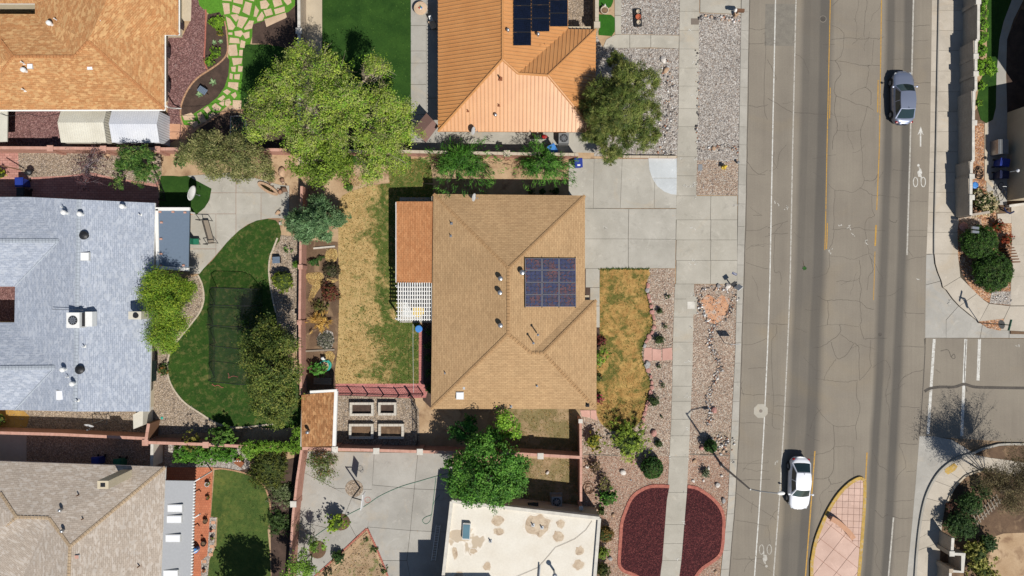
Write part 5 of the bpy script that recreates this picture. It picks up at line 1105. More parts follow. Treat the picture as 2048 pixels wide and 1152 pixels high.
# metal sheds
def metal_shed(label, x0, x1, y0, ym, y1, he, hr, mat, sm, parts_gable=True, ribdir='y'):
    root = thing('metal_shed', label, 'shed', W((x0 + x1) / 2, ym))
    ed = (hr - he) / 58.
    xr0 = 1024 + (x0 - 1024) * (1 + ed); xr1 = 1024 + (x1 - 1024) * (1 + ed)
    V = [(x0, y0, he), (x1, y0, he), (x1, y1, he), (x0, y1, he), (xr0, ym, hr), (xr1, ym, hr)]
    rr = roof('roof', V, [(0, 1, 5, 4), (4, 5, 2, 3)], [X[mat], X[mat]], root, th=.05)
    for f in ((0, 1, 5, 4), (4, 5, 2, 3)): seams(V, f, 0, .19, rr, X[mat], .035, .05)
    P = [W(*v) for v in V]; i_ = .05
    b = MB(); q_ = [P[0] + Vector((i_, -i_, -.06)), P[1] + Vector((-i_, -i_, -.06)), P[2] + Vector((-i_, i_, -.06)), P[3] + Vector((i_, i_, -.06)), P[4] + Vector((i_, 0, -.07)), P[5] + Vector((-i_, 0, -.07))]
    lo = [Vector((p.x, p.y, 0)) for p in q_[:4]]
    b.add(q_ + lo, [(0, 4, 3, 9, 6), (1, 7, 8, 2, 5), (0, 6, 7, 1), (3, 2, 8, 9)]); b.build('wall', X[sm], root)
    # vertical ribs on the east gable
    rb = MB(); e0, e1 = q_[1], q_[2]; n = 12
    for k in range(1, n):
        y = e0.y + (e1.y - e0.y) * k / n; zt = q_[1].z + (q_[5].z - q_[1].z) * (1 - abs(y - q_[5].y) / max(abs(e0.y - q_[5].y), .1)); rb.box((e0.x + .015, y, zt / 2), (.03, .04, zt - .05))
    rb.build('wall_rib', X[sm], root); return root
metal_shed('cream metal garden shed, left one of the two sheds below the copper roof', 122, 213, 219, 245, 285, 1.9, 2.35, 'metal_cream', 'metal_cream')
metal_shed('white metal garden shed, right one of the two sheds below the copper roof', 224, 319, 221, 248, 285, 1.9, 2.35, 'metal_white', 'metal_white')
ms = thing('carport', 'cream flat roof at the far left edge under the copper roof', 'carport', W(0, 255)); MB().prism([tuple(W(*p, 2.2).xy) for p in ((-160, 219), (15, 219), (14, 283), (-160, 290))], 2.1, 2.2).build('roof_panel', X['metal_cream'], ms)
MB().prism([G2(p) for p in ((-150, 225), (10, 225), (10, 280), (-150, 280))], 0, 2.05).build('wall', X['metal_cream'], ms)
# garden shed with brown shingles
gs = thing('garden_shed', 'brown shingled garden shed with white fascia left of the raised beds', 'shed', W(640, 838))
rs = roof('roof', [(603, 894, 2.2), (603, 790, 2.2), (671, 783, 2.35), (667, 892, 2.35)], [(0, 1, 2, 3)], [X['shingle_shed'], X['trim_white']], gs, th=.14)
walls(gs, [(618, 798), (662, 794), (660, 880), (616, 882)], 2.08, 'stucco_white', z0=0)
mb = MB(); mb.ribbon([tuple(W(*p, 2.36).xy) for p in ((672, 782), (668, 892))], .26, 2.1, 2.39); mb.ribbon([tuple(W(*p, 2.36).xy) for p in ((620, 784), (674, 781))], .2, 2.12, 2.385); mb.build('fascia', X['trim_white'], gs)
turbine(rs, 618, 862, 2.3, .15)
# eastern buildings
h8 = thing('house', 'tan stucco house wall at the right edge behind the street wall', 'house', W(2060, 310))
MB().prism([G2(p) for p in ((2012, 226), (2400, 150), (2400, 405), (2012, 402))], 0, 3.2).build('wall', X['stucco_tan'], h8)
MB().prism([G2(p) for p in ((2008, 223), (2400, 146), (2400, 409), (2008, 407))], 3.2, 3.4).build('roof', X['flat_roof'], h8)
mb = MB(); mb.ribbon([tuple(W(*p, .55).xy) for p in ((2018, 412), (2070, 405))], .2, 0, .6); mb.build('plinth', X['cap_white'], h8)
h9 = thing('house', 'house beyond the top right corner casting shade on the curved walk', 'house', W(2150, 60))
MB().prism([G2(p) for p in ((2052, -60), (2400, -60), (2400, 140), (2056, 212), (2052, 180))], 0, 6.9).build('wall', X['stucco_tan'], h9)
MB().prism([G2(p) for p in ((2052, -64), (2410, -64), (2410, 145), (2052, 216))], 6.9, 7.1).build('roof', X['flat_roof'], h9)

# ---------------------------------------------------------------- garden walls
def garden_wall(label, tops, h, mat, cap, w_=.2, pil=(), grp=None, capw=.24, name='garden_wall', pilw=.42, capmat=None):
    root = thing(name, label, 'wall', W(*tops[0], 0), grp)
    P = [tuple(W(*p, h).xy) for p in tops]
    mb = MB(); mb.ribbon(P, w_, -.02, h - .05); mb.build('wall_body', X[mat], root)
    for a_, b_ in zip(P[:-1], P[1:]):
        L_ = math.dist(a_, b_); n = max(1, round(L_ / .8))
        for i in range(n):
            t0, t1 = i / n + .01 / n, (i + 1) / n - .01 / n
            q = [(a_[0] + (b_[0] - a_[0]) * t, a_[1] + (b_[1] - a_[1]) * t) for t in (t0, t1)]
            m2_ = MB(); m2_.ribbon(q, capw, h - .05, h + random.uniform(-.003, .003)); m2_.build('cap_block', X[cap], root)
    for p in pil:
        c = W(*p, h); pl = MB().box((c.x, c.y, h / 2), (pilw, pilw, h + .04)).build('pillar', X[mat], root)
        MB().box((c.x, c.y, h + .05), (pilw + .08, pilw + .08, .07)).build('pillar_cap', X[capmat or cap], pl)
    return root
garden_wall('long rose block wall below the copper roofed house', [(-60, 295), (100, 296), (207, 297), (372, 298), (596, 300)], 1.8, 'block_rose', 'cap_rose', pil=((101, 297), (207, 298), (315, 299)))
garden_wall('pale north south wall rising out of the big lime green tree', [(597, -60), (598, 60), (598, 298)], 1.8, 'block_tan', 'cap_white', pil=((598, 62),))
garden_wall('rose block wall below the orange roof, partly under shrubs', [(598, 301), (820, 303), (1014, 307), (1157, 309)], 1.7, 'block_rose', 'cap_tan', pil=((1014, 307),))
garden_wall('rose block wall between the garden lawn and the straw bed', [(603, 372), (601, 480), (599, 640), (600, 720), (602, 790)], 1.5, 'block_rose', 'cap_rose', pil=((601, 534), (599, 645)), pilw=.3, capw=.2, w_=.16)
garden_wall('rose block wall above the beige grey roof', [(-60, 864), (120, 869), (290, 877)], 1.7, 'block_rose', 'cap_rose', pil=((291, 885),))
garden_wall('short dark side wall at the corner of the blue grey house', [(297, 847), (291, 884)], 1.8, 'wood_brown', 'cap_rose')
garden_wall('rose block wall behind the clipped hedge', [(294, 885), (412, 889), (486, 893), (602, 896)], 1.7, 'block_rose', 'cap_rose', pil=((412, 889.5),))
garden_wall('rose block wall across the top of the concrete court', [(604, 897), (760, 901), (860, 904), (1040, 908), (1160, 915)], 1.8, 'block_rose', 'cap_rose', pil=((670, 899), (753, 902), (840, 903.5), (1081, 912)), capmat='cap_white')
garden_wall('rose block wall down the left side of the concrete court', [(603, 900), (594, 960), (586, 1030), (580, 1120), (574, 1240)], 1.8, 'block_rose', 'cap_rose', pil=((587, 1008),), capmat='cap_white', capw=.2)
garden_wall('rose wall from the tan roof corner down to the flat roofed house', [(1161, 841), (1162, 915), (1162, 1003)], 1.8, 'block_rose', 'cap_rose', pil=((1161, 842), (1162, 1016)), pilw=.26, capmat='cap_white', capw=.2)
garden_wall('peach courtyard wall at the right end of the orange roof', [(1194, -80), (1194, 54)], 1.9, 'stucco_tan', 'cap_tan', pil=((1194, 50),), capw=.3, w_=.26)
garden_wall('low kerb wall between the gravel bed and the new white slab', [(1245, 313), (1353, 314)], .35, 'block_rose', 'cap_tan', w_=.18, capw=.2)
garden_wall('white side wall between the hedge and the beige grey house', [(304, 888), (303, 934)], 1.7, 'stucco_white', 'cap_white')
# street wall with recessed panels, stepping in plan
sw = garden_wall('tall tan street wall beside the right hand sidewalk', [(1958, -120), (1957, 80), (1952, 81), (1952, 181), (1948, 182), (1947, 242), (1947, 322), (1943, 323), (1943, 352), (1942, 352), (1942, 430)], 1.95, 'block_street', 'cap_white', w_=.2, capw=.22, pil=((1956, 4), (1951, 113), (1951, 148), (1948, 246), (1943, 353), (1943, 395)), pilw=.34)
mb = MB(); mb.ribbon([tuple(W(*p, 1.9).xy) for p in ((1942, 430), (1980, 424))], .2, 0, 1.9); mb.build('return_wall', X['block_street'], sw)
se = garden_wall('pale stepped garden wall at the lower right corner', [(1906, 1076), (1904, 1108)], 1.8, 'block_tan', 'cap_white', pil=((1903, 1107),), capmat='cap_white', pilw=.34)
for P in ([(1904, 1108), (1927, 1109), (1925, 1144), (1901, 1142)], [(1901, 1142), (1898, 1240)]):
    mb = MB(); mb.ribbon([tuple(W(*p, 1.75).xy) for p in P], .2, 0, 1.75); mb.build('wall_body', X['block_tan'], se)
    mb = MB(); mb.ribbon([tuple(W(*p, 1.8).xy) for p in P], .22, 1.75, 1.8); mb.build('cap_block', X['cap_white'], se)
MB().box((W(1901, 1141, 1.8).x, W(1901, 1141, 1.8).y, .95), (.34, .34, 1.9)).build('pillar', X['block_tan'], se)
# ---------------------------------------------------------------- vegetation
def unit(n, zmin=-.35):
    z = zmin + (1 - zmin) * rng.random(n); t = rng.random(n) * 2 * np.pi; r = np.sqrt(np.maximum(0, 1 - z * z))
    return np.stack([r * np.cos(t), r * np.sin(t), z], 1)
def lumps(D, k=7, amp=.22):
    a_ = unit(k, -1); f = np.zeros(len(D))
    for v in a_: f += np.exp(-((D - v) ** 2).sum(1) * 5)
    return 1 + amp * (f / max(f.mean(), 1e-6) - 1).clip(-1, 1.2)
def leaves(C, OUT, T, size, aspect=.55, droop=0., along=0.):
    """leaf quads at C (n,3), outward dirs OUT, tints T"""
    n = len(C); Nn = OUT * .7 + rng.normal(size=(n, 3)) * .55 + np.array([0, 0, .55]); Nn /= np.linalg.norm(Nn, axis=1)[:, None]
    A = rng.normal(size=(n, 3)) * (1 - along) + OUT * along * 2.2; A -= (A * Nn).sum(1)[:, None] * Nn; A /= np.linalg.norm(A, axis=1)[:, None] + 1e-9
    B = np.cross(Nn, A); L = size * (.6 + .8 * rng.random((n, 1))); Wd = L * aspect
    V = np.stack([C - A * L * .5, C + B * Wd * .5, C + A * L * .5, C - B * Wd * .5], 1).reshape(-1, 3)
    return V, np.repeat(T, 4, 0)
def crown(name, lobes, cols, parent, leaf=.16, lai=3.2, clump=.32, shell=.45, zs=.8, jit=.16, aspect=.55, along=0., amp=.28, per=14, zmin=-.35, twigs=None, twign=0, boughs=0, brv=.26):
    """lobes: (px,py,height of centre,radius px). cols: list of colours"""
    VV, TT, tips = [], [], []
    pal = np.array([lin(c, .95)[:3] for c in cols])
    for lb in lobes:
        px, py, hc, rp = lb[:4]; c = np.array(W(px, py, hc)); r = rp * S * (1 - hc / H); rz = r * (lb[4] if len(lb) > 4 else zs)
        area = math.pi * r * r; nl = int(area * lai * 2 / (leaf * leaf * aspect)); nc = max(6, nl // per)
        nb = max(5, int(boughs * (r / 2.2) ** 1.2)) if boughs and r > .8 else 0
        if nb:
            B_ = unit(nb, zmin); bi = rng.integers(0, nb, nc); D = B_[bi] + rng.normal(size=(nc, 3)) * (.8 / math.sqrt(nb) + .12); D /= np.linalg.norm(D, axis=1)[:, None]
            dd = 1 - np.clip(((D - B_[bi]) ** 2).sum(1) * nb * .28, 0, .3); br = 1.02 - brv * .55 + brv * rng.random(nb)
            rad = (1 - shell * rng.random(nc) ** 1.8) * dd * br[bi] * (1 + amp * .4 * rng.normal(size=nc) * .4)
            bt_ = 1 + (rng.random(nb) - .5) * .36
        else: D = unit(nc, zmin); rad = (1 - shell * rng.random(nc) ** 1.6) * lumps(D, 8, amp)
        CC = c + D * rad[:, None] * np.array([r, r, rz]) * .97
        CC[:, 2] = np.maximum(CC[:, 2], .15)
        ct = pal[rng.integers(0, len(pal), nc)] * (1 + (rng.random((nc, 1)) - .5) * 2 * jit)
        if nb: ct = ct * bt_[bi][:, None]
        k = np.repeat(np.arange(nc), per); P = CC[k] + rng.normal(size=(len(k), 3)) * clump * np.array([.5, .5, .4]) * (.6 if r < 1 else 1)
        P[:, 2] = np.maximum(P[:, 2], .12)
        T = ct[k] * (1 + (rng.random((len(k), 1)) - .5) * .3)
        v, t = leaves(P, D[k], T, leaf, aspect, along=along); VV.append(v); TT.append(t); tips.append((c, CC))
    V = np.concatenate(VV); T = np.concatenate(TT)
    return npmesh(name, V, 4, MLEAF, T, parent=parent), tips
def twigmesh(name, base, tips, parent, cols, n=40, r0=.05, sub=3, bend=.25, frac=(.5, 1.0), spread=.25):
    """thin crooked branches from each lobe centre out to its clumps"""
    segs = []
    for c, CC in tips:
        for i in rng.choice(len(CC), min(n, len(CC)), replace=False):
            e_ = CC[i]; s_ = np.array(c) * .75 + np.array(base) * .25 if base is not None else np.array(c); s_[2] = min(s_[2], c[2]) - .1
            f = frac[0] + (frac[1] - frac[0]) * rng.random(); e2 = s_ + (e_ - s_) * f; L = np.linalg.norm(e2 - s_)
            m_ = (s_ + e2) / 2 + rng.normal(size=3) * L * .09 + np.array([0, 0, L * bend * .4])
            segs += [(s_, m_, r0, r0 * .6), (m_, e2, r0 * .6, r0 * .25)]
            for k in range(sub):
                q = m_ + (e2 - m_) * rng.random(); d = (e_ - s_) / max(L, .01) + rng.normal(size=3) * .8; d /= np.linalg.norm(d)
                segs.append((q, q + d * L * spread * (.6 + rng.random()), r0 * .35, r0 * .12))
    P0 = np.array([s[0] for s in segs]); P1 = np.array([s[1] for s in segs]); A0 = np.array([s[2] for s in segs]); A1 = np.array([s[3] for s in segs])
    d = P1 - P0; d /= np.linalg.norm(d, axis=1)[:, None] + 1e-9; u_ = np.cross(d, np.array([.3, .2, .93])); u_ /= np.linalg.norm(u_, axis=1)[:, None] + 1e-9; v_ = np.cross(d, u_)
    ring = []
    for P, A in ((P0, A0), (P1, A1)):
        for k in range(3):
            t = k * 2.0944; ring.append(P + (u_ * math.cos(t) + v_ * math.sin(t)) * A[:, None])
    V = np.stack(ring, 1).reshape(-1, 3); F0 = np.array([(0, 1, 4, 3), (1, 2, 5, 4), (2, 0, 3, 5)])
    F = (F0[None] + np.arange(len(segs))[:, None, None] * 6).reshape(-1, 4)
    pal = np.array([lin(c, KA)[:3] for c in cols]); T = np.repeat(pal[rng.integers(0, len(pal), len(segs))] * (1 + (rng.random((len(segs), 1)) - .5) * .3), 6, 0)
    return npmesh(name, V, 4, MTWIG, T, parent=parent, faces=F, kind='stuff')
def trunkmesh(root, base, targets, r=.18, mat='bark'):
    mb = MB(); b = Vector(base); top = Vector((b.x, b.y, 0)) 
    c = sum((Vector(t) for t in targets), Vector()) / len(targets); fork = Vector((b.x * .7 + c.x * .3, b.y * .7 + c.y * .3, max(.5, c.z * .42)))
    mb.cyl((b.x, b.y, -.05), fork, r, r * .75, 9)
    for t in targets:
        t = Vector(t); m_ = fork.lerp(t, .5) + Vector((random.uniform(-.3, .3), random.uniform(-.3, .3), .15))
        mb.cyl(fork - Vector((0, 0, .1)), m_, r * .55, r * .38, 7); mb.cyl(m_, t, r * .38, r * .18, 6)
    return mb.build('trunk', X[mat], root)
def tree(label, base_px, lobes, cols, cat='tree', name='tree', trunk_r=.18, twign=0, twigcols=((150, 138, 120), (170, 160, 145)), bark='bark', grp=None, twigr=.03, frac=(.5, 1.0), **kw):
    b = W(*base_px, 0); root = thing(name, label, cat, b, grp)
    kw.setdefault('boughs', 16); o, tips = crown('crown', lobes, cols, root, **kw)
    trunkmesh(root, b, [tuple(t[0]) for t in tips][:8], trunk_r, bark)
    if twign: twigmesh('branch', (b.x, b.y, 2), tips, root, twigcols, twign, twigr, frac=frac)
    return root
LIME = [(150, 170, 60), (134, 160, 54), (166, 182, 76), (108, 138, 46), (144, 156, 84), (160, 164, 98), (124, 164, 50)]
OLIVE = [(112, 124, 54), (92, 108, 44), (130, 138, 66), (78, 94, 40), (140, 142, 80)]
DKJ = [(96, 112, 44), (78, 96, 38), (116, 128, 54), (62, 80, 34), (130, 134, 64)]
GRN = [(76, 124, 42), (62, 108, 36), (92, 138, 50), (50, 92, 32), (104, 148, 58)]
tree('wide lime green spring tree with bare branches showing between the top left and orange roofs', (668, 250), [
 (600, 110, 6.2, 40), (572, 165, 6.8, 58), (520, 190, 6, 34), (648, 150, 7.6, 60), (700, 195, 8.2, 62), (752, 135, 6.8, 36), (772, 200, 7.4, 44), (795, 235, 6.6, 48), (640, 215, 8.4, 60), (560, 240, 6.8, 56), (520, 235, 5.8, 40), (700, 262, 8, 60), (760, 275, 6.8, 50), (740, 330, 5.8, 46), (790, 320, 5.0, 36), (600, 275, 7, 50), (815, 265, 5.6, 34), (508, 262, 5, 30)],
 LIME, lai=1.5, leaf=.125, clump=.24, amp=.4, per=10, shell=.62, boughs=20, brv=.5, trunk_r=.35, twign=90, twigr=.026, twigcols=((190, 178, 150), (170, 158, 130), (205, 196, 172)), bark='bark_pale', zs=.75, frac=(.65, 1.05))
tree('broad olive green tree directly below the lime green tree', (650, 345), [(645, 320, 5, 48), (600, 325, 4.5, 34), (690, 335, 4.4, 34), (640, 350, 3.8, 34), (665, 300, 5.2, 38)], [(116, 140, 46), (98, 122, 40), (132, 156, 54), (82, 104, 36)], leaf=.17, lai=2.2, trunk_r=.2, amp=.3)
tree('grey green feathery tree left of the lime green tree', (450, 325), [(395, 305, 3.4, 36), (375, 312, 2.6, 26), (430, 290, 4, 38), (430, 330, 3.6, 36), (475, 300, 4.4, 44), (510, 320, 4.2, 38), (480, 340, 3.5, 32), (400, 275, 3.2, 20), (530, 345, 3.4, 22)], [(128, 132, 76), (108, 114, 64), (144, 144, 90), (90, 98, 54), (156, 150, 100)], leaf=.19, lai=2.1, aspect=.3, along=.5, amp=.32, twign=14, twigr=.02)
tree('blue green conifer with upswept branches beside the patio of the garden lawn', (630, 430), [(630, 445, 2.6, 46, 1.0), (595, 440, 2.2, 26), (668, 435, 2.4, 26), (610, 462, 2.1, 26), (650, 465, 2.2, 24), (636, 412, 2.6, 26), (640, 440, 3.9, 24), (585, 452, 1.7, 18), (682, 440, 1.9, 16), (628, 400, 2.0, 16)], [(106, 140, 92), (88, 122, 76), (126, 156, 110), (70, 100, 62), (102, 128, 82)], leaf=.15, lai=3.8, aspect=.36, along=.7, amp=.35, clump=.2, boughs=26, trunk_r=.15)
tree('yellow green tree wrapping the chimney of the blue grey house', (338, 640), [(318, 570, 4, 42), (355, 580, 3.8, 38), (300, 590, 3.6, 28), (330, 615, 4.3, 46), (345, 655, 3.6, 38), (318, 670, 3.4, 36), (375, 575, 3.0, 24), (335, 690, 2.8, 22)], [(136, 158, 44), (116, 144, 40), (152, 168, 56), (96, 126, 38), (108, 148, 46)], leaf=.13, lai=2.8, aspect=.4, amp=.4, clump=.34, boughs=22, twign=22, twigr=.022, twigcols=((96, 84, 92), (120, 110, 100)), trunk_r=.15, shell=.6)
tree('tall dark olive conifer at the right edge of the garden lawn', (555, 745), [(540, 660, 4.2, 34), (515, 690, 4.6, 40), (565, 690, 4.8, 42), (500, 720, 4.2, 30), (535, 735, 6.0, 50), (580, 740, 4.8, 36), (550, 785, 5.2, 48), (515, 775, 4.4, 34), (590, 790, 4.2, 32), (560, 820, 4.2, 36), (525, 815, 3.8, 28), (545, 845, 3.0, 24)], DKJ, leaf=.17, lai=2.3, aspect=.45, amp=.32, clump=.34, trunk_r=.22, along=.3)
tree('large dark green leafy tree overhanging the flat roofed house', (975, 935), [(930, 930, 4.4, 38), (915, 965, 4, 32), (965, 915, 5.2, 46), (1010, 925, 5, 44), (1040, 930, 4, 26), (975, 955, 5.8, 52), (1020, 965, 4.8, 40), (940, 985, 4.2, 34), (985, 990, 4.6, 36), (1010, 985, 4, 26), (960, 890, 4.4, 30), (1035, 955, 3.8, 26), (905, 935, 3.6, 24), (985, 878, 3.8, 24)], GRN + [(88, 140, 46)], leaf=.17, lai=2.8, aspect=.6, amp=.32, clump=.28, boughs=22, brv=.45, trunk_r=.24)
tree('small bright green tree just below the tan roof', (1005, 855), [(1012, 840, 3.2, 26), (998, 865, 3.3, 26), (1028, 862, 2.9, 22), (1008, 880, 3, 20)], [(126, 166, 50), (108, 150, 44), (144, 180, 62), (90, 134, 40)], leaf=.18, lai=2.2, aspect=.6, trunk_r=.1, amp=.3)
tree('small deep green tree between the raised beds and the bright green tree', (930, 862), [(930, 842, 3.0, 24), (915, 870, 2.8, 22), (940, 868, 3.0, 24), (950, 880, 2.8, 22)], [(66, 120, 44), (54, 104, 40), (80, 136, 52), (44, 88, 34)], leaf=.18, lai=2.4, aspect=.6, trunk_r=.1, amp=.3)
tree('big rounded pine tree in front of the orange roofed house', (1228, 222), [(1240, 215, 5.2, 66, .8), (1200, 185, 4.4, 42), (1250, 155, 4.2, 44), (1292, 165, 3.8, 34), (1295, 225, 4.2, 36), (1205, 245, 4.4, 44), (1225, 285, 3.8, 40), (1270, 280, 3.8, 42), (1183, 215, 3.6, 32), (1215, 310, 2.8, 22), (1180, 275, 3.2, 22), (1300, 270, 3.2, 24), (1230, 120, 3.2, 20)], [(100, 116, 50), (84, 100, 42), (120, 132, 62), (70, 88, 38), (136, 142, 76), (110, 112, 54)], leaf=.24, lai=3.2, aspect=.16, along=.45, amp=.22, clump=.22, per=22, trunk_r=.25, shell=.35, boughs=34)
tree('bushy green juniper tree below the white metal shed', (270, 335), [(262, 308, 2.8, 26), (290, 315, 3.0, 24), (245, 335, 2.2, 20), (280, 338, 2.6, 24), (300, 340, 2.4, 18), (283, 357, 2.0, 14), (237, 362, 1.6, 13), (255, 325, 2.8, 18)], [(84, 120, 48), (66, 102, 40), (100, 136, 58), (54, 86, 34), (112, 130, 66)], leaf=.15, lai=2.6, aspect=.4, along=.4, clump=.22, trunk_r=.1, amp=.35)
# leafless purple grey tree
bt = thing('tree', 'leafless grey purple tree between the wall and the blue grey roof', 'tree', W(175, 340))
o, tips = crown('crown', [(172, 335, 2.2, 38), (195, 320, 2.0, 24), (170, 365, 1.6, 24)], [(92, 58, 60), (74, 50, 56), (108, 72, 70)], bt, leaf=.12, lai=.28, clump=.3)
trunkmesh(bt, W(175, 345), [tuple(t[0]) for t in tips], .08); twigmesh('branch', None, tips, bt, [(150, 138, 146), (128, 116, 124), (172, 162, 166)], 130, .016, sub=5, frac=(.6, 1.15), spread=.35)
def willow(label, px, py, r):
    root = thing('shrub', label, 'shrub', W(px, py)); o, tips = crown('crown', [(px, py - 6, 1.7, r * 1.08), (px + r * .4, py + 2, 1.3, r * .75), (px - r * .45, py + 2, 1.3, r * .75)], [(80, 132, 40), (66, 114, 34), (102, 150, 56), (54, 96, 30)], root, leaf=.34, lai=1.45, aspect=.14, along=.85, clump=.3, amp=.5, shell=.75)
    trunkmesh(root, W(px, py), [tuple(t[0]) for t in tips], .06); twigmesh('branch', None, tips, root, [(150, 140, 130), (112, 108, 80)], 60, .016, sub=3, frac=(.5, 1.1)); return root
willow('spiky green desert willow left one of the two above the tan roof', 922, 325, 54); willow('spiky green desert willow above the tan roof, right one beside the blue bin', 1085, 330, 46)
# shrubs
def shrub(label, px, py, r, h, cols, cat='shrub', leaf=.1, lai=2.8, grp=None, name='shrub', zs=None, **kw):
    root = thing(name, label, cat, W(px, py), grp); hc = h * .5
    zs = zs or (h * .5) / max(r * S, .05)
    lobes = [(px, py, hc, r, min(zs, 2.5))]
    if r > 14 and kw.get('amp', .28) > .15:
        for k in range(3): a_ = random.random() * 6.28; lobes.append((px + r * .4 * math.cos(a_), py + r * .4 * math.sin(a_), hc * 1.1, r * .62, min(zs, 1.6)))
    kw.setdefault('clump', .12); crown('foliage', lobes, cols, root, leaf=leaf, lai=lai, zmin=-.2, **kw)
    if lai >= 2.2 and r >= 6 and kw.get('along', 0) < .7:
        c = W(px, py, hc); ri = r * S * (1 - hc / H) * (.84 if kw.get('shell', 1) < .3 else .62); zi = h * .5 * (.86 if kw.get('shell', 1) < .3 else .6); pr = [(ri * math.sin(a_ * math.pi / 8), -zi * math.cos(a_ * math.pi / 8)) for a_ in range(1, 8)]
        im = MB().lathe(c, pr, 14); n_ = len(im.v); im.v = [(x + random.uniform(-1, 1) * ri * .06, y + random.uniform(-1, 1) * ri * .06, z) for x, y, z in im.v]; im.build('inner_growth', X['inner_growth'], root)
    mb = MB()
    for k in range(4):
        a_ = random.random() * 6.28; c = W(px, py); mb.cyl((c.x, c.y, 0), (c.x + r * S * .4 * math.cos(a_), c.y + r * S * .4 * math.sin(a_), h * .7), .02, .01, 5)
    mb.build('stem', X['bark'], root); return root
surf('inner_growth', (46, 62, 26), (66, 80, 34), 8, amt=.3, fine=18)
TOPI = [(56, 92, 32), (44, 78, 26), (68, 106, 38), (38, 66, 24)]
YG = [(136, 150, 44), (118, 136, 40), (154, 164, 56), (98, 118, 36)]
TW = [(110, 92, 70), (88, 74, 60), (128, 110, 84), (140, 120, 70)]
shrub('neat round clipped dark green shrub above the red gravel, left of the walk', 1304, 936, 23, 1.5, TOPI, leaf=.09, amp=.05, shell=.12, lai=3.5)
shrub('small clipped green shrub at the foot of the street lamp', 1421, 892, 13.5, 1.4, TOPI, leaf=.09, amp=.06, shell=.15, lai=3.5)
shrub('large clipped round shrub, upper one of the pair at the street corner', 1958, 485, 36, 2.0, [(62, 96, 30), (50, 82, 26), (74, 110, 36), (40, 66, 22)], leaf=.1, amp=.06, shell=.12, lai=3.2)
shrub('large clipped round shrub, lower one of the pair at the street corner', 1984, 543, 41, 2.2, [(60, 92, 30), (48, 78, 26), (72, 106, 36), (38, 64, 22)], leaf=.1, amp=.06, shell=.14, lai=3.2)
shrub('cream and dark green variegated shrub at the end of the street wall', 1968, 404, 27, 1.8, [(206, 190, 150), (186, 176, 128), (84, 96, 44), (62, 76, 34), (220, 206, 172)], leaf=.13, amp=.3)
shrub('rusty red shrub beside the corner driveway, upper one', 1995, 452, 13, 1.0, [(140, 60, 34), (116, 50, 32), (70, 70, 34), (156, 76, 40)], leaf=.09)
shrub('rusty red shrub beside the corner driveway, lower one', 2014, 480, 14, 1.0, [(140, 60, 34), (116, 50, 32), (60, 60, 34), (156, 70, 40)], leaf=.09)
for i, (x, y, r) in enumerate(((1959, 8, 9), (1960, 30, 9), (1961, 50, 9), (1960, 76, 10), (1959, 102, 9), (1960, -14, 9))):
    shrub(('topmost of', 'second of', 'third of', 'fourth of', 'lowest of', 'cut off first of')[i] + ' the clipped green shrubs lined up behind the street wall', x + 2, y, r * 1.35, 1.1, [(112, 162, 44), (94, 144, 38), (128, 174, 54)], leaf=.09, amp=.1, shell=.2, lai=3.4, grp='clipped shrubs behind the street wall')
shrub('bright green bushy shrub below the clipped row behind the street wall', 1967, 136, 21, 1.7, [(124, 168, 44), (104, 148, 38), (140, 182, 58)], leaf=.13); shrub('narrow bright green shrub under the bushy one behind the street wall', 1958, 172, 11, 1.3, [(124, 168, 44), (104, 148, 38)], leaf=.12); shrub('small light green shrub against the lower end of the street lawn', 1954, 206, 8, 1.1, [(124, 160, 50), (104, 140, 44)], leaf=.11)
shrub('yellow green shrub beside the rose wall at the edge of the front gravel', 1187, 882, 18, 1.5, [(150, 150, 50), (128, 132, 44), (100, 110, 40), (168, 150, 60)], leaf=.14, amp=.4)
shrub('wide bright yellow green shrub at the foot of the front lawn', 1256, 886, 36, 1.6, [(146, 168, 60), (126, 150, 52), (164, 178, 76), (104, 128, 46)], leaf=.17, amp=.5, aspect=.35, along=.5, lai=2.2)
shrub('leafy green shrub above the corner of the flat roofed house', 1217, 996, 19, 1.3, GRN, leaf=.16, amp=.3)
shrub('brown twiggy shrub below the wall corner', 1190, 935, 15, 1.0, TW, leaf=.1, lai=1.4, amp=.4); shrub('grey brown twiggy shrub above the leafy green shrub', 1208, 966, 17, 1.1, [(120, 106, 84), (140, 128, 90), (96, 84, 70), (150, 150, 80)], leaf=.1, lai=1.3, amp=.4)
shrub('small dark shrub at the corner of the flat roofed house', 1203, 1022, 9, .9, [(70, 84, 36), (56, 68, 32)]); shrub('golden brown round shrub right of the flat roof', 1210, 1068, 17, 1.3, [(120, 96, 44), (104, 84, 38), (136, 110, 52), (84, 70, 34)], leaf=.09, amp=.12, shell=.2)
shrub('green round shrub below the golden brown one', 1205, 1105, 14, 1.2, [(110, 134, 46), (92, 116, 40), (126, 146, 56)], leaf=.1, amp=.15); shrub('dark olive round shrub at the bottom right of the flat roof', 1205, 1140, 18, 1.3, [(80, 84, 38), (64, 70, 34), (96, 96, 44)], leaf=.1, amp=.15)
sm = [(1335, 593, 5), (1320, 622, 7), (1330, 652, 5), (1319, 680, 11), (1318, 733, 5), (1325, 769, 5.5), (1308, 803, 12.5), (1324, 833, 3), (1318, 887, 9), (1411, 946, 10)]
lab = ['tiny dark green shrub at the top of the front gravel', 'small dark green shrub left of the second walk joint', 'tiny shrub above the round one beside the flagstones', 'round dark green shrub just above the pink flagstone slabs', 'tiny shrub just below the pink flagstone slabs', 'tiny green shrub halfway down the front gravel', 'larger round shrub against the lower stone edging', 'minute shrub below the larger round shrub', 'grey green shrub between the wide yellow shrub and the walk', 'pale grey green shrub in the verge among white stones']
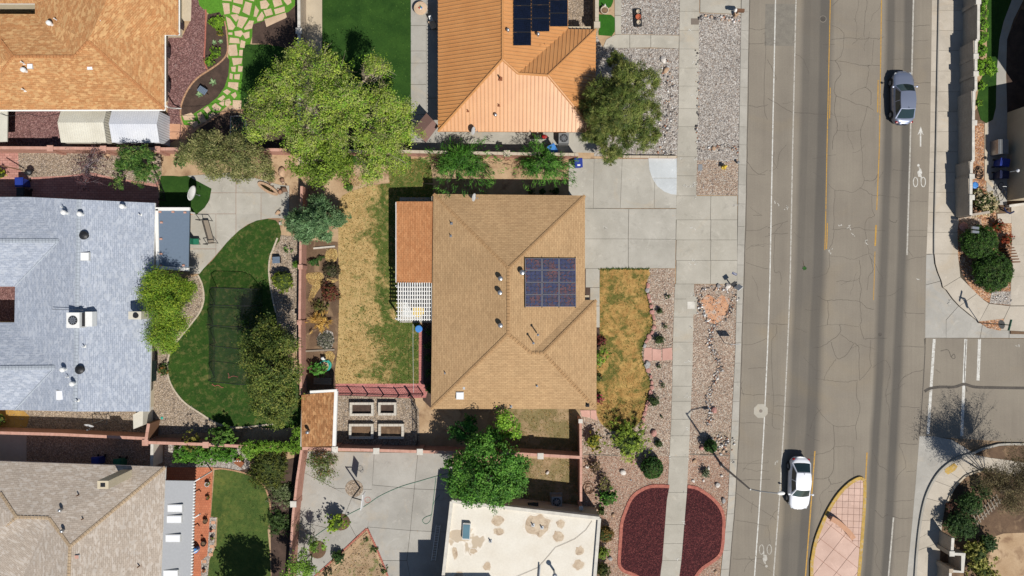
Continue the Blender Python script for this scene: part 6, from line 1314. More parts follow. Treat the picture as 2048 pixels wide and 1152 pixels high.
for (x, y, r), l in zip(sm, lab): shrub(l, x, y, r, r * .055 + .25, [(70, 88, 50), (56, 74, 42), (86, 102, 60)] if x != 1411 else [(126, 134, 104), (106, 116, 88), (144, 150, 120)], leaf=.08, lai=2.6, amp=.2, clump=.08)
shrub('spiky yellow green shrub overlapping the east edge of the tan roof', 1200, 714, 19, 1.9, [(128, 160, 50), (96, 132, 42), (60, 96, 34), (160, 170, 90)], leaf=.2, aspect=.22, along=.8, lai=1.8, amp=.35); shrub('dark red shrub between the tan roof and the front lawn', 1204, 682, 11, .7, [(110, 52, 50), (84, 60, 44), (130, 66, 60)]); shrub('magenta flowering shrub against the tan roof', 1197, 796, 10, .9, [(170, 50, 80), (140, 44, 66), (96, 50, 50), (190, 70, 100)], leaf=.09)
shrub('low green shrub at the narrow bed above the magenta shrub', 1197, 755, 8, .6, [(86, 96, 50), (70, 80, 42)])
shrub('round yellow green shrub between the edging and the rose wall', 566, 561, 22, 1.4, [(122, 138, 42), (102, 118, 36), (138, 152, 52), (84, 100, 32)], leaf=.11, amp=.12, shell=.25)
shrub('small leafy green shrub above the round yellow green one', 575, 500, 9, .6, GRN, lai=1.2); shrub('clump of ivy against the left face of the rose wall', 593, 530, 9, 1.2, [(92, 128, 40), (76, 110, 36)])
shrub('dark round shrub near the straw in the wall bed', 663, 541, 18, .9, [(84, 78, 56), (66, 62, 46), (100, 92, 66)], leaf=.08, amp=.15, lai=2.4); shrub('red brown round shrub below the dark one in the wall bed', 661, 584, 19, .9, [(110, 60, 46), (88, 50, 40), (100, 90, 50), (130, 76, 56)], leaf=.09, amp=.25)
shrub('small green shrub at the top of the wall bed', 628, 524, 10, .6, [(70, 110, 48), (56, 92, 40)]); shrub('tiny green shrub beside the small one at the top of the wall bed', 641, 516, 6, .5, [(90, 112, 52), (72, 92, 44)]); shrub('low olive shrub above the straw coloured grass', 640, 616, 17, .6, [(120, 108, 60), (100, 92, 50), (92, 104, 50)], lai=1.4, amp=.4)
og = shrub('straw coloured ornamental grass clump in the wall bed', 640, 644, 24, .9, [(216, 178, 96), (200, 160, 80), (230, 196, 120), (180, 140, 72)], name='ornamental_grass', cat='grass clump', leaf=.45, aspect=.07, along=.97, lai=.9, amp=.2, shell=.8, clump=.1)
shrub('low grey ground cover plant below the straw coloured grass', 651, 680, 19, .3, [(110, 112, 92), (90, 94, 78), (130, 130, 110)], leaf=.07, lai=1.6, amp=.1)
shrub('bright green shrub left of the turquoise sand tub', 636, 740, 16, 1.2, [(90, 148, 56), (74, 130, 48), (106, 162, 66)], leaf=.13); shrub('small green shrub in the straw above the dry back lawn', 699, 375, 9, .7, [(90, 122, 50), (74, 104, 44)])
shrub('small mottled green shrub in gravel below the yellow green tree', 326, 739, 13, .7, [(80, 104, 50), (64, 84, 44), (150, 110, 60)], leaf=.11, amp=.35)
shrub('dark dome shaped shrub to the right of the shaded lawn', 541, 933, 44, 2.0, [(86, 96, 36), (70, 80, 32), (102, 108, 42), (54, 64, 28)], leaf=.12, amp=.18, lai=2.6)
shrub('green leafy shrub rising behind the wall above the hedge', 447, 869, 25, 2.2, [(92, 130, 48), (76, 112, 42), (108, 144, 58)], leaf=.16, amp=.35); shrub('golden green shrub left of the leafy shrub behind the hedge wall', 390, 880, 19, 2.2, [(140, 134, 58), (120, 116, 50), (98, 104, 44)], leaf=.14, amp=.45, lai=1.9)
hd = thing('hedge', 'long bright green hedge along the wall above the beige grey roof', 'hedge', W(408, 906)); crown('foliage', [(360, 905, .8, 17), (380, 908, .8, 18), (400, 910, .8, 18), (422, 910, .8, 18), (443, 909, .8, 18), (460, 905, .8, 16), (370, 915, .7, 12)], [(92, 144, 44), (76, 126, 38), (108, 158, 54), (64, 108, 34)], hd, leaf=.12, lai=4.2, clump=.15)
iv = thing('hedge', 'ivy growing over the rose wall left of the brown garden shed', 'ivy', W(545, 893)); crown('foliage', [(x, 893 + (x - 500) * .02, 1.6, 12) for x in range(492, 604, 13)] + [(597, 862, 1.6, 13), (598, 880, 1.6, 13), (497, 902, 1.2, 16)], [(112, 150, 44), (92, 130, 38), (128, 164, 54)], iv, leaf=.13, lai=4, clump=.2)
shrub('pale green groundcover in the bed right of the shaded lawn', 562, 985, 27, .5, [(122, 134, 92), (104, 118, 76), (140, 150, 110), (90, 106, 60)], lai=2.1, amp=.5); shrub('dim green groundcover below the dome shaped shrub', 560, 1045, 26, .6, [(80, 104, 50), (66, 88, 44)], lai=2.1, amp=.5)
tree('sparse small tree with brownish green leaves at the top left of the concrete court', (640, 928), [(643, 930, 2.2, 30), (650, 945, 2, 26), (632, 920, 2, 22), (655, 922, 2.0, 22)], [(104, 120, 60), (86, 100, 50), (120, 132, 74), (130, 96, 60)], leaf=.13, lai=1.0, amp=.45, twign=26, twigr=.014, trunk_r=.06, twigcols=((120, 104, 84), (96, 84, 70)), shell=.7)
shrub('bright yellow green small tree in the round bed of the concrete court', 673, 1045, 20, 2.0, [(150, 178, 50), (130, 160, 44), (168, 190, 66), (110, 140, 40)], leaf=.16, amp=.4, lai=2.2); shrub('dark green rounded shrub at the edge of the court planting bed', 676, 1114, 14.5, 1.0, [(62, 92, 42), (50, 76, 36), (76, 106, 50)], leaf=.1, amp=.12)
tree('bare branched tree with a green crown at the left of the court', (632, 1098), [(630, 1090, 2.4, 17), (600, 1125, 3, 26), (620, 1140, 2.8, 24), (580, 1145, 3, 22)], [(118, 156, 50), (98, 134, 44), (134, 170, 62), (80, 110, 40)], leaf=.15, lai=1.7, amp=.4, twign=40, twigr=.015, trunk_r=.08)
tw = thing('tree', 'leafless twiggy tree leaning over the lower rose wall', 'tree', W(612, 1085)); _, tips = crown('crown', [(612, 1065, 1.6, 26), (608, 1090, 1.6, 24)], [(70, 80, 44), (90, 96, 56)], tw, leaf=.1, lai=.15); twigmesh('branch', None, tips, tw, [(110, 100, 92), (90, 82, 76)], 90, .013, sub=5, frac=(.6, 1.2), spread=.35)
tree('leafy tree just beyond the bottom edge shading the lawn', (545, 1195), [(500, 1268, 6, 50), (480, 1262, 5.6, 44), (520, 1256, 5.4, 44), (470, 1292, 5.6, 46), (530, 1300, 5.8, 50), (500, 1320, 6.2, 50), (470, 1240, 5, 30)], GRN, leaf=.24, lai=2.0, trunk_r=.25)
for i, (x, y, r, l) in enumerate(((433, 46, 15, 'rounded green shrub at the top of the small flower bed'), (432, 104, 11, 'round bright green shrub low in the small flower bed'), (419, 124, 10, 'darker green shrub at the bottom tip of the small flower bed'), (441, 68, 6, 'little golden shrub under the rounded green shrub'))): shrub(l, x, y, r, .8, [(112, 150, 36), (92, 128, 32), (128, 164, 46)] if i < 3 else [(150, 140, 50), (120, 120, 44)], leaf=.1)
def agave(label, px, py, r, cols=((150, 178, 128), (128, 156, 108))):
    root = thing('agave', label, 'agave', W(px, py)); mb = MB(); c = W(px, py, GZ + .03)
    for k in range(16):
        a_ = k * 2.4; L_ = r * S * (.7 + .3 * random.random()); d = Vector((math.cos(a_), math.sin(a_), 0)); s_ = Vector((-d.y, d.x, 0)) * .035; u_ = Vector((0, 0, L_ * (.5 if k % 2 else .9)))
        mb.add([c - s_, c + s_, c + d * L_ * .5 + s_ * 1.2 + u_ * .7, c + d * L_ * .5 - s_ * 1.2 + u_ * .7, c + d * L_ + u_], [(0, 1, 2, 3), (3, 2, 4)])
    MATS.get('agave') or surf('agave', cols[0], cols[1], 5, .6)
    mb.build('leaf', X['agave'], root); return root
agave('pale agave rosette right of the blue grey chair', 428, 166, 9); agave('pale agave rosette left of the blue grey chair', 401, 190, 8); agave('small agave in the middle of the flower bed', 430, 86, 6); agave('little agave beside the curved edging', 443, 84, 6)
shrub('dark low shrub along the shaded north wall of the tan house, left', 1062, 383, 7, .6, [(56, 76, 36), (90, 84, 40)], grp='low shrubs in the shade of the tan house'); shrub('dark low shrub along the shaded north wall of the tan house, middle', 1085, 383, 8, .6, [(56, 76, 36), (70, 84, 40)], grp='low shrubs in the shade of the tan house'); shrub('dark low shrub along the shaded north wall of the tan house, right', 1112, 382, 9, .6, [(56, 76, 36), (70, 84, 40)], grp='low shrubs in the shade of the tan house')
shrub('yellow shrub cut off by the left edge beside the grey pad', 0, 348, 12, 1.3, [(170, 164, 40), (140, 150, 36)]); shrub('green shrub cut off by the left edge below the blue grey roof', 0, 838, 12, 1.3, [(90, 110, 40), (110, 90, 40)])
shrub('green shrub in the bare bed under the grey green tree', 362, 322, 14, 1.2, [(66, 114, 52), (54, 96, 44)], leaf=.13); shrub('small shrub under the corner wall beside the blue grey house', 456, 905, 6, .5, GRN)
for i, (y, r) in enumerate(((665, 7), (690, 8), (715, 8), (745, 8), (778, 9))): shrub('%s dark green shrub in the narrow bed left of the tan roof' % ('topmost', 'second', 'third', 'fourth', 'lowest')[i], 858, y, r, .7, [(60, 96, 40), (50, 80, 36)], grp='shrubs in the narrow bed')
# south east corner planting
SEG = [(58, 86, 40), (46, 72, 34), (70, 98, 46)]
shrub('dark green shrub highest of the group at the lower right corner', 1966, 978, 17, 1.4, SEG, leaf=.11); shrub('dark green shrub in the middle of the lower right group', 1936, 1008, 25, 1.6, SEG, leaf=.11, amp=.2); shrub('broadest dark green shrub of the lower right group beside the walk', 1918, 1046, 31, 1.8, SEG, leaf=.11, amp=.2)
shrub('dark green shrub at the edge of the bare dirt patch', 1974, 1084, 20, 1.6, SEG, leaf=.11, amp=.2); shrub('yellow green leafy shrub in the lower right corner', 1954, 1106, 25, 1.9, [(150, 150, 70), (128, 132, 58), (168, 164, 90), (100, 108, 46)], leaf=.16, amp=.4); shrub('pale yellow green shrub cut off by the bottom right edge', 1965, 1142, 24, 1.9, [(150, 150, 70), (128, 132, 58), (168, 164, 90), (100, 108, 46)], leaf=.16, amp=.4)
shrub('small red brown shrub left of the broad dark shrub', 1899, 1015, 11, .9, [(96, 60, 50), (76, 52, 44), (110, 90, 70)]); shrub('green plants inside the stepped garden wall', 1913, 1126, 10, .6, [(56, 90, 36), (46, 76, 30)]); shrub('green shrub outside the lower garden wall', 1882, 1148, 6, .6, [(70, 100, 40), (90, 110, 50)])
bt = thing('tree', 'large thin leafless tree in the lower right corner', 'tree', W(2000, 985)); o, tips = crown('crown', [(1998, 955, 4.6, 44), (2040, 960, 4.8, 46), (2020, 1000, 4.6, 46), (2060, 930, 4.6, 44), (1975, 960, 3.6, 30), (2080, 990, 4.6, 44)], [(110, 100, 66), (92, 84, 56), (124, 112, 76)], bt, leaf=.13, lai=.7, aspect=.3, clump=.35, shell=.9, amp=.4)
trunkmesh(bt, W(2000, 985), [tuple(t[0]) for t in tips], .08, 'bark_pale'); twigmesh('branch', (W(2000, 985).x, W(2000, 985).y, 2), tips, bt, [(120, 106, 84), (98, 86, 70), (140, 124, 96)], 120, .02, sub=6, frac=(.6, 1.15), spread=.3)
mb = MB()
lg = thing('railing', 'dark timber rail fence lying among the lower right shrubs', 'fence', W(1975, 1030))
for i in range(9):
    x, y = 1948 + i * 5.6, 1042 - i * 5.2; MB().box(W(x + 3, y - 2, .5), (.1, .9, .08), R(25)).build('slat', X['wood_grey'], lg)
mb = MB(); mb.ribbon([G2((1944, 1044)), G2((1995, 996))], .1, .35, .45); mb.build('rail', X['wood_grey'], lg)
tf = thing('railing', 'short dark slatted timber fence between the round corner shrubs and the driveway', 'fence', W(2016, 505))
for i in range(6): MB().box(W(2012 + i * 2.4, 496 + i * 5.6, .5), (.75, .1, .9)).build('slat', X['wood_brown'], tf)
MB().cyl(W(2008, 494, .6), W(2022, 527, .6), .04, .04, 6).build('rail', X['black_metal'], tf)

# ---------------------------------------------------------------- grass blades, gravel, cobbles
GB = [(72, 110, 40), (90, 128, 50), (58, 92, 34), (106, 140, 62)]
DRY = [(206, 170, 104), (186, 148, 84), (220, 188, 126), (160, 128, 74), (116, 116, 58), (98, 104, 50)]
for nm, poly, den, sz, cols in (('lawn_grass', FL, 60, .10, DRY), ('lawn_grass', BL, 42, .10, DRY), ('lawn_grass', GL, 26, .08, GB), ('lawn_grass', DL, 24, .08, [(84, 104, 48), (100, 116, 56), (70, 90, 42)]),
        ('lawn_grass', TG, 24, .07, [(96, 146, 48), (112, 164, 56), (80, 130, 42)]), ('lawn_grass', [(645, -20), (824, -20), (822, 200), (800, 260), (645, 260)], 24, .08, GB), ('scrub_grass', [(1010, 820), (1160, 820), (1160, 905), (1010, 900)], 50, .1, DRY),
        ('scrub_grass', [(1010, 916), (1160, 918), (1160, 1010), (1050, 1000)], 50, .1, DRY), ('scrub_grass', [(735, 1075), (775, 1155), (660, 1155), (700, 1110)], 40, .1, DRY), ('scrub_grass', [(775, 318), (850, 318), (866, 366), (780, 368)], 60, .11, DRY)):
    P = sample(poly, den); blades(nm, P, .12, sz, cols, kind='stuff')
GRY = [(226, 220, 212), (204, 194, 184), (186, 174, 164), (160, 148, 140), (196, 172, 156), (136, 126, 120), (232, 228, 222), (208, 184, 164)]
PNK = [(220, 196, 176), (204, 172, 152), (228, 214, 198), (188, 156, 138), (168, 140, 124), (212, 178, 156), (182, 172, 160)]
ROS = [(210, 172, 152), (196, 152, 134), (220, 192, 172), (176, 136, 120), (202, 190, 176)]
COB = [(230, 226, 220), (196, 188, 178), (150, 146, 144), (110, 106, 106), (206, 176, 150), (84, 80, 82), (240, 236, 230), (176, 130, 106)]
FG = [(1296, 538), (1350, 538), (1344, 770), (1338, 905), (1240, 908), (1165, 905), (1163, 842), (1204, 849), (1222, 861), (1266, 856), (1294, 805), (1300, 782), (1284, 718), (1304, 648)]
PGb = [(1286, 694), (1345, 694), (1345, 723), (1286, 723)]
AR = [(1401, 601), (1414, 588), (1458, 592), (1458, 604), (1453, 625), (1428, 648), (1413, 632)]
for nm, poly, den, sz, cols, ex in (('gravel', FG, 45, .055, PNK, [PGb, FL]), ('gravel', [(1387, 569), (1474, 569), (1470, 700), (1461, 864), (1460, 905), (1376, 908), (1380, 838)], 42, .055, PNK, [AR]),
        ('gravel', [(1242, -20), (1359, -20), (1358, 70), (1242, 68)], 50, .075, GRY, []), ('gravel', [(1300, 98), (1357, 98), (1355, 313), (1300, 313)], 45, .075, GRY, []), ('gravel', [(1190, 94), (1300, 98), (1300, 130), (1190, 130)], 40, .07, GRY, []),
        ('gravel', [(1398, 27), (1482, 31), (1475, 391), (1392, 390)], 45, .06, GRY, []), ('gravel', [(1165, 910), (1338, 913), (1334, 968), (1262, 990), (1238, 1080), (1240, 1140), (1260, 1160), (1200, 1160)], 36, .05, ROS, []),
        ('gravel', [(1376, 910), (1460, 907), (1455, 1010), (1438, 1152), (1395, 1155), (1440, 1110), (1446, 1032), (1400, 976), (1374, 970)], 36, .05, ROS, []),
        ('gravel', [(305, 700), (335, 700), (336, 740), (352, 783), (405, 828), (460, 854), (310, 868)], 22, .05, GRY[1:5], []), ('gravel', [(673, 792), (825, 797), (836, 818), (838, 893), (673, 893)], 30, .06, GRY[1:], []), ('gravel', [(25, 305), (320, 305), (322, 350), (60, 352)], 22, .06, GRY[1:5], []),
        ('gravel', [(0, 822), (285, 822), (285, 868), (0, 864)], 20, .05, GRY[1:5], []), ('gravel', RL, 14, .035, [(150, 80, 76), (90, 44, 46), (200, 190, 190)], []), ('gravel', RR, 14, .035, [(150, 80, 76), (90, 44, 46), (200, 190, 190)], []),
        ('gravel', [(336, 76), (410, 76), (395, 165), (365, 215), (338, 288)], 16, .05, [(170, 130, 125), (140, 100, 98), (190, 170, 165)], [])):
    P = sample(poly, den * .7, ex); stones(nm, P, GZ + .02, sz * .72, [tuple(v * .92 for v in c_) for c_ in cols], jit=.1, flat=.35, kind='stuff')
# river cobbles: dry creek, ring round the arrow slab, edges
def along(pts, wpx, density):
    P = cr(pts, 6); out = []
    for a_, b_ in zip(P[:-1], P[1:]):
        n = max(1, int(math.dist(a_, b_) * wpx * S * S * density)); 
        for k in range(n):
            t = random.random(); out.append(G2((a_[0] + (b_[0] - a_[0]) * t + random.gauss(0, wpx * .32), a_[1] + (b_[1] - a_[1]) * t + random.gauss(0, wpx * .15))))
    return np.array(out)
for nm, pts, w_, den, sz, l in (('dry_creek_cobbles', [(1428, 648), (1422, 660), (1420, 680), (1424, 700), (1434, 715), (1438, 735), (1428, 760), (1418, 785), (1416, 805), (1420, 830), (1415, 850)], 12, 95, .09, 'meandering line of white and grey cobbles down the verge'),
        ('slab_ring_cobbles', [(1392, 598), (1402, 618), (1414, 640), (1428, 652), (1444, 642), (1456, 626), (1464, 606), (1466, 590), (1450, 580), (1420, 576), (1400, 582), (1391, 598)], 13, 42, .11, 'white and dark cobbles ringing the arrowhead slab'),
        ('corner_cobble_scatter', [(1410, 890), (1430, 880), (1450, 875), (1450, 895), (1420, 900)], 26, 26, .14, 'larger pale cobbles by the small clipped shrub in the verge'),
        ('verge_edge_cobbles', [(1394, 100), (1394, 200), (1394, 310)], 6, 30, .1, 'white cobbles along the walk edge of the upper verge'), ('verge_top_cobbles', [(1400, 36), (1440, 38), (1475, 42)], 14, 36, .12, 'pale cobbles across the top of the upper verge'),
        ('pine_edge_cobbles', [(1330, 120), (1338, 200), (1320, 300), (1345, 308)], 20, 16, .13, 'pale cobbles between the pine tree and the walk'), ('hydrant_cobbles', [(1400, 300), (1440, 295), (1470, 300)], 22, 26, .1, 'white cobbles above the yellow hydrant'),
        ('bed_corner_cobbles', [(1984, 590), (2000, 594), (2014, 600)], 20, 40, .09, 'grey and white cobbles below the lower clipped round shrub'), ('pond_rocks', [(533, 345), (530, 352), (555, 385), (570, 375), (560, 350)], 14, 12, .2, 'brown rocks round the small garden pond')):
    stones(nm, along(pts, w_, den), GZ + .045, sz * (.75 if sz < .2 else 1), COB if 'pond' not in nm else [(170, 130, 104), (140, 110, 90), (190, 160, 140)], kind='stuff', label=l, cat='cobbles')
# fieldstone edging along the front lawn: each stone a piece
ed = thing('stone_edging', 'line of rose fieldstones along the right edge of the dry front lawn', 'edging', W(1300, 690))
P = cr([(1296, 560), (1296, 585), (1300, 605), (1305, 628), (1308, 648), (1302, 668), (1292, 684), (1288, 694)], 6) ; P2 = cr([(1290, 722), (1297, 738), (1302, 756), (1303, 775), (1299, 796), (1291, 818), (1286, 836), (1284, 856)], 6)
for PP in (P, P2):
    run = 0
    for a_, b_ in zip(PP[:-1], PP[1:]):
        run += math.dist(a_, b_)
        if run > 9.5:
            run = 0; c = W(b_[0] + random.uniform(-1.5, 1.5), b_[1], GZ + .08); an = math.atan2(-(b_[1] - a_[1]), b_[0] - a_[0])
            vs = CUB_V.copy() * (1 + (rng.random((len(CUB_V), 1)) - .5) * .35) * np.array([.26 * random.uniform(.7, 1.1), .17 * random.uniform(.8, 1.3), .13]); m_ = Matrix.Rotation(an, 3, 'Z')
            me = bpy.data.meshes.new('stone'); import bmesh; bm = bmesh.new()
            for v in vs: bm.verts.new(m_ @ Vector(v) + c - ORG[ed.name])
            bmesh.ops.convex_hull(bm, input=bm.verts); bm.to_mesh(me); bm.free(); me.materials.append(X[random.choice(['boulder_rose', 'boulder_rose', 'boulder_tan', 'boulder_grey'])]); link('stone', me, ed)
def boulder(label, px, py, r, mat='boulder_white', h=.7, z=GZ + .02, name='boulder'):
    import bmesh; bm = bmesh.new(); bmesh.ops.create_icosphere(bm, subdivisions=2, radius=1)
    rr = np.random.default_rng(int(px * 7 + py)); a_ = rr.normal(size=(6, 3)); a_ /= np.linalg.norm(a_, axis=1)[:, None]; cut = .55 + .35 * rr.random(6)
    for v in bm.verts:
        p = np.array(v.co)
        for n_, c_ in zip(a_, cut):
            d = p @ n_
            if d > c_: p = p - n_ * (d - c_) * .9
        v.co = Vector(p)
    R_ = r * S; sx, sy = .9 + .4 * rr.random(), .8 + .3 * rr.random()
    for v in bm.verts: v.co = Vector((v.co.x * R_ * sx, v.co.y * R_ * sy, (v.co.z + .5) * R_ * h))
    bmesh.ops.rotate(bm, verts=bm.verts, matrix=Matrix.Rotation(rr.random() * 6, 3, 'Z'))
    me = bpy.data.meshes.new(name); bm.to_mesh(me); bm.free(); me.materials.append(X[mat]); o = link(name, me, None, W(px, py, z)); return props(o, label, 'rock')
for a_ in (('white boulder in the rose gravel left of the walk', 1246, 944, 6, 'boulder_white'), ('pale boulder in the verge right of the red gravel', 1435, 970, 6, 'boulder_white'), ('round grey boulder near the gutter by the red gravel', 1446, 1001, 5, 'boulder_grey'), ('small white stone above the red gravel beside the walk', 1386, 962, 3.5, 'boulder_white'),
   ('small white stone right of the pale shrub', 1417, 936, 3.5, 'boulder_white'), ('small pale stone near the gutter', 1443, 951, 3.5, 'boulder_white'), ('tiny white stone below the pale grey shrub', 1407, 961, 2.5, 'boulder_white'), ('pale stone just below the edging board', 1389, 922, 4, 'boulder_tan'), ('rose boulder left of the small clipped shrub', 1402, 895, 5, 'boulder_rose'),
   ('dark rose boulder at the end of the dry creek', 1428, 820, 7, 'boulder_rose'), ('rose boulder pair left of the walk above the grey green shrub', 1307, 866, 7, 'boulder_rose'), ('tan rock near the corner of the flat roofed house', 1227, 1030, 4.5, 'boulder_tan'), ('small dark stone above the red gravel', 1262, 960, 2, 'boulder_grey'), ('small rose stone beside the round clipped shrub', 1265, 926, 3, 'boulder_rose'),
   ('grey rock below the green round shrub', 1220, 1117, 5, 'boulder_grey'), ('small tan rock at the bottom of the verge', 1431, 1143, 3.5, 'boulder_tan'), ('grey boulder at the left end of the pink flagstone slabs', 1294, 727, 6, 'boulder_grey'), ('pale rock group under the pine edge, upper', 1326, 121, 7, 'boulder_white'), ('brown rock group beside the pine tree, lower', 1332, 141, 6, 'boulder_tan'),
   ('tan boulder at the top of the hydrant verge', 1427, 297, 4.5, 'boulder_tan'), ('grey rock by the driveway sign', 1472, 574, 5, 'boulder_grey'), ('pale flat rock along the driveway edge', 1455, 572, 6, 'boulder_white'), ('white rock along the driveway edge left of the pale flat one', 1437, 572, 4.5, 'boulder_grey'), ('white stone in the dry grass above the flat roofed house', 1095, 945, 4.5, 'boulder_white'),
   ('tan boulder beside the pond', 545, 352, 10, 'boulder_tan'), ('brown boulder above the pond', 565, 345, 9, 'boulder_tan'), ('pale rock at the patio corner by the conifer', 556, 425, 5, 'boulder_tan'), ('pale rock just inside the top of the garden lawn', 561, 447, 4, 'boulder_white'), ('white rock in the gravel bed at the garden corner', 1174, 934, 4, 'boulder_white'), ('yellow sandstone rock by the upper rose wall', 216, 312, 6, 'boulder_tan'), ('orange rock at the end of the street wall', 1925, 453, 8, 'boulder_rose')): boulder(*a_)
# fallen leaf on the road and little sprig
sg = thing('leaf_sprig', 'small green leafy sprig lying on the road near the left wheel track', 'sprig', W(1609, 536)); mb = MB(); c = W(1609, 537, .01)
for k in range(9):
    a_ = k * 1.1; d = Vector((math.cos(a_), math.sin(a_), .25)); s_ = Vector((-d.y, d.x, 0)) * .05; L_ = .2; mb.add([c, c + d * L_ * .5 + s_, c + d * L_, c + d * L_ * .5 - s_], [(0, 1, 2, 3)])
surf('sprig', (60, 110, 50), (50, 92, 42), 4); mb.build('leaf', X['sprig'], sg); MB().cyl(W(1609, 536, .02), W(1606, 520, .05), .012, .006, 4).build('stem', X['wood_brown'], sg)

for P in ([(656, 500), (674, 500), (675, 520), (655, 524), (650, 512)], [(613, 547), (640, 545), (648, 556), (640, 575), (625, 602), (617, 598), (624, 570), (614, 560)], [(650, 706), (668, 706), (666, 728), (650, 726)], [(700, 352), (730, 350), (728, 368), (705, 376), (690, 380)]):
    blades('straw', sample(P, 260), GZ + .03, .16, [(222, 194, 130), (200, 168, 106), (170, 140, 90), (232, 208, 150)], wid=.16, kind='stuff')

blades('lawn_edge_grass', np.concatenate([along(FL[28:] + FL[:3], 6, 420), along(FL[4:14], 6, 220)]), .125, .12, [(84, 112, 44), (70, 96, 38), (102, 124, 54)], kind='stuff')
blades('burnt_grass', sample([(1200, 800), (1290, 800), (1284, 838), (1262, 855), (1225, 860), (1200, 845)], 130), .125, .10, [(150, 108, 58), (128, 92, 50), (170, 126, 66), (112, 88, 48)], kind='stuff')
blades('bright_grass', sample([(770, 560), (838, 575), (838, 764), (800, 764), (750, 700), (700, 640), (690, 620), (740, 600)], 30), .105, .12, [(84, 116, 44), (98, 128, 52), (70, 98, 38)], kind='stuff')
blades('straw_grass', sample([(682, 395), (740, 380), (752, 480), (735, 560), (682, 600)], 70), .105, .11, [(222, 192, 132), (204, 170, 108), (188, 152, 94)], kind='stuff')
blades('straw_grass', sample([(685, 660), (760, 650), (790, 720), (780, 764), (680, 762)], 70), .105, .11, [(222, 192, 132), (204, 170, 108), (188, 152, 94)], kind='stuff')
shrub('small green shrub at the tip of the triangular court bed', 731, 1078, 6, .4, [(96, 116, 56), (78, 98, 46)], leaf=.09, lai=1.6, amp=.4)
shrub('low green shrub along the right edge of the triangular court bed', 748, 1098, 8, .4, [(84, 110, 48), (70, 94, 40)], leaf=.09, lai=1.4, amp=.5)
shrub('dark green shrub at the bottom right of the triangular court bed', 768, 1143, 9, .5, [(80, 104, 46), (66, 88, 38)], leaf=.09, lai=1.5, amp=.5)
shrub('dark twiggy shrub at the bottom left of the triangular court bed', 657, 1146, 12, .7, [(96, 96, 60), (76, 84, 46)], leaf=.09, lai=1.5, amp=.4)
stones('gravel', sample(tri, 18), GZ + .045, .05, [(206, 182, 150), (150, 128, 102), (178, 152, 124)], kind='stuff')
stones('slab_scatter', sample(AR, 40), GZ + .05, .04, [(206, 190, 176), (178, 120, 92), (220, 210, 200), (150, 130, 120)], kind='stuff')
# ---------------------------------------------------------------- built things in the yards
# pergola
pg = thing('pergola', 'white lattice pergola below the patio roof of the tan house', 'pergola', W(830, 605))
for i in range(15):
    x = 796.6 + i * 4.75; mb = MB(); mb.ribbon([tuple(W(x, y, 2.6).xy) for y in (565, 641.5)], .075, 2.52, 2.6); mb.build('slat', X['trim_white'], pg)
for j in range(9):
    y = 574.5 + j * 8.05; mb = MB(); mb.ribbon([tuple(W(x, y, 2.5).xy) for x in (793, 866)], .065, 2.34, 2.515); mb.build('rafter', X['trim_white'], pg)
for x, y in ((797, 636), (797, 572), (862, 636)): MB().box((W(x, y, 1.2).x, W(x, y, 1.2).y, 1.2), (.12, .12, 2.3)).build('post', X['trim_white'], pg)
structure('pergola_floor', [(806, 562), (842, 562), (842, 634), (806, 634)], GZ + .06, X['concrete_new'], .1)
ta = thing('patio_table', 'round yellow topped table under the pergola', 'table', W(837, 622)); c = W(836, 622, .7); MB().lathe(c, [(.5, 0), (.52, .02), (.5, .05)], 20).build('tabletop', X['hydrant_yellow'], ta); MB().cyl((c.x, c.y, .12), c, .05, .05, 8).build('pedestal', X['black_metal'], ta)
ce = thing('patio_chair', 'grey chair beside the round table under the pergola', 'chair', W(827, 612)); c = W(828, 613, .45); MB().box(c, (.5, .5, .06)).build('seat', X['wood_grey'], ce); MB().box(c + Vector((-.25, 0, .25)), (.05, .5, .5)).build('backrest', X['wood_grey'], ce)
for sx in (-.2, .2):
    for sy in (-.2, .2): MB().box((c.x + sx, c.y + sy, .28), (.04, .04, .34)).build('leg', X['black_metal'], ce)
# blue round lid barrel
br = thing('barrel', 'round blue lidded barrel below the pergola', 'barrel', W(841, 655)); c = W(840.5, 656.5); MB().lathe((c.x, c.y, .08), [(.24, 0), (.28, .3), (.28, .6), (.25, .84)], 16).build('drum', X['blue_plastic'], br); MB().lathe((c.x, c.y, .9), [(.29, 0), (.3, .05), (.26, .07)], 18).build('lid', X['sky_plastic'], br)
# raised beds: rings of pale blocks
def raised_bed(label, x0, y0, x1, y1, h=.5):
    root = thing('raised_bed', label, 'planter', W((x0 + x1) / 2, (y0 + y1) / 2), 'raised beds in the fenced gravel garden')
    a_, b_ = W(x0, y0, h), W(x1, y1, h); w_ = .2
    def run(p, q, horiz):
        L_ = abs(q - p); n = max(2, round(L_ / .42))
        return [(p + (q - p) * i / n, p + (q - p) * (i + 1) / n) for i in range(n)]
    for z0, z1 in ((.06, .27), (.275, h)):
        for y in (a_.y - w_ / 2, b_.y + w_ / 2):
            for p, q in run(a_.x, b_.x, 1): MB().box(((p + q) / 2, y, (z0 + z1) / 2), (abs(q - p) - .015, w_, z1 - z0)).build('block', X['block_pale'], root)
        for x in (a_.x + w_ / 2, b_.x - w_ / 2):
            for p, q in run(a_.y - w_, b_.y + w_, 0): MB().box((x, (p + q) / 2, (z0 + z1) / 2), (w_, abs(q - p) - .015, z1 - z0)).build('block', X['block_pale'], root)
    MB().box(((a_.x + b_.x) / 2, (a_.y + b_.y) / 2, .16), (abs(b_.x - a_.x) - 2 * w_, abs(b_.y - a_.y) - 2 * w_, .2)).build('soil', X['mulch_dark'] if y0 < 840 else X['soil_brown'], root)
    return root
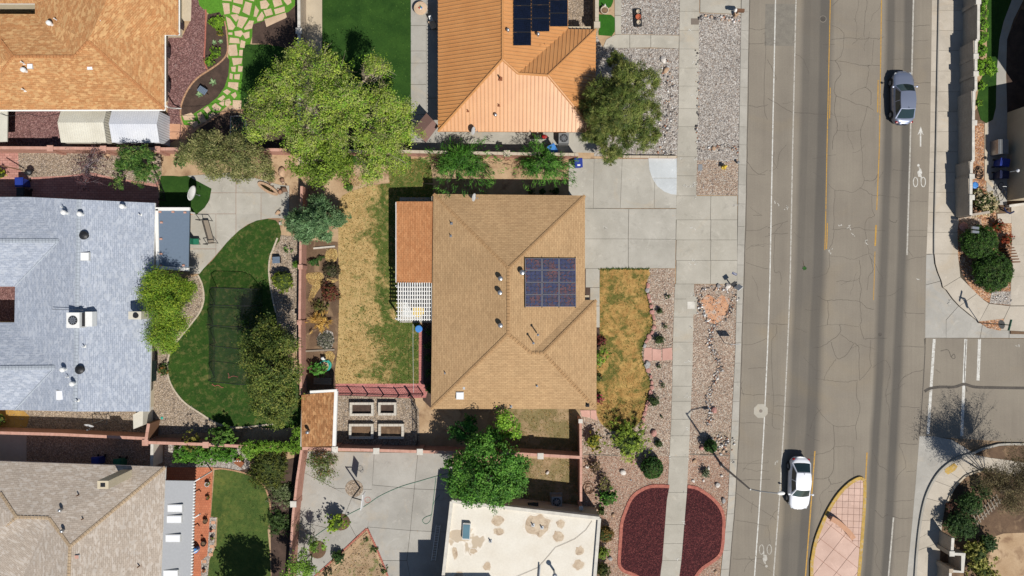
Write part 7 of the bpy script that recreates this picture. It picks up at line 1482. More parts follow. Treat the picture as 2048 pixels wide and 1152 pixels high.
raised_bed('upper left raised bed of pale blocks', 699, 805, 747, 832); raised_bed('upper right raised bed of pale blocks, the shortest of the four', 756, 805, 792.5, 831); raised_bed('lower left raised bed of pale blocks', 697.5, 848, 746.5, 878); raised_bed('lower right raised bed of pale blocks, the widest of the four', 756.5, 848, 807.5, 878)
# iron fence
def iron_fence(label, pts, h=1.15, post=4, picket=.13):
    root = thing('iron_fence', label, 'fence', W(*pts[0])); Pw = [Vector(G2(p)) for p in pts]
    rail = MB()
    pk = MB()
    for a_, b_ in zip(Pw[:-1], Pw[1:]):
        for z in (.2, h - .08): rail.box(((a_.x + b_.x) / 2, (a_.y + b_.y) / 2, z), ((b_ - a_).length, .035, .035), math.atan2(b_.y - a_.y, b_.x - a_.x))
        n = max(1, int((b_ - a_).length / picket))
        for i in range(n):
            p = a_.lerp(b_, (i + .5) / n); pk.box((p.x, p.y, h / 2 + .04), (.018, .018, h))
    for p in Pw: MB().box((p.x, p.y, h / 2 + .05), (.06, .06, h + .1)).build('post', X['black_metal'], root)
    rail.build('rail', X['black_metal'], root, kind='stuff'); pk.build('picket', X['black_metal'], root, kind='stuff'); return root
iron_fence('black iron fence between the dry back lawn and the raised beds', [(675, 787), (706, 787), (737, 788), (768, 789), (799, 790), (820, 788)])
iron_fence('black iron fence curving down the right side of the raised beds', [(820, 788), (830, 800), (834, 820), (835, 850), (836, 885)])
iron_fence('small black gate fence leaning at the right end of the paver walk', [(822, 788), (847, 788)])
iron_fence('black iron gate at the corner of the paver walk beside the small lawn', [(318, 352), (330, 385), (331, 402)], 1.1)
# street lamp
lm = thing('street_lamp', 'tall curved street lamp reaching over the bike lane', 'street lamp', W(1444, 931))
b = W(1443, 930, .1); top = W(1501, 979, 7.1); end = W(1556, 986.5, 7.9)
MB().cyl(b, (b.x, b.y, .35), .16, .14, 12).build('base', X['pole_grey'], lm)
MB().cyl((b.x, b.y, .3), (top.x, top.y, 7.1), .10, .06, 12).build('pole', X['pole_grey'], lm)
P = [top + Vector((0, 0, -.15)), top.lerp(end, .33) + Vector((0, 0, .12)), top.lerp(end, .66) + Vector((0, 0, .1)), end]
MB().tube(P, .045, 8).build('arm', X['pole_grey'], lm)
hd_ = MB(); d = (end - top).normalized(); ang = math.atan2(d.y, d.x)
hd_.lathe(end + Vector((d.x * .25, d.y * .25, 0)), [(.1, -.1), (.2, -.06), (.22, 0), (.14, .06), (.04, .08)], 12, sx=1.35, sy=.65, rot=Matrix.Rotation(ang, 3, 'Z')).build('lamp_head', X['trim_white'], lm)
MB().lathe(end + Vector((d.x * .27, d.y * .27, -.1)), [(.05, -.05), (.13, 0)], 10, rot=None).build('lens', X['lamp_clear'], lm)
# signs
ss = thing('stop_sign', 'stop sign with green street name blades at the street corner', 'street sign', W(1958, 645))
b = W(1958, 645.5, K); MB().cyl(b - Vector((0, 0, .1)), (b.x, b.y, 3.75), .035, .035, 8).build('post', X['black_metal'], ss)
def octo(c, r, nrm, th=.01):
    q = Vector(nrm).to_track_quat('Z', 'Y'); mb = MB()
    vs = [Vector(c) + q @ Vector((r * math.cos(R(22.5 + 45 * i)), r * math.sin(R(22.5 + 45 * i)), s)) for s in (-th, th) for i in range(8)]
    mb.add(vs, [tuple(range(8))[::-1], tuple(range(8, 16))] + [(i, (i + 1) % 8, 8 + (i + 1) % 8, 8 + i) for i in range(8)]); return mb
octo((b.x + .045, b.y, 2.75), .38, (1, .1, 0), .004).build('octagon', X['lamp_red'], ss); octo((b.x + .035, b.y, 2.75), .385, (1, .1, 0), .004).build('octagon_back', X['sign_back'], ss)
cu = bpy.data.curves.new('stop', 'FONT'); cu.body = 'STOP'; cu.size = .3; cu.align_x = 'CENTER'; cu.align_y = 'CENTER'; cu.extrude = .001; ot = bpy.data.objects.new('tmp', cu); COL.objects.link(ot)
me = bpy.data.meshes.new_from_object(ot.evaluated_get(bpy.context.evaluated_depsgraph_get())); bpy.data.objects.remove(ot); me.name = 'sign_text'; me.materials.clear(); me.materials.append(X['sign_white'])
me.transform(Matrix.Translation((b.x + .052 - ORG[ss.name].x, b.y - ORG[ss.name].y, 2.75 - ORG[ss.name].z)) @ Matrix.Rotation(R(95.7), 4, 'Z') @ Matrix.Rotation(R(90), 4, 'X')); link('sign_text', me, ss)
MB().box((b.x, b.y, 3.45), (.5, .03, .2), R(-12)).build('name_blade', X['sign_green'], ss); MB().box((b.x, b.y, 3.72), (.9, .03, .22), R(76)).build('name_blade', X['sign_green'], ss)
vs_ = thing('road_sign', 'white sign seen edge on standing in the lower verge', 'street sign', W(1449, 686)); b = W(1449, 686, .1)
MB().cyl(b - Vector((0, 0, .1)), (b.x, b.y, 1.75), .03, .03, 8).build('post', X['galvanised'], vs_); MB().box((b.x + .42, b.y, 1.42), (.84, .02, .76)).build('sign_panel', X['sign_white'], vs_)
ms_ = thing('mailbox', 'mailbox on a short post at the lower corner of the driveway', 'mailbox', W(1463, 569)); b = W(1460, 568, .1)
MB().box((b.x, b.y, .45), (.08, .08, .9)).build('post', X['wood_grey'], ms_); MB().box((b.x, b.y + .02, 1.02), (.42, .22, .24), R(35)).build('box', X['black_metal'], ms_)
dp = thing('delineator', 'tilted white and grey plate beside the gutter below the driveway', 'sign', W(1474, 574)); b = W(1473, 576, .15); MB().box(b + Vector((.05, .05, .45)), (.5, .03, .6), R(40), Matrix.Rotation(R(30), 3, 'X')).build('plate', X['sign_white'], dp); MB().cyl(b, b + Vector((.05, .05, .4)), .03, .03, 6).build('stub', X['galvanised'], dp)
mn = thing('mailbox', 'ornate dark mailbox with a white cap at the top of the verge', 'mailbox', W(1472, 31)); b = W(1470, 31, .1)
MB().cyl(b, (b.x, b.y, 1.0), .05, .04, 8).build('post', X['black_metal'], mn); MB().box((b.x + .12, b.y, 1.12), (.62, .24, .26), R(-4)).build('box', X['wood_brown'], mn); MB().lathe((b.x - .28, b.y + .03, 1.1), [(.02, -.1), (.16, 0), (.1, .14), (.02, .18)], 10).build('finial', X['trim_white'], mn)
MB().box((b.x, b.y, .3), (.3, .26, .5), .3).build('base', X['boulder_tan'], mn)
# hydrant and covers
hy = thing('fire_hydrant', 'yellow fire hydrant in the upper verge', 'fire hydrant', W(1447, 335)); b = W(1446, 335, .1)
MB().lathe(b, [(.17, 0), (.17, .05), (.12, .08), (.12, .5), (.15, .52), (.15, .56), (.12, .62), (.05, .7), (.03, .76)], 14).build('barrel', X['hydrant_yellow'], hy)
for d in ((1, .3), (-1, -.3), (.3, -1)):
    v = Vector((d[0], d[1], 0)).normalized(); MB().cyl(b + Vector((0, 0, .4)), b + Vector((0, 0, .4)) + v * .24, .07, .07, 8).build('nozzle', X['hydrant_yellow'], hy)
vb = thing('standpipe', 'pale green valve post near the gutter beside the hydrant', 'post', W(1474, 326)); b = W(1474, 326, .1); MB().lathe(b, [(.08, 0), (.08, .35), (.12, .37), (.05, .44)], 10).build('post', X['sign_back'], vb)
for l, x, y, w_, d_, m_ in (('pale rectangular meter cover beside the walk above the driveway', 1400.5, 335, .36, .54, 'sign_back'), ('brown square utility cover in the walk at the top', 1390, 43, .66, .52, 'cover_steel'), ('pale square utility cover in the walk beside the arrowhead slab', 1382, 610.5, .62, .62, 'cap_white'), ('grey square vault lid in the walk beside the arrowhead slab', 1382, 613, .86, 1.4, 'concrete_walk')):
    if 'vault' in l: MB().box(W(1383, 611, .13), (.9, 1.5, .012)).build('vault_slab', X[m_], kind='structure')
    else: o = MB().box(W(x, y, .139 if m_ != 'sign_back' else .13), (w_, d_, .016)).build('utility_cover', X[m_]); props(o, l, 'utility cover')
# painted house number on a blue plate
pl = thing('address_plate', 'blue painted house number 7708 at the edge of the driveway', 'house number', W(1469, 547.5)); c = W(1469, 547.5, .128)
MB().box(c, (.42, .2, .008), R(-25)).build('plate', X['sign_blue'], pl)
cu = bpy.data.curves.new('digits', 'FONT'); cu.body = '7708'; cu.size = .17; cu.align_x = 'CENTER'; cu.align_y = 'CENTER'; cu.extrude = .002; cu.space_character = 1.05
ot = bpy.data.objects.new('digits_tmp', cu); COL.objects.link(ot); dg = bpy.context.evaluated_depsgraph_get(); me = bpy.data.meshes.new_from_object(ot.evaluated_get(dg)); bpy.data.objects.remove(ot)
me.name = 'digits'; me.materials.clear(); me.materials.append(X['sign_white']); me.transform(Matrix.Rotation(R(-25), 4, 'Z')); od = link('digits', me, pl); od.location = (0, 0, c.z + .0065)
od.location = c - ORG[pl.name] + Vector((0, 0, .0065))
MB().box(W(1470, 410, .129), (.44, .2, .008), R(12)).build('painted_plate', X['paint_worn'], kind='structure')
# surveyor scribbles
mb = MB(); rr = random.Random(4)
for x, y in ((1382, 61), (1390, 125), (1389, 190), (1391, 262), (1357, 318), (1391, 320), (1380, 371), (1384, 371), (1372, 371), (1388, 396), (1384, 457), (1383, 525), (1382, 588), (1380, 656), (1378, 724), (1375, 790), (1373, 853), (1370, 912), (1342, 912), (1367, 978), (1364, 1045), (1359, 1112), (1554, 405), (1572, 417), (1675, 450), (1705, 472), (1731, 485), (1660, 502), (1842, 560), (1903, 604), (1552, 921), (1466, 925), (2038, 694), (1695, 455), (1205, 454), (1208, 452)):
    z = 0 if (1500 < x < 1860) else (.142 if x > 1860 else .136)
    if x > 2000: z = 0
    for k in range(rr.randint(2, 4)):
        P = [(x + rr.uniform(-4, 4), y + rr.uniform(-4, 4))]
        for j in range(3): P.append((P[-1][0] + rr.uniform(-3, 3), P[-1][1] + rr.uniform(-3, 3) + .01))
        px_ribbon(mb, P, .8, z - .004, z + .0045)
mb.build('spray_paint_mark', X['paint_white'], kind='stuff', label='white sprayed utility marks scattered along the walk and road', cat='paint mark')
# basketball hoop
bh = thing('basketball_hoop', 'basketball hoop with white backboard standing in the round gravel bed of the court', 'basketball hoop', W(720, 975)); b = W(720, 975, .1)
j = W(711.5, 992, 2.9); MB().cyl(b, (b.x, b.y, 1.0), .07, .07, 8).cyl((b.x, b.y, 1.0), (b.x, b.y, 2.9), .065, .06, 8).build('pole', X['black_metal'], bh)
bb = W(727, 1000, 3.0); MB().cyl((b.x, b.y, 2.85), (bb.x - .05, bb.y, 3.1), .05, .04, 8).build('arm', X['black_metal'], bh)
MB().box((bb.x, bb.y, 3.2), (.05, 1.25, .95), R(-8)).build('backboard', X['sign_white'], bh); rg = MB(); cc_ = Vector((bb.x + .32, bb.y, 2.95)); rg.tube([cc_ + Vector((.23 * math.cos(t * .3927), .23 * math.sin(t * .3927), 0)) for t in range(17)], .014, 5); rg.build('rim', X['red_plastic'], bh)
nt = MB()
for k in range(12):
    t = k * .5236; nt.cyl(cc_ + Vector((.22 * math.cos(t), .22 * math.sin(t), 0)), cc_ + Vector((.13 * math.cos(t + .4), .13 * math.sin(t + .4), -.4)), .008, .008, 3)
nt.build('net', X['sign_white'], bh, kind='stuff')
# second mini backboard / net on the court
# hose
hs = MB().tube([W(x, y, .14) for x, y in cr([(630, 1073), (645, 1062), (690, 1033), (730, 1012), (760, 992), (800, 974), (840, 962), (875, 952), (905, 945)], 6)], .022, 5).build('garden_hose', X['green_plastic']); props(hs, 'green garden hose stretched diagonally over the concrete court', 'hose')
hs = MB().tube([W(x, y, .14) for x, y in cr([(872, 955), (868, 990), (864, 1025), (862, 1030), (850, 1035), (845, 1042), (852, 1048), (860, 1042), (863, 1030), (868, 1005), (880, 990)], 6)], .018, 5).build('garden_hose', X['green_plastic']); props(hs, 'green hose with a loop at the edge of the court shade', 'hose')
ld = thing('ladder', 'long white ladder lying in the shade beside the flat roofed house', 'ladder', W(872, 1085))
for dx in (-.17, .17): MB().cyl(W(876.5, 1050, .2) + Vector((dx, 0, 0)), W(867, 1121, .2) + Vector((dx, 0, 0)), .03, .03, 5).build('side_rail', X['white_plastic'], ld)
for k in range(14):
    p = W(876.5, 1050, .2).lerp(W(867, 1121, .2), (k + .5) / 14); MB().cyl(p - Vector((.17, 0, 0)), p + Vector((.17, 0, 0)), .018, .018, 5).build('rung', X['white_plastic'], ld)
# coiled hoses
def coil(label, cx, cy, r, n, mat, z, ell=1, wob=0):
    pts = []; 
    for k in range(n * 16): t = k * 6.2832 / 16; rr_ = r * (.75 + .3 * math.sin(t * .37 + wob)); pts.append(W(cx + rr_ * math.cos(t) + 1.5 * math.sin(t * .11), cy + rr_ * ell * math.sin(t) + 3 * math.sin(t * .17 + wob), z + .01 * k / 16))
    o = MB().tube(pts, .02, 4).build('hose_coil', X[mat]); return props(o, label, 'hose')
coil('tan hose coil at the corner of the flat roofed house', 1176, 976, 10, 4, 'wood_brown', .13, 1.1); coil('black and tan hose coils behind the end of the street wall', 1957, 346, 9, 6, 'black_metal', .13, 1.3); coil('pale hose loop behind the street wall', 1961, 340, 6, 2, 'boulder_tan', .2, 1.2, 2)
# air conditioners
def ac_unit(label, px, py, w_=.85, mat='sign_back'):
    root = thing('air_conditioner', label, 'air conditioner', W(px, py)); c = W(px, py, .1)
    MB().box(c + Vector((0, 0, .04)), (w_ * 1.25, w_ * 1.25, .08)).build('pad', X['concrete_walk'], root); MB().box(c + Vector((0, 0, .5)), (w_, w_, .85)).build('cabinet', X[mat], root)
    MB().lathe(c + Vector((0, 0, .925)), [(w_ * .4, 0), (w_ * .4, .02)], 20).build('fan_grille', X['black_metal'], root)
    f = MB()
    for k in range(4): f.box(c + Vector((0, 0, .955)), (w_ * .66, .08, .015), k * R(45))
    f.lathe(c + Vector((0, 0, .95)), [(.1, 0), (.1, .03)], 10); f.build('fan_blade', X['galvanised'], root); return root
ac_unit('grey air conditioner with round fan below the orange roof', 1126, 281); ac_unit('grey air conditioner with round fan between the rose wall and the flat roofed house', 1112, 997)
# bins
def bin_(label, px, py, rz, mat, h=1.05, mark=False):
    root = thing('wheelie_bin', label, 'bin', W(px, py)); c = W(px, py, .1); m_ = Matrix.Rotation(rz, 3, 'Z')
    mb = MB(); lo, up = .24, .3; vs = [m_ @ Vector((x * s, y * s * 1.15, z)) + c for z, s in ((0, lo), (h * .92, up)) for x, y in ((-1, -1), (1, -1), (1, 1), (-1, 1))]
    mb.add(vs, [(3, 2, 1, 0), (4, 5, 6, 7), (0, 1, 5, 4), (1, 2, 6, 5), (2, 3, 7, 6), (3, 0, 4, 7)]); mb.build('body', X[mat], root)
    l = MB(); l.box(c + Vector((0, 0, h * .95)), (.66, .78, .05), rz); l.box(c + Vector((0, 0, h * .985)), (.52, .62, .04), rz); l.build('lid', X[mat], root)
    MB().cyl(c + m_ @ Vector((-.33, .40, h * .88)), c + m_ @ Vector((.33, .40, h * .88)), .025, .025, 6).build('handle', X[mat], root)
    for sx in (-.3, .3): MB().cyl(c + m_ @ Vector((sx - .03, .33, .12)), c + m_ @ Vector((sx + .03, .33, .12)), .12, .12, 12).build('wheel', X['dark_rubber'], root)
    if mark: MB().box(c + m_ @ Vector((0, -.2, h * .985 + .022)), (.24, .14, .006), rz).build('sticker', X['sign_white'], root)
    return root
bin_('bright blue wheelie bin at the left end of the driveway', 1155, 330, 0.05, 'blue_plastic', mark=True); bin_('teal blue wheelie bin behind the wall beside the right desert willow', 1104, 303, .5, 'sky_plastic')
bin_('blue wheelie bin beside the blue grey roof at the left edge', 55, 368, 0.02, 'blue_plastic'); bin_('dark bin standing under the left blue bin', 58, 388, 0, 'black_metal')
bin_('navy blue bin against the tan wall at the right edge', 1993, 329, 1.4, 'blue_plastic'); bin_('black bin below the navy one at the right edge', 1992, 353, 1.5, 'navy_plastic'); bin_('dark bin lid half hidden under the beige grey roof', 205, 918, 0, 'blue_plastic'); bin_('dark green bin under the beige grey roof', 248, 922, 0, 'green_plastic')
cb_ = thing('storage_locker', 'grey ribbed deck locker against the tan wall at the right edge', 'locker', W(1990, 298)); c = W(1990, 298, .12); MB().box(c + Vector((0, 0, .5)), (.85, 1.2, 1.0)).build('body', X['galvanised'], cb_)
for k in range(5): MB().box(c + Vector((-.32 + k * .16, 0, 1.02)), (.06, 1.2, .04)).build('lid_rib', X['sign_back'], cb_)
ut = thing('flood_light', 'pale green flood lamp on the tan wall at the right edge', 'lamp', W(2020, 343, 2)); MB().cyl(W(2020, 343.5, 2.2), W(2032, 341.5, 2.5), .03, .03, 6).build('bracket', X['sign_back'], ut); MB().lathe(W(2036, 341, 2.5), [(.1, -.08), (.14, 0), (.08, .08)], 10).build('lamp', X['metal_white'], ut)
lc = thing('garden_pot', 'sky blue round lid pot at the end of the street wall', 'pot', W(1944, 372)); MB().lathe(W(1936, 373.5, .1), [(.22, 0), (.26, .6), (.28, .9), (.2, .94)], 14).build('pot', X['sky_plastic'], lc)
mt_ = thing('mailbox', 'two grey metal mailboxes in the top of the upper round shrub', 'mailbox', W(1950, 485))
for dy in (0, 1): c = W(1950, 456 + 8 * dy, 1.7); MB().box(c, (.55, .2, .2), R(-6)).build('box', X['galvanised'], mt_)
c = W(1950, 460, 1.6); MB().box((c.x, c.y, .85), (.08, .08, 1.5)).build('post', X['wood_grey'], mt_)
# patio umbrella, brown, partly under the lime tree
um = thing('patio_canopy', 'brown fabric canopy at the corner of the orange roof under the lime tree', 'canopy', W(850, 262))
q = [(853, 226, 2.1), (877, 252, 2.1), (852, 285, 2.1), (826, 258, 2.1)]; ce_ = W(843, 252, 2.55)
P = [W(*p) for p in q]; MB().add([P[0], P[1], P[2], P[3], W(866, 240, 2.4), W(838, 272, 2.4)], [(0, 4, 5, 3), (4, 1, 2, 5), (0, 3, 5, 4), (4, 5, 2, 1)][:2]).build('canopy', X['canopy_brown'], um)
for p in P: MB().cyl((p.x, p.y, .1), p, .03, .03, 6).build('post', X['black_metal'], um)
# round table with blue and green ornaments
rt = thing('fire_pit_table', 'round tan stone table with small coloured ornaments at the top of the patio', 'table', W(842, 22)); c = W(843, 22, .1)
MB().cyl(c, c + Vector((0, 0, .55)), .38, .34, 16).build('pedestal', X['cap_tan'], rt); MB().lathe(c + Vector((0, 0, .55)), [(.55, 0), (.57, .05), (.55, .08), (.46, .08), (.45, .11)], 24).build('tabletop', X['stone_buff'], rt)
for k, m_ in enumerate(('sky_plastic', 'green_plastic', 'red_plastic', 'sign_white')): MB().lathe(c + Vector((.1 * math.cos(k * 1.6), .1 * math.sin(k * 1.6), .66)), [(.06, 0), (.07, .06), (.02, .12)], 8).build('ornament', X[m_], rt)
lo = thing('lounge_chair', 'white and tan folding lounger on the patio left of the orange roof', 'chair', W(868, 52)); c = W(866, 52, .1)
MB().box(c + Vector((0, 0, .35)), (.5, .7, .07), R(25)).build('seat', X['stone_buff'], lo); MB().box(c + Vector((-.12, .42, .6)), (.26, .5, .06), R(20), Matrix.Rotation(R(50), 3, 'X')).build('backrest', X['sign_white'], lo)
for sx in (-.2, .2):
    for sy in (-.3, .3): MB().cyl(c + Vector((sx, sy, 0)), c + Vector((sx, sy, .34)), .02, .02, 5).build('leg', X['black_metal'], lo)
bq = thing('grill', 'dark barbecue grill in the shade of the orange roof', 'grill', W(885, 95)); c = W(884, 98, .1); MB().box(c + Vector((0, 0, .55)), (.55, 1.2, .7)).build('cabinet', X['black_metal'], bq); MB().lathe(c + Vector((0, 0, .9)), [(.3, 0), (.26, .2), (.05, .28)], 10, sy=1.6).build('lid', X['navy_plastic'], bq)
sc = thing('scooter', 'red and black scooter parked in the shade below the orange roof', 'scooter', W(1080, 276)); c = W(1080, 277, .1)
for dx in (-.55, .5): MB().cyl(c + Vector((dx, -.05, .25)), c + Vector((dx, .05, .25)), .25, .25, 14).build('wheel', X['dark_rubber'], sc)
MB().box(c + Vector((0, 0, .42)), (.8, .26, .25)).build('frame', X['black_metal'], sc); MB().lathe(c + Vector((.35, 0, .6)), [(.16, 0), (.18, .12), (.06, .22)], 10, sx=1.2).build('fairing', X['red_plastic'], sc); MB().box(c + Vector((-.25, 0, .66)), (.5, .24, .1)).build('seat', X['dark_rubber'], sc); MB().cyl(c + Vector((.45, -.32, .95)), c + Vector((.45, .32, .95)), .02, .02, 6).build('handlebar', X['galvanised'], sc)
# planters near the gravel
pt = thing('planter_tray', 'dark tray holding three round pots in the pale gravel at the top', 'planter', W(1276, 37)); c = W(1275, 37, .12)
MB().box(c + Vector((0, 0, .12)), (.62, 1.42, .24), R(3)).build('tray', X['black_metal'], pt)
for dy, r, m_ in ((.46, .17, 'cap_tan'), (0, .24, 'terracotta'), (-.45, .18, 'cap_tan')):
    p_ = MB().lathe(c + Vector((dy * -.05, dy, .2)), [(r * .8, 0), (r, .2), (r * .8, .21), (r * .75, .1)], 16).build('pot', X[m_], pt)
pp = thing('garden_pot', 'round tan pot between the two turf pads beside the courtyard wall', 'pot', W(1209, 24)); MB().lathe(W(1208, 24, .1), [(.2, 0), (.32, .3), (.34, .42), (.28, .42), (.26, .3)], 18).build('pot', X['cap_tan'], pp); MB().lathe(W(1208, 24, .1), [(.25, .33), (.2, .36)], 14).build('soil', X['soil_brown'], pp)
st = thing('garden_statue', 'small white cone ornament on the upper turf pad', 'ornament', W(1209, 14)); MB().lathe(W(1208.5, 14, .14), [(.14, 0), (.1, .2), (.02, .6)], 10).build('cone', X['sign_white'], st); MB().box(W(1208.5, 14, .15), (.3, .3, .04)).build('base', X['sign_white'], st)
# dish on the corner lawn
dish('large white satellite dish standing on the small corner lawn', 397, 390, .1, .64, 108, 0, 'sign_white', 1.5)
dish('pale satellite dish below the lower eave of the blue grey roof', 208, 840, .1, .36, 185, 30, 'gutter_grey', 2.0)
fr_ = thing('clothes_rack', 'dark metal rack beside the pale dish below the blue grey roof', 'rack', W(205, 835))
for x in (185, 213): MB().cyl(W(x, 828, 1.1), W(x, 848, 1.1), .025, .025, 6).build('side_bar', X['black_metal'], fr_)
for y in (828, 836, 848): MB().cyl(W(185, y, 1.1), W(213, y, 1.1), .02, .02, 6).build('cross_bar', X['black_metal'], fr_)
for x, y in ((185, 828), (213, 828), (185, 848), (213, 848)): MB().cyl(W(x, y, 1.1), (W(x, y, 1.1).x, W(x, y, 1.1).y, .1), .02, .02, 6).build('leg', X['black_metal'], fr_)
sd = thing('side_wall', 'white stucco end wall below the right eave of the blue grey roof', 'wall', W(296, 835)); MB().prism([G2(p) for p in ((288, 822), (308, 812), (307, 842), (289, 850))], 0, 1.7).build('wall', X['stucco_white'], sd)
# hammock stand on the patio
hm = thing('hammock_stand', 'black patio swing frame lying across the concrete beside the patio cover', 'swing', W(405, 462))
z = 1.0; a1, a2, b1, b2 = W(391, 439, z), W(416, 440, z), W(406, 488, z), W(427, 485, z)
for p, q_ in ((a1, a2), (b1, b2)): MB().cyl(p, q_, .035, .035, 6).build('cross_bar', X['black_metal'], hm)
MB().cyl((a1 + a2) / 2, (b1 + b2) / 2, .03, .03, 6).build('ridge_bar', X['black_metal'], hm)
am, bm_ = (a1 + a2) / 2, (b1 + b2) / 2; sd_ = Vector((.22, -.02, -.45)); nn_ = 10
me_ = MB(); 
for k in range(nn_ - 1):
    p, q_ = am.lerp(bm_, k / (nn_ - 1)), am.lerp(bm_, (k + 1) / (nn_ - 1)); me_.add([p + Vector((-.2, 0, -.5)), p + Vector((.3, 0, -.5)), q_ + Vector((.3, 0, -.5)), q_ + Vector((-.2, 0, -.5))], [(0, 1, 2, 3)])
me_.build('sling', X['wood_grey'], hm)
for p in (a1, a2, b1, b2): MB().cyl(p, (p.x, p.y, .12), .03, .03, 6).build('leg', X['black_metal'], hm)
pch = thing('patio_chair', 'dark green garden chair by the patio cover', 'chair', W(395, 485)); c = W(396, 484, .12); MB().box(c + Vector((0, 0, .4)), (.5, .5, .06)).build('seat', X['green_plastic'], pch); MB().box(c + Vector((-.22, 0, .7)), (.06, .5, .55)).build('backrest', X['green_plastic'], pch)
for sx in (-.2, .2):
    for sy in (-.2, .2): MB().box(c + Vector((sx, sy, .18)), (.04, .04, .4)).build('leg', X['black_metal'], pch)
# shade panel / utility box
ub = thing('garden_bench', 'blue grey slatted bench box in the bed right of the garden lawn', 'bench', W(556, 520)); c = W(556, 520.5, .1)
for k in range(5): MB().box(c + Vector((0, -.22 + k * .11, .46)), (.62, .095, .04), .05).build('slat', X['patio_roof_blue'], ub)
MB().box(c + Vector((0, 0, .22)), (.55, .5, .44), .05).build('base', X['black_metal'], ub)
gc = thing('garden_chair', 'blue grey garden lounger in the agave bed', 'chair', W(407, 180)); c = W(410, 182, .12)
for k in range(6): MB().box(c + Vector((-.25 + k * .11, .08 - k * .07, .55)), (.1, .5, .04), R(-35)).build('slat', X['patio_roof_blue'], gc)
for sx, sy in ((-.3, .3), (.3, -.3), (.2, .25), (-.2, -.2)): MB().cyl(c + Vector((sx, sy, 0)), c + Vector((sx * .8, sy * .8, .53)), .025, .025, 6).build('leg', X['black_metal'], gc)
bk = thing('garden_pond', 'small dark oval pond with a stone rim at the patio edge', 'pond', W(545, 378)); pr = MB()
o_ = [(538 + 17 * math.cos(t / 24 * 6.2832) * 1.0 + 6 * math.sin(t / 24 * 6.2832), 378 + 9 * math.sin(t / 24 * 6.2832) + 7 * math.cos(t / 24 * 6.2832)) for t in range(24)]
mb = MB(); mb.ribbon([G2(p) for p in o_ + [o_[0]]], .2, .1, .3); mb.build('rim', X['boulder_tan'], bk); MB().prism([G2(p) for p in o_], .1, .17).build('water', X['water_dark'], bk)
tr_ = thing('trampoline', 'small rounded frame with green netting under the lime tree', 'play net', W(485, 252)); z = 1.3
fr2 = [(461, 300), (461, 238), (465, 233), (480, 232), (488, 236), (492, 245), (492, 300)]; MB().tube([W(x, y, z) for x, y in cr(fr2, 4)], .03, 6).build('frame', X['galvanised'], tr_)
mb = MB()
for k in range(9): mb.cyl(W(463 + k * 3.4, 236, z - .3), W(463 + k * 3.4, 270, z - .3), .008, .008, 3)
for k in range(9): mb.cyl(W(463, 236 + k * 4, z - .3), W(490, 236 + k * 4, z - .3), .008, .008, 3)
mb.build('net', X['green_plastic'], tr_, kind='stuff')
for x, y in ((461, 240), (492, 246)): MB().cyl(W(x, y, z), (W(x, y, z).x, W(x, y, z).y, .1), .03, .03, 6).build('leg', X['galvanised'], tr_)
# net cage on the garden lawn
nc = thing('net_cage', 'large black sports net tunnel on the garden lawn', 'sports net', W(450, 680)); z = 2.4
c0 = [W(417, 575, z), W(413, 610, z), (W(409, 650, z)), W(414, 690, z), W(412, 762, z)]; c1 = [W(500, 578, z), W(500, 612, z), W(500, 655, z), W(498, 700, z), W(486, 770, z)]
for i in range(5):
    g0, g1 = Vector((c0[i].x - .3, c0[i].y, .12)), Vector((c1[i].x + .2, c1[i].y, .12))
    hz = z if i in (0, 4) else z
    MB().tube([g0, c0[i] + Vector((0, 0, -.4)), c0[i].lerp(c1[i], .15) + Vector((0, 0, .0)), c0[i].lerp(c1[i], .85), c1[i] + Vector((0, 0, -.4)), g1], .028, 6).build('hoop', X['black_metal'], nc)
mb = MB(); V = []
rows = []
for i in range(5):
    rows.append([Vector((c0[i].x - .3, c0[i].y, .12)), c0[i] + Vector((0, 0, -.4)), c0[i].lerp(c1[i], .15), c0[i].lerp(c1[i], .5) - Vector((0, 0, .12)), c0[i].lerp(c1[i], .85), c1[i] + Vector((0, 0, -.4)), Vector((c1[i].x + .2, c1[i].y, .12))])
for i in range(4):
    for k in range(6): mb.add([rows[i][k], rows[i][k + 1], rows[i + 1][k + 1], rows[i + 1][k]], [(0, 1, 2, 3)])
mb.add(rows[4], [tuple(range(7))]); mb.build('netting', X['netting'], nc)
for x, y in ((458, 750), (475, 752), (432, 770)):
    pass
ho = MB().tube([W(x, y, .15) for x, y in cr([(456, 746), (458, 752), (457, 756), (466, 752), (476, 754)], 4)], .03, 5).build('orange_cord', X['edging_brick']); props(ho, 'orange cord on the grass inside the lower end of the net', 'cord')
ho = MB().tube([W(x, y, .15) for x, y in cr([(424, 768), (430, 772), (436, 770), (442, 774), (447, 775)], 4)], .03, 5).build('orange_cord', X['edging_brick']); props(ho, 'orange cord outside the lower left corner of the net', 'cord')
gd = MB().lathe(W(324, 836, .1), [(.12, 0), (.12, .03), (.05, .05)], 10).build('sprinkler_lid', X['turquoise_plastic']); props(gd, 'small green round valve lid in the gravel by the blue grey house', 'valve lid')
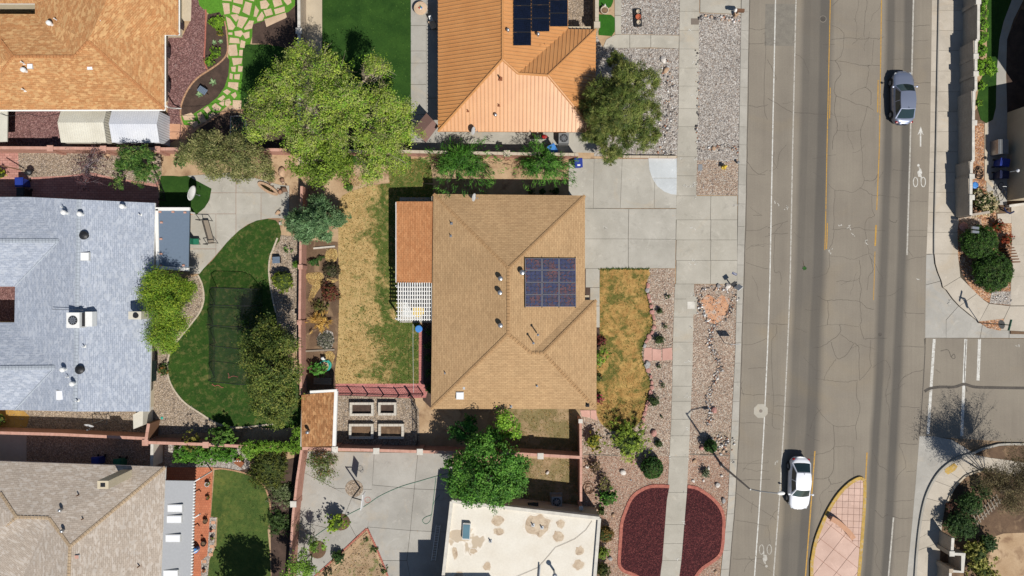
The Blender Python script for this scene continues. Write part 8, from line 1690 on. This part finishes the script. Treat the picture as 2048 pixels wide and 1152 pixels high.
# sand tub and black and white ornament
tb = thing('sand_tub', 'turquoise rimmed round sand tub in the lower wall bed', 'sandpit', W(649, 733)); c = W(650, 732, .1)
MB().lathe(c, [(.42, 0), (.46, .2), (.46, .24), (.38, .24), (.36, .1)], 22, sy=1.1).build('tub', X['turquoise_plastic'], tb); MB().lathe(c, [(.36, .1), (.36, .18), (.1, .2)], 18, sy=1.1).build('sand', X['soil_tan'], tb)
ld2 = MB().ribbon([tuple(W(x, y, .3).xy) for x, y in cr([(655, 721), (661, 727), (660, 735), (655, 741)], 4)], .12, .12, .3).build('tub_lid', X['turquoise_plastic']); props(ld2, 'loose turquoise lid leaning on the right of the sand tub', 'lid')
ow = thing('garden_ornament', 'black and white animal ornament above the sand tub', 'ornament', W(648, 716)); c = W(648, 716, .1)
MB().lathe(c + Vector((0, 0, .1)), [(.1, 0), (.16, .14), (.1, .28), (.03, .3)], 10, sx=1.4).build('body', X['sign_white'], ow); MB().lathe(c + Vector((.18, .05, .3)), [(.05, 0), (.1, .08), (.04, .16)], 8).build('head', X['black_metal'], ow); MB().lathe(c + Vector((-.14, .1, .22)), [(.06, 0), (.09, .08), (.02, .14)], 8).build('rump', X['black_metal'], ow)
for dx, dy in ((-.12, -.08), (.12, -.08), (-.12, .08), (.12, .08)): MB().cyl(c + Vector((dx, dy, 0)), c + Vector((dx, dy, .16)), .03, .03, 5).build('leg', X['sign_white'], ow)
for l, a_, b_ in (('weathered white board at the top of the wall bed', (628, 497), (671, 493)), ('grey board lying below the ground cover in the wall bed', (612, 702), (670, 699))):
    o = MB().ribbon([G2(a_), G2(b_)], .14, .09, .2).build('timber_board', X['wood_grey' if 'grey' in l else 'block_pale']); props(o, l, 'board')
dk = thing('timber_step', 'low timber step above the brown garden shed', 'step', W(640, 762))
for k in range(4): MB().box(W(645, 757 + k * 3.4, .16), (1.5, .12, .1), R(-2)).build('plank', X['wood_grey'], dk)
# pots on the terracotta patio
def pot(label, px, py, r, mat='black_metal', plant=None):
    root = thing('plant_pot', label, 'pot', W(px, py)); c = W(px, py, .12); R_ = r * S
    MB().lathe(c, [(R_ * .7, 0), (R_, R_ * 1.6), (R_ * 1.08, R_ * 1.7), (R_ * .85, R_ * 1.7), (R_ * .8, R_ * 1.3)], 14).build('pot', X[mat], root); MB().lathe(c, [(R_ * .8, R_ * 1.35), (R_ * .3, R_ * 1.4)], 12).build('soil', X['soil_brown'], root)
    if plant: crown('foliage', [(px, py, R_ * 2.4 + .1, r * .9)], plant, root, leaf=.07, lai=1.6, clump=.06)
    return root
pot('grey pot with a white rim nearest the top of the terracotta patio', 417, 967, 4.5, 'gutter_grey', GRN); pot('second pot down the edge of the terracotta patio', 417, 995, 4, 'terracotta', YG); pot('third pot down the terracotta patio with a brown plant', 413, 1041, 4.5, 'wood_brown', TW); pot('large black pot with a yellow rim on the terracotta patio', 410, 1085, 5, 'black_metal', None); pot('tiny pot above the black one on the terracotta patio', 405, 1073, 2.2, 'terracotta')
pot('small red pot on the stepping stone gravel', 423, 1060, 2.6, 'red_plastic', TW); pot('terracotta pot on the lower stepping stones', 409, 1140, 3, 'terracotta', TW); pot('brown pot on the middle stepping stones', 425, 1076, 3.2, 'wood_brown', GRN)
bp = MB().lathe(W(396, 1096, .12), [(.18, 0), (.24, .3), (.24, .6), (.2, .66)], 12).build('water_jug', X['sky_plastic']); props(bp, 'blue jug hanging at the third brace of the grey patio cover', 'jug')
sw_ = thing('wheelbarrow', 'rusty garden cart with white ornaments beside the hedge', 'cart', W(481, 923)); c = W(482, 923, .1)
MB().box(c + Vector((0, 0, .35)), (.7, .5, .25), R(-35)).build('tray', X['rust'], sw_); MB().cyl(c + Vector((-.45, .3, .2)), c + Vector((-.4, .36, .2)), .18, .18, 12).build('wheel', X['dark_rubber'], sw_); MB().cyl(c + Vector((.1, -.35, .4)), c + Vector((.55, -.65, .55)), .025, .025, 5).build('handle', X['wood_brown'], sw_)
for k in range(3): MB().lathe(c + Vector((-.3 + .2 * k, .18, .46)), [(.06, 0), (.07, .06), (.02, .12)], 8).build('ornament', X['sign_white'], sw_)
# black tripod item on the upper gravel
kt = thing('kettle_grill', 'round black kettle grill on the gravel by the left blue bin', 'grill', W(62, 345)); c = W(67, 346, .1)
MB().lathe(c + Vector((0, 0, .55)), [(.05, -.2), (.24, -.12), (.3, 0), (.26, .14), (.1, .24), (.03, .28)], 16).build('kettle', X['black_metal'], kt)
for k in range(3): a_ = k * 2.094; MB().cyl(c + Vector((.3 * math.cos(a_), .3 * math.sin(a_), 0)), c + Vector((.15 * math.cos(a_), .15 * math.sin(a_), .42)), .02, .02, 5).build('leg', X['black_metal'], kt)
pb = MB(); pb.cyl(W(2, 331, 1.6), W(46, 341, .5), .05, .05, 6); o = pb.build('wood_beam', X['wood_brown']); props(o, 'thin dark pole slanting from the left edge to the kettle grill', 'pole')
gb = thing('wall_fan', 'curved dark satellite arm on the driveway side of the right edge house', 'awning', W(2018, 425)); MB().tube([W(2008, 415, .5), W(2012, 423, .5), W(2020, 427, .5), W(2028, 423, .5)], .07, 6).build('arc', X['navy_plastic'], gb); MB().cyl(W(2010, 418, .1), W(2010, 418, .5), .04, .04, 6).build('stand', X['black_metal'], gb)
bc = thing('bicycle', 'dark bicycle in the shade beside the right edge house', 'bicycle', W(1998, 385)); c = W(1996, 384, .12)
for dy in (-.45, .45):
    w2 = MB(); cc2 = c + Vector((0, dy, .34)); w2.tube([cc2 + Vector((0, .32 * math.cos(t * .3927), .32 * math.sin(t * .3927))) for t in range(17)], .022, 5); w2.build('wheel', X['dark_rubber'], bc)
MB().tube([c + Vector((0, -.45, .34)), c + Vector((0, -.1, .72)), c + Vector((0, .35, .75)), c + Vector((0, .45, .34)), c + Vector((0, 0, .34)), c + Vector((0, -.45, .34))], .025, 6).build('frame', X['black_metal'], bc); MB().cyl(c + Vector((-.28, .33, .95)), c + Vector((.28, .33, .95)), .018, .018, 5).build('handlebar', X['galvanised'], bc); MB().box(c + Vector((0, -.15, .82)), (.13, .26, .05)).build('saddle', X['dark_rubber'], bc)
# utility lines
for l, pts, r in (('thin black cable sagging along the lower eave of the copper roof', [(0, 227, 2.4), (20, 232, 2.2), (50, 227, 2.3), (85, 233, 2.2), (120, 227, 2.4)], .02), ('white string of lamps over the dry back lawn edge', [(826, 648, 1.6), (826, 700, 1.5), (827, 785, 1.6)], .012), ('thin black cable running from the shed roof to the lime tree', [(334, 226, 2.3), (355, 230, 2.2), (400, 231, 2.3), (470, 221, 2.6), (530, 224, 3)], .014)):
    o = MB().tube([W(*p) for p in cr(pts, 5)], r, 4).build('cable', X['black_metal'] if 'white' not in l else X['sign_white']); props(o, l, 'cable')

# ---------------------------------------------------------------- cars
def car(label, px, py, head, L, Wd, Ht, mat, grp='cars driving on the street', sedan=1.0):
    root = thing('car', label, 'car', (0, 0, 0), grp)
    hw = Wd / 2; hl = L / 2; st = 40
    # body profile stations: x, half width, deck height
    xs = np.linspace(-hl, hl, st); u = xs / hl
    hwid = hw * (1 - .20 * np.abs(u) ** 5.0 - .28 * np.clip(np.abs(u) - .9, 0, 1) * 6 * .25) * (1 - .035 * (u ** 2))
    plan = np.where(np.abs(u) > .74, 1 - ((np.abs(u) - .74) / .26) ** 2.4 * .46, 1.0); hwid = hwid * plan
    deck = np.interp(u, [-1, -.96, -.85, -.5, .3, .55, .8, .94, 1], [.72, .90, .97, .98, .97, .93, .84, .72, .52]) * (Ht / 1.45)
    low = np.interp(u, [-1, -.92, .92, 1], [.34, .2, .18, .28])
    prof = [(1.0 * .88, 0.), (.985, .22), (1.0, .5), (.985, .74), (.93, .90), (.80, .975), (.45, 1.0), (0, 1.012)]
    V = []; n = len(prof)
    for i in range(st):
        for k in range(n): V.append((xs[i], hwid[i] * prof[k][0], low[i] + (deck[i] - low[i]) * prof[k][1]))
        for k in range(n - 2, -1, -1): V.append((xs[i], -hwid[i] * prof[k][0], low[i] + (deck[i] - low[i]) * prof[k][1]))
    m_ = 2 * n - 1; F = []
    for i in range(st - 1):
        for k in range(m_ - 1): F.append((i * m_ + k, i * m_ + k + 1, (i + 1) * m_ + k + 1, (i + 1) * m_ + k))
        F.append((i * m_ + m_ - 1, i * m_, (i + 1) * m_, (i + 1) * m_ + m_ - 1))
    F.append(tuple(range(m_))); F.append(tuple(range((st - 1) * m_, st * m_))[::-1])
    b = MB(); b.add(V, F); body = b.build('body', X[mat], root, smooth=True)
    # greenhouse: lower ring at belt, upper ring at roof
    zb = .93 * Ht / 1.45; zt = Ht
    def ring_pt(s, v):                   # s in 0..1 round the plan, v 0 belt ..1 roof
        return None
    xf0, xf1, xr0, xr1 = .215 * L, .07 * L, -.395 * L, -.235 * L
    wb, wt = hw * .90, hw * .66
    def gx(side, v, t):                  # t -1..1 across, bulged glass
        e_ = 1 - t * t
        if side == 'f': return xf0 + (xf1 - xf0) * v + e_ * (.16 * (1 - v) + .05 * v)
        return xr0 + (xr1 - xr0) * v - e_ * (.12 * (1 - v) + .04 * v)
    def hwv(v): return wb + (wt - wb) * (v ** .9)
    def zv(v, t=0): return zb - .03 + (zt - zb + .03) * v + .0
    nv, nt_ = 6, 10
    g = MB(); pts = {}
    def patch(fn, nu, nvv, mb, flip=False):
        base = len(mb.v); vs = [fn(i / nu, j / nvv) for j in range(nvv + 1) for i in range(nu + 1)]
        fs = [(j * (nu + 1) + i, j * (nu + 1) + i + 1, (j + 1) * (nu + 1) + i + 1, (j + 1) * (nu + 1) + i) for j in range(nvv) for i in range(nu)]
        if flip: fs = [f[::-1] for f in fs]
        mb.add(vs, fs)
    fr = lambda a_, v: Vector((gx('f', v, 2 * a_ - 1), (2 * a_ - 1) * hwv(v), zv(v)))
    rr_ = lambda a_, v: Vector((gx('r', v, 2 * a_ - 1), (2 * a_ - 1) * hwv(v), zv(v)))
    sd = lambda s: (lambda a_, v: Vector((gx('r', v, 1) + (gx('f', v, 1) - gx('r', v, 1)) * a_, s * (hwv(v) + .05 * math.sin(math.pi * a_) * (1)), zv(v) + .0)))
    def rf(a_, c_):
        t = 2 * c_ - 1; x0, x1 = gx('r', 1, t), gx('f', 1, t); x = x0 + (x1 - x0) * a_
        return Vector((x, t * (hwv(1) + .05 * math.sin(math.pi * a_)), zt + .035 * (1 - t * t) + .03 * math.sin(math.pi * a_)))
    for fn, fl in ((fr, False), (rr_, True), (sd(1), True), (sd(-1), False)): patch(fn, nt_, nv, g, fl)
    patch(rf, 12, 8, g); g.build('roof', X[mat], root, smooth=True)
    def off(fn, a0, a1, v0, v1, o_): return lambda a_, v: fn(a0 + (a1 - a0) * a_, v0 + (v1 - v0) * v) + Vector(o_)
    for nm, fn, o_, rng_, fl in (('windshield', fr, (.012, 0, .012), (.05, .95, .06, .95), False), ('rear_window', rr_, (-.012, 0, .012), (.06, .94, .1, .94), True), ('side_window', sd(1), (0, .012, .004), (.05, .93, .16, .9), True), ('side_window', sd(-1), (0, -.012, .004), (.05, .93, .16, .9), False)):
        w_ = MB(); patch(off(fn, *rng_, o_), nt_, nv, w_, fl); w_.build(nm, X['glass_dark'], root, smooth=True)
    for s in (1, -1):                    # door pillar between the side windows
        f0 = sd(s); p0, p1 = f0(.5, .12), f0(.5, .93); MB().cyl(p0 + Vector((0, s * .016, 0)), p1 + Vector((0, s * .016, 0)), .03, .03, 6).build('door_pillar', X[mat], root)
        hx = hl * .86
        MB().lathe((hx, s * hw * .66, .62 * Ht / 1.45), [(.02, -.07), (.15, -.03), (.16, .05), (.05, .1)], 10, sx=1.25, sy=.8).build('headlight', X['lamp_clear'], root)
        MB().lathe((-hl * .915, s * hw * .66, .77 * Ht / 1.45), [(.03, -.09), (.13, -.04), (.13, .06), (.03, .1)], 10, sx=.8, sy=1.1).build('taillight', X['lamp_red'], root)
        mm = MB(); mm.lathe((xf0 - .12, s * (hw + .09), zb + .05), [(.03, -.06), (.1, -.03), (.1, .05), (.03, .08)], 8, sx=.8, sy=1.1); mm.cyl((xf0 - .1, s * hw * .9, zb), (xf0 - .12, s * (hw + .05), zb + .02), .03, .03, 5); mm.build('mirror', X[mat], root)
        for wx in (hl * .60, -hl * .60):
            arch = MB(); arch.cyl((wx, s * (hw - .16), .36), (wx, s * (hw + .004), .36), .375, .375, 22); arch.build('wheel_arch', X['dark_rubber'], root)
            t_ = MB(); t_.cyl((wx, s * (hw - .2), .32), (wx, s * (hw + .012), .32), .32, .32, 22); tyre = t_.build('tyre', X['dark_rubber'], root)
            rm_ = MB(); rm_.cyl((wx, s * (hw), .32), (wx, s * (hw + .02), .32), .2, .19, 16); rm_.build('rim', X['galvanised'], tyre)
        for dx in (.12, -.75): MB().box((dx, s * (hw * .992), .74 * Ht / 1.45), (.2, .03, .03)).build('door_handle', X[mat], root)
    MB().box((-hl * .985, 0, .56), (.04, .5, .13)).build('number_plate', X['sign_white'], root)
    MB().box((hl * .97, 0, .45), (.08, hw * 1.1, .12)).build('grille', X['black_metal'], root)
    MB().cyl((xr1 + .08, 0, zt + .05), (xr1 - .06, 0, zt + .15), .02, .008, 5).build('antenna', X['black_metal'], root)
    sh = [(xf0 + .18, 0)]
    mb = MB()                            # shut lines of bonnet and boot
    for x0, x1 in ((xf0 + .22, hl * .93), (-hl * .93, xr0 - .18)):
        pass
    c = W(px, py, 0); root.location = (c.x, c.y, .004); root.rotation_euler = (0, 0, head); return root
car('silver blue sedan driving up the right hand lane', 1797, 200, R(90.5), 4.5, 1.80, 1.45, 'car_silver'); car('white sedan driving down beside the median island', 1592.5, 962, R(-92), 4.45, 1.78, 1.47, 'car_white')
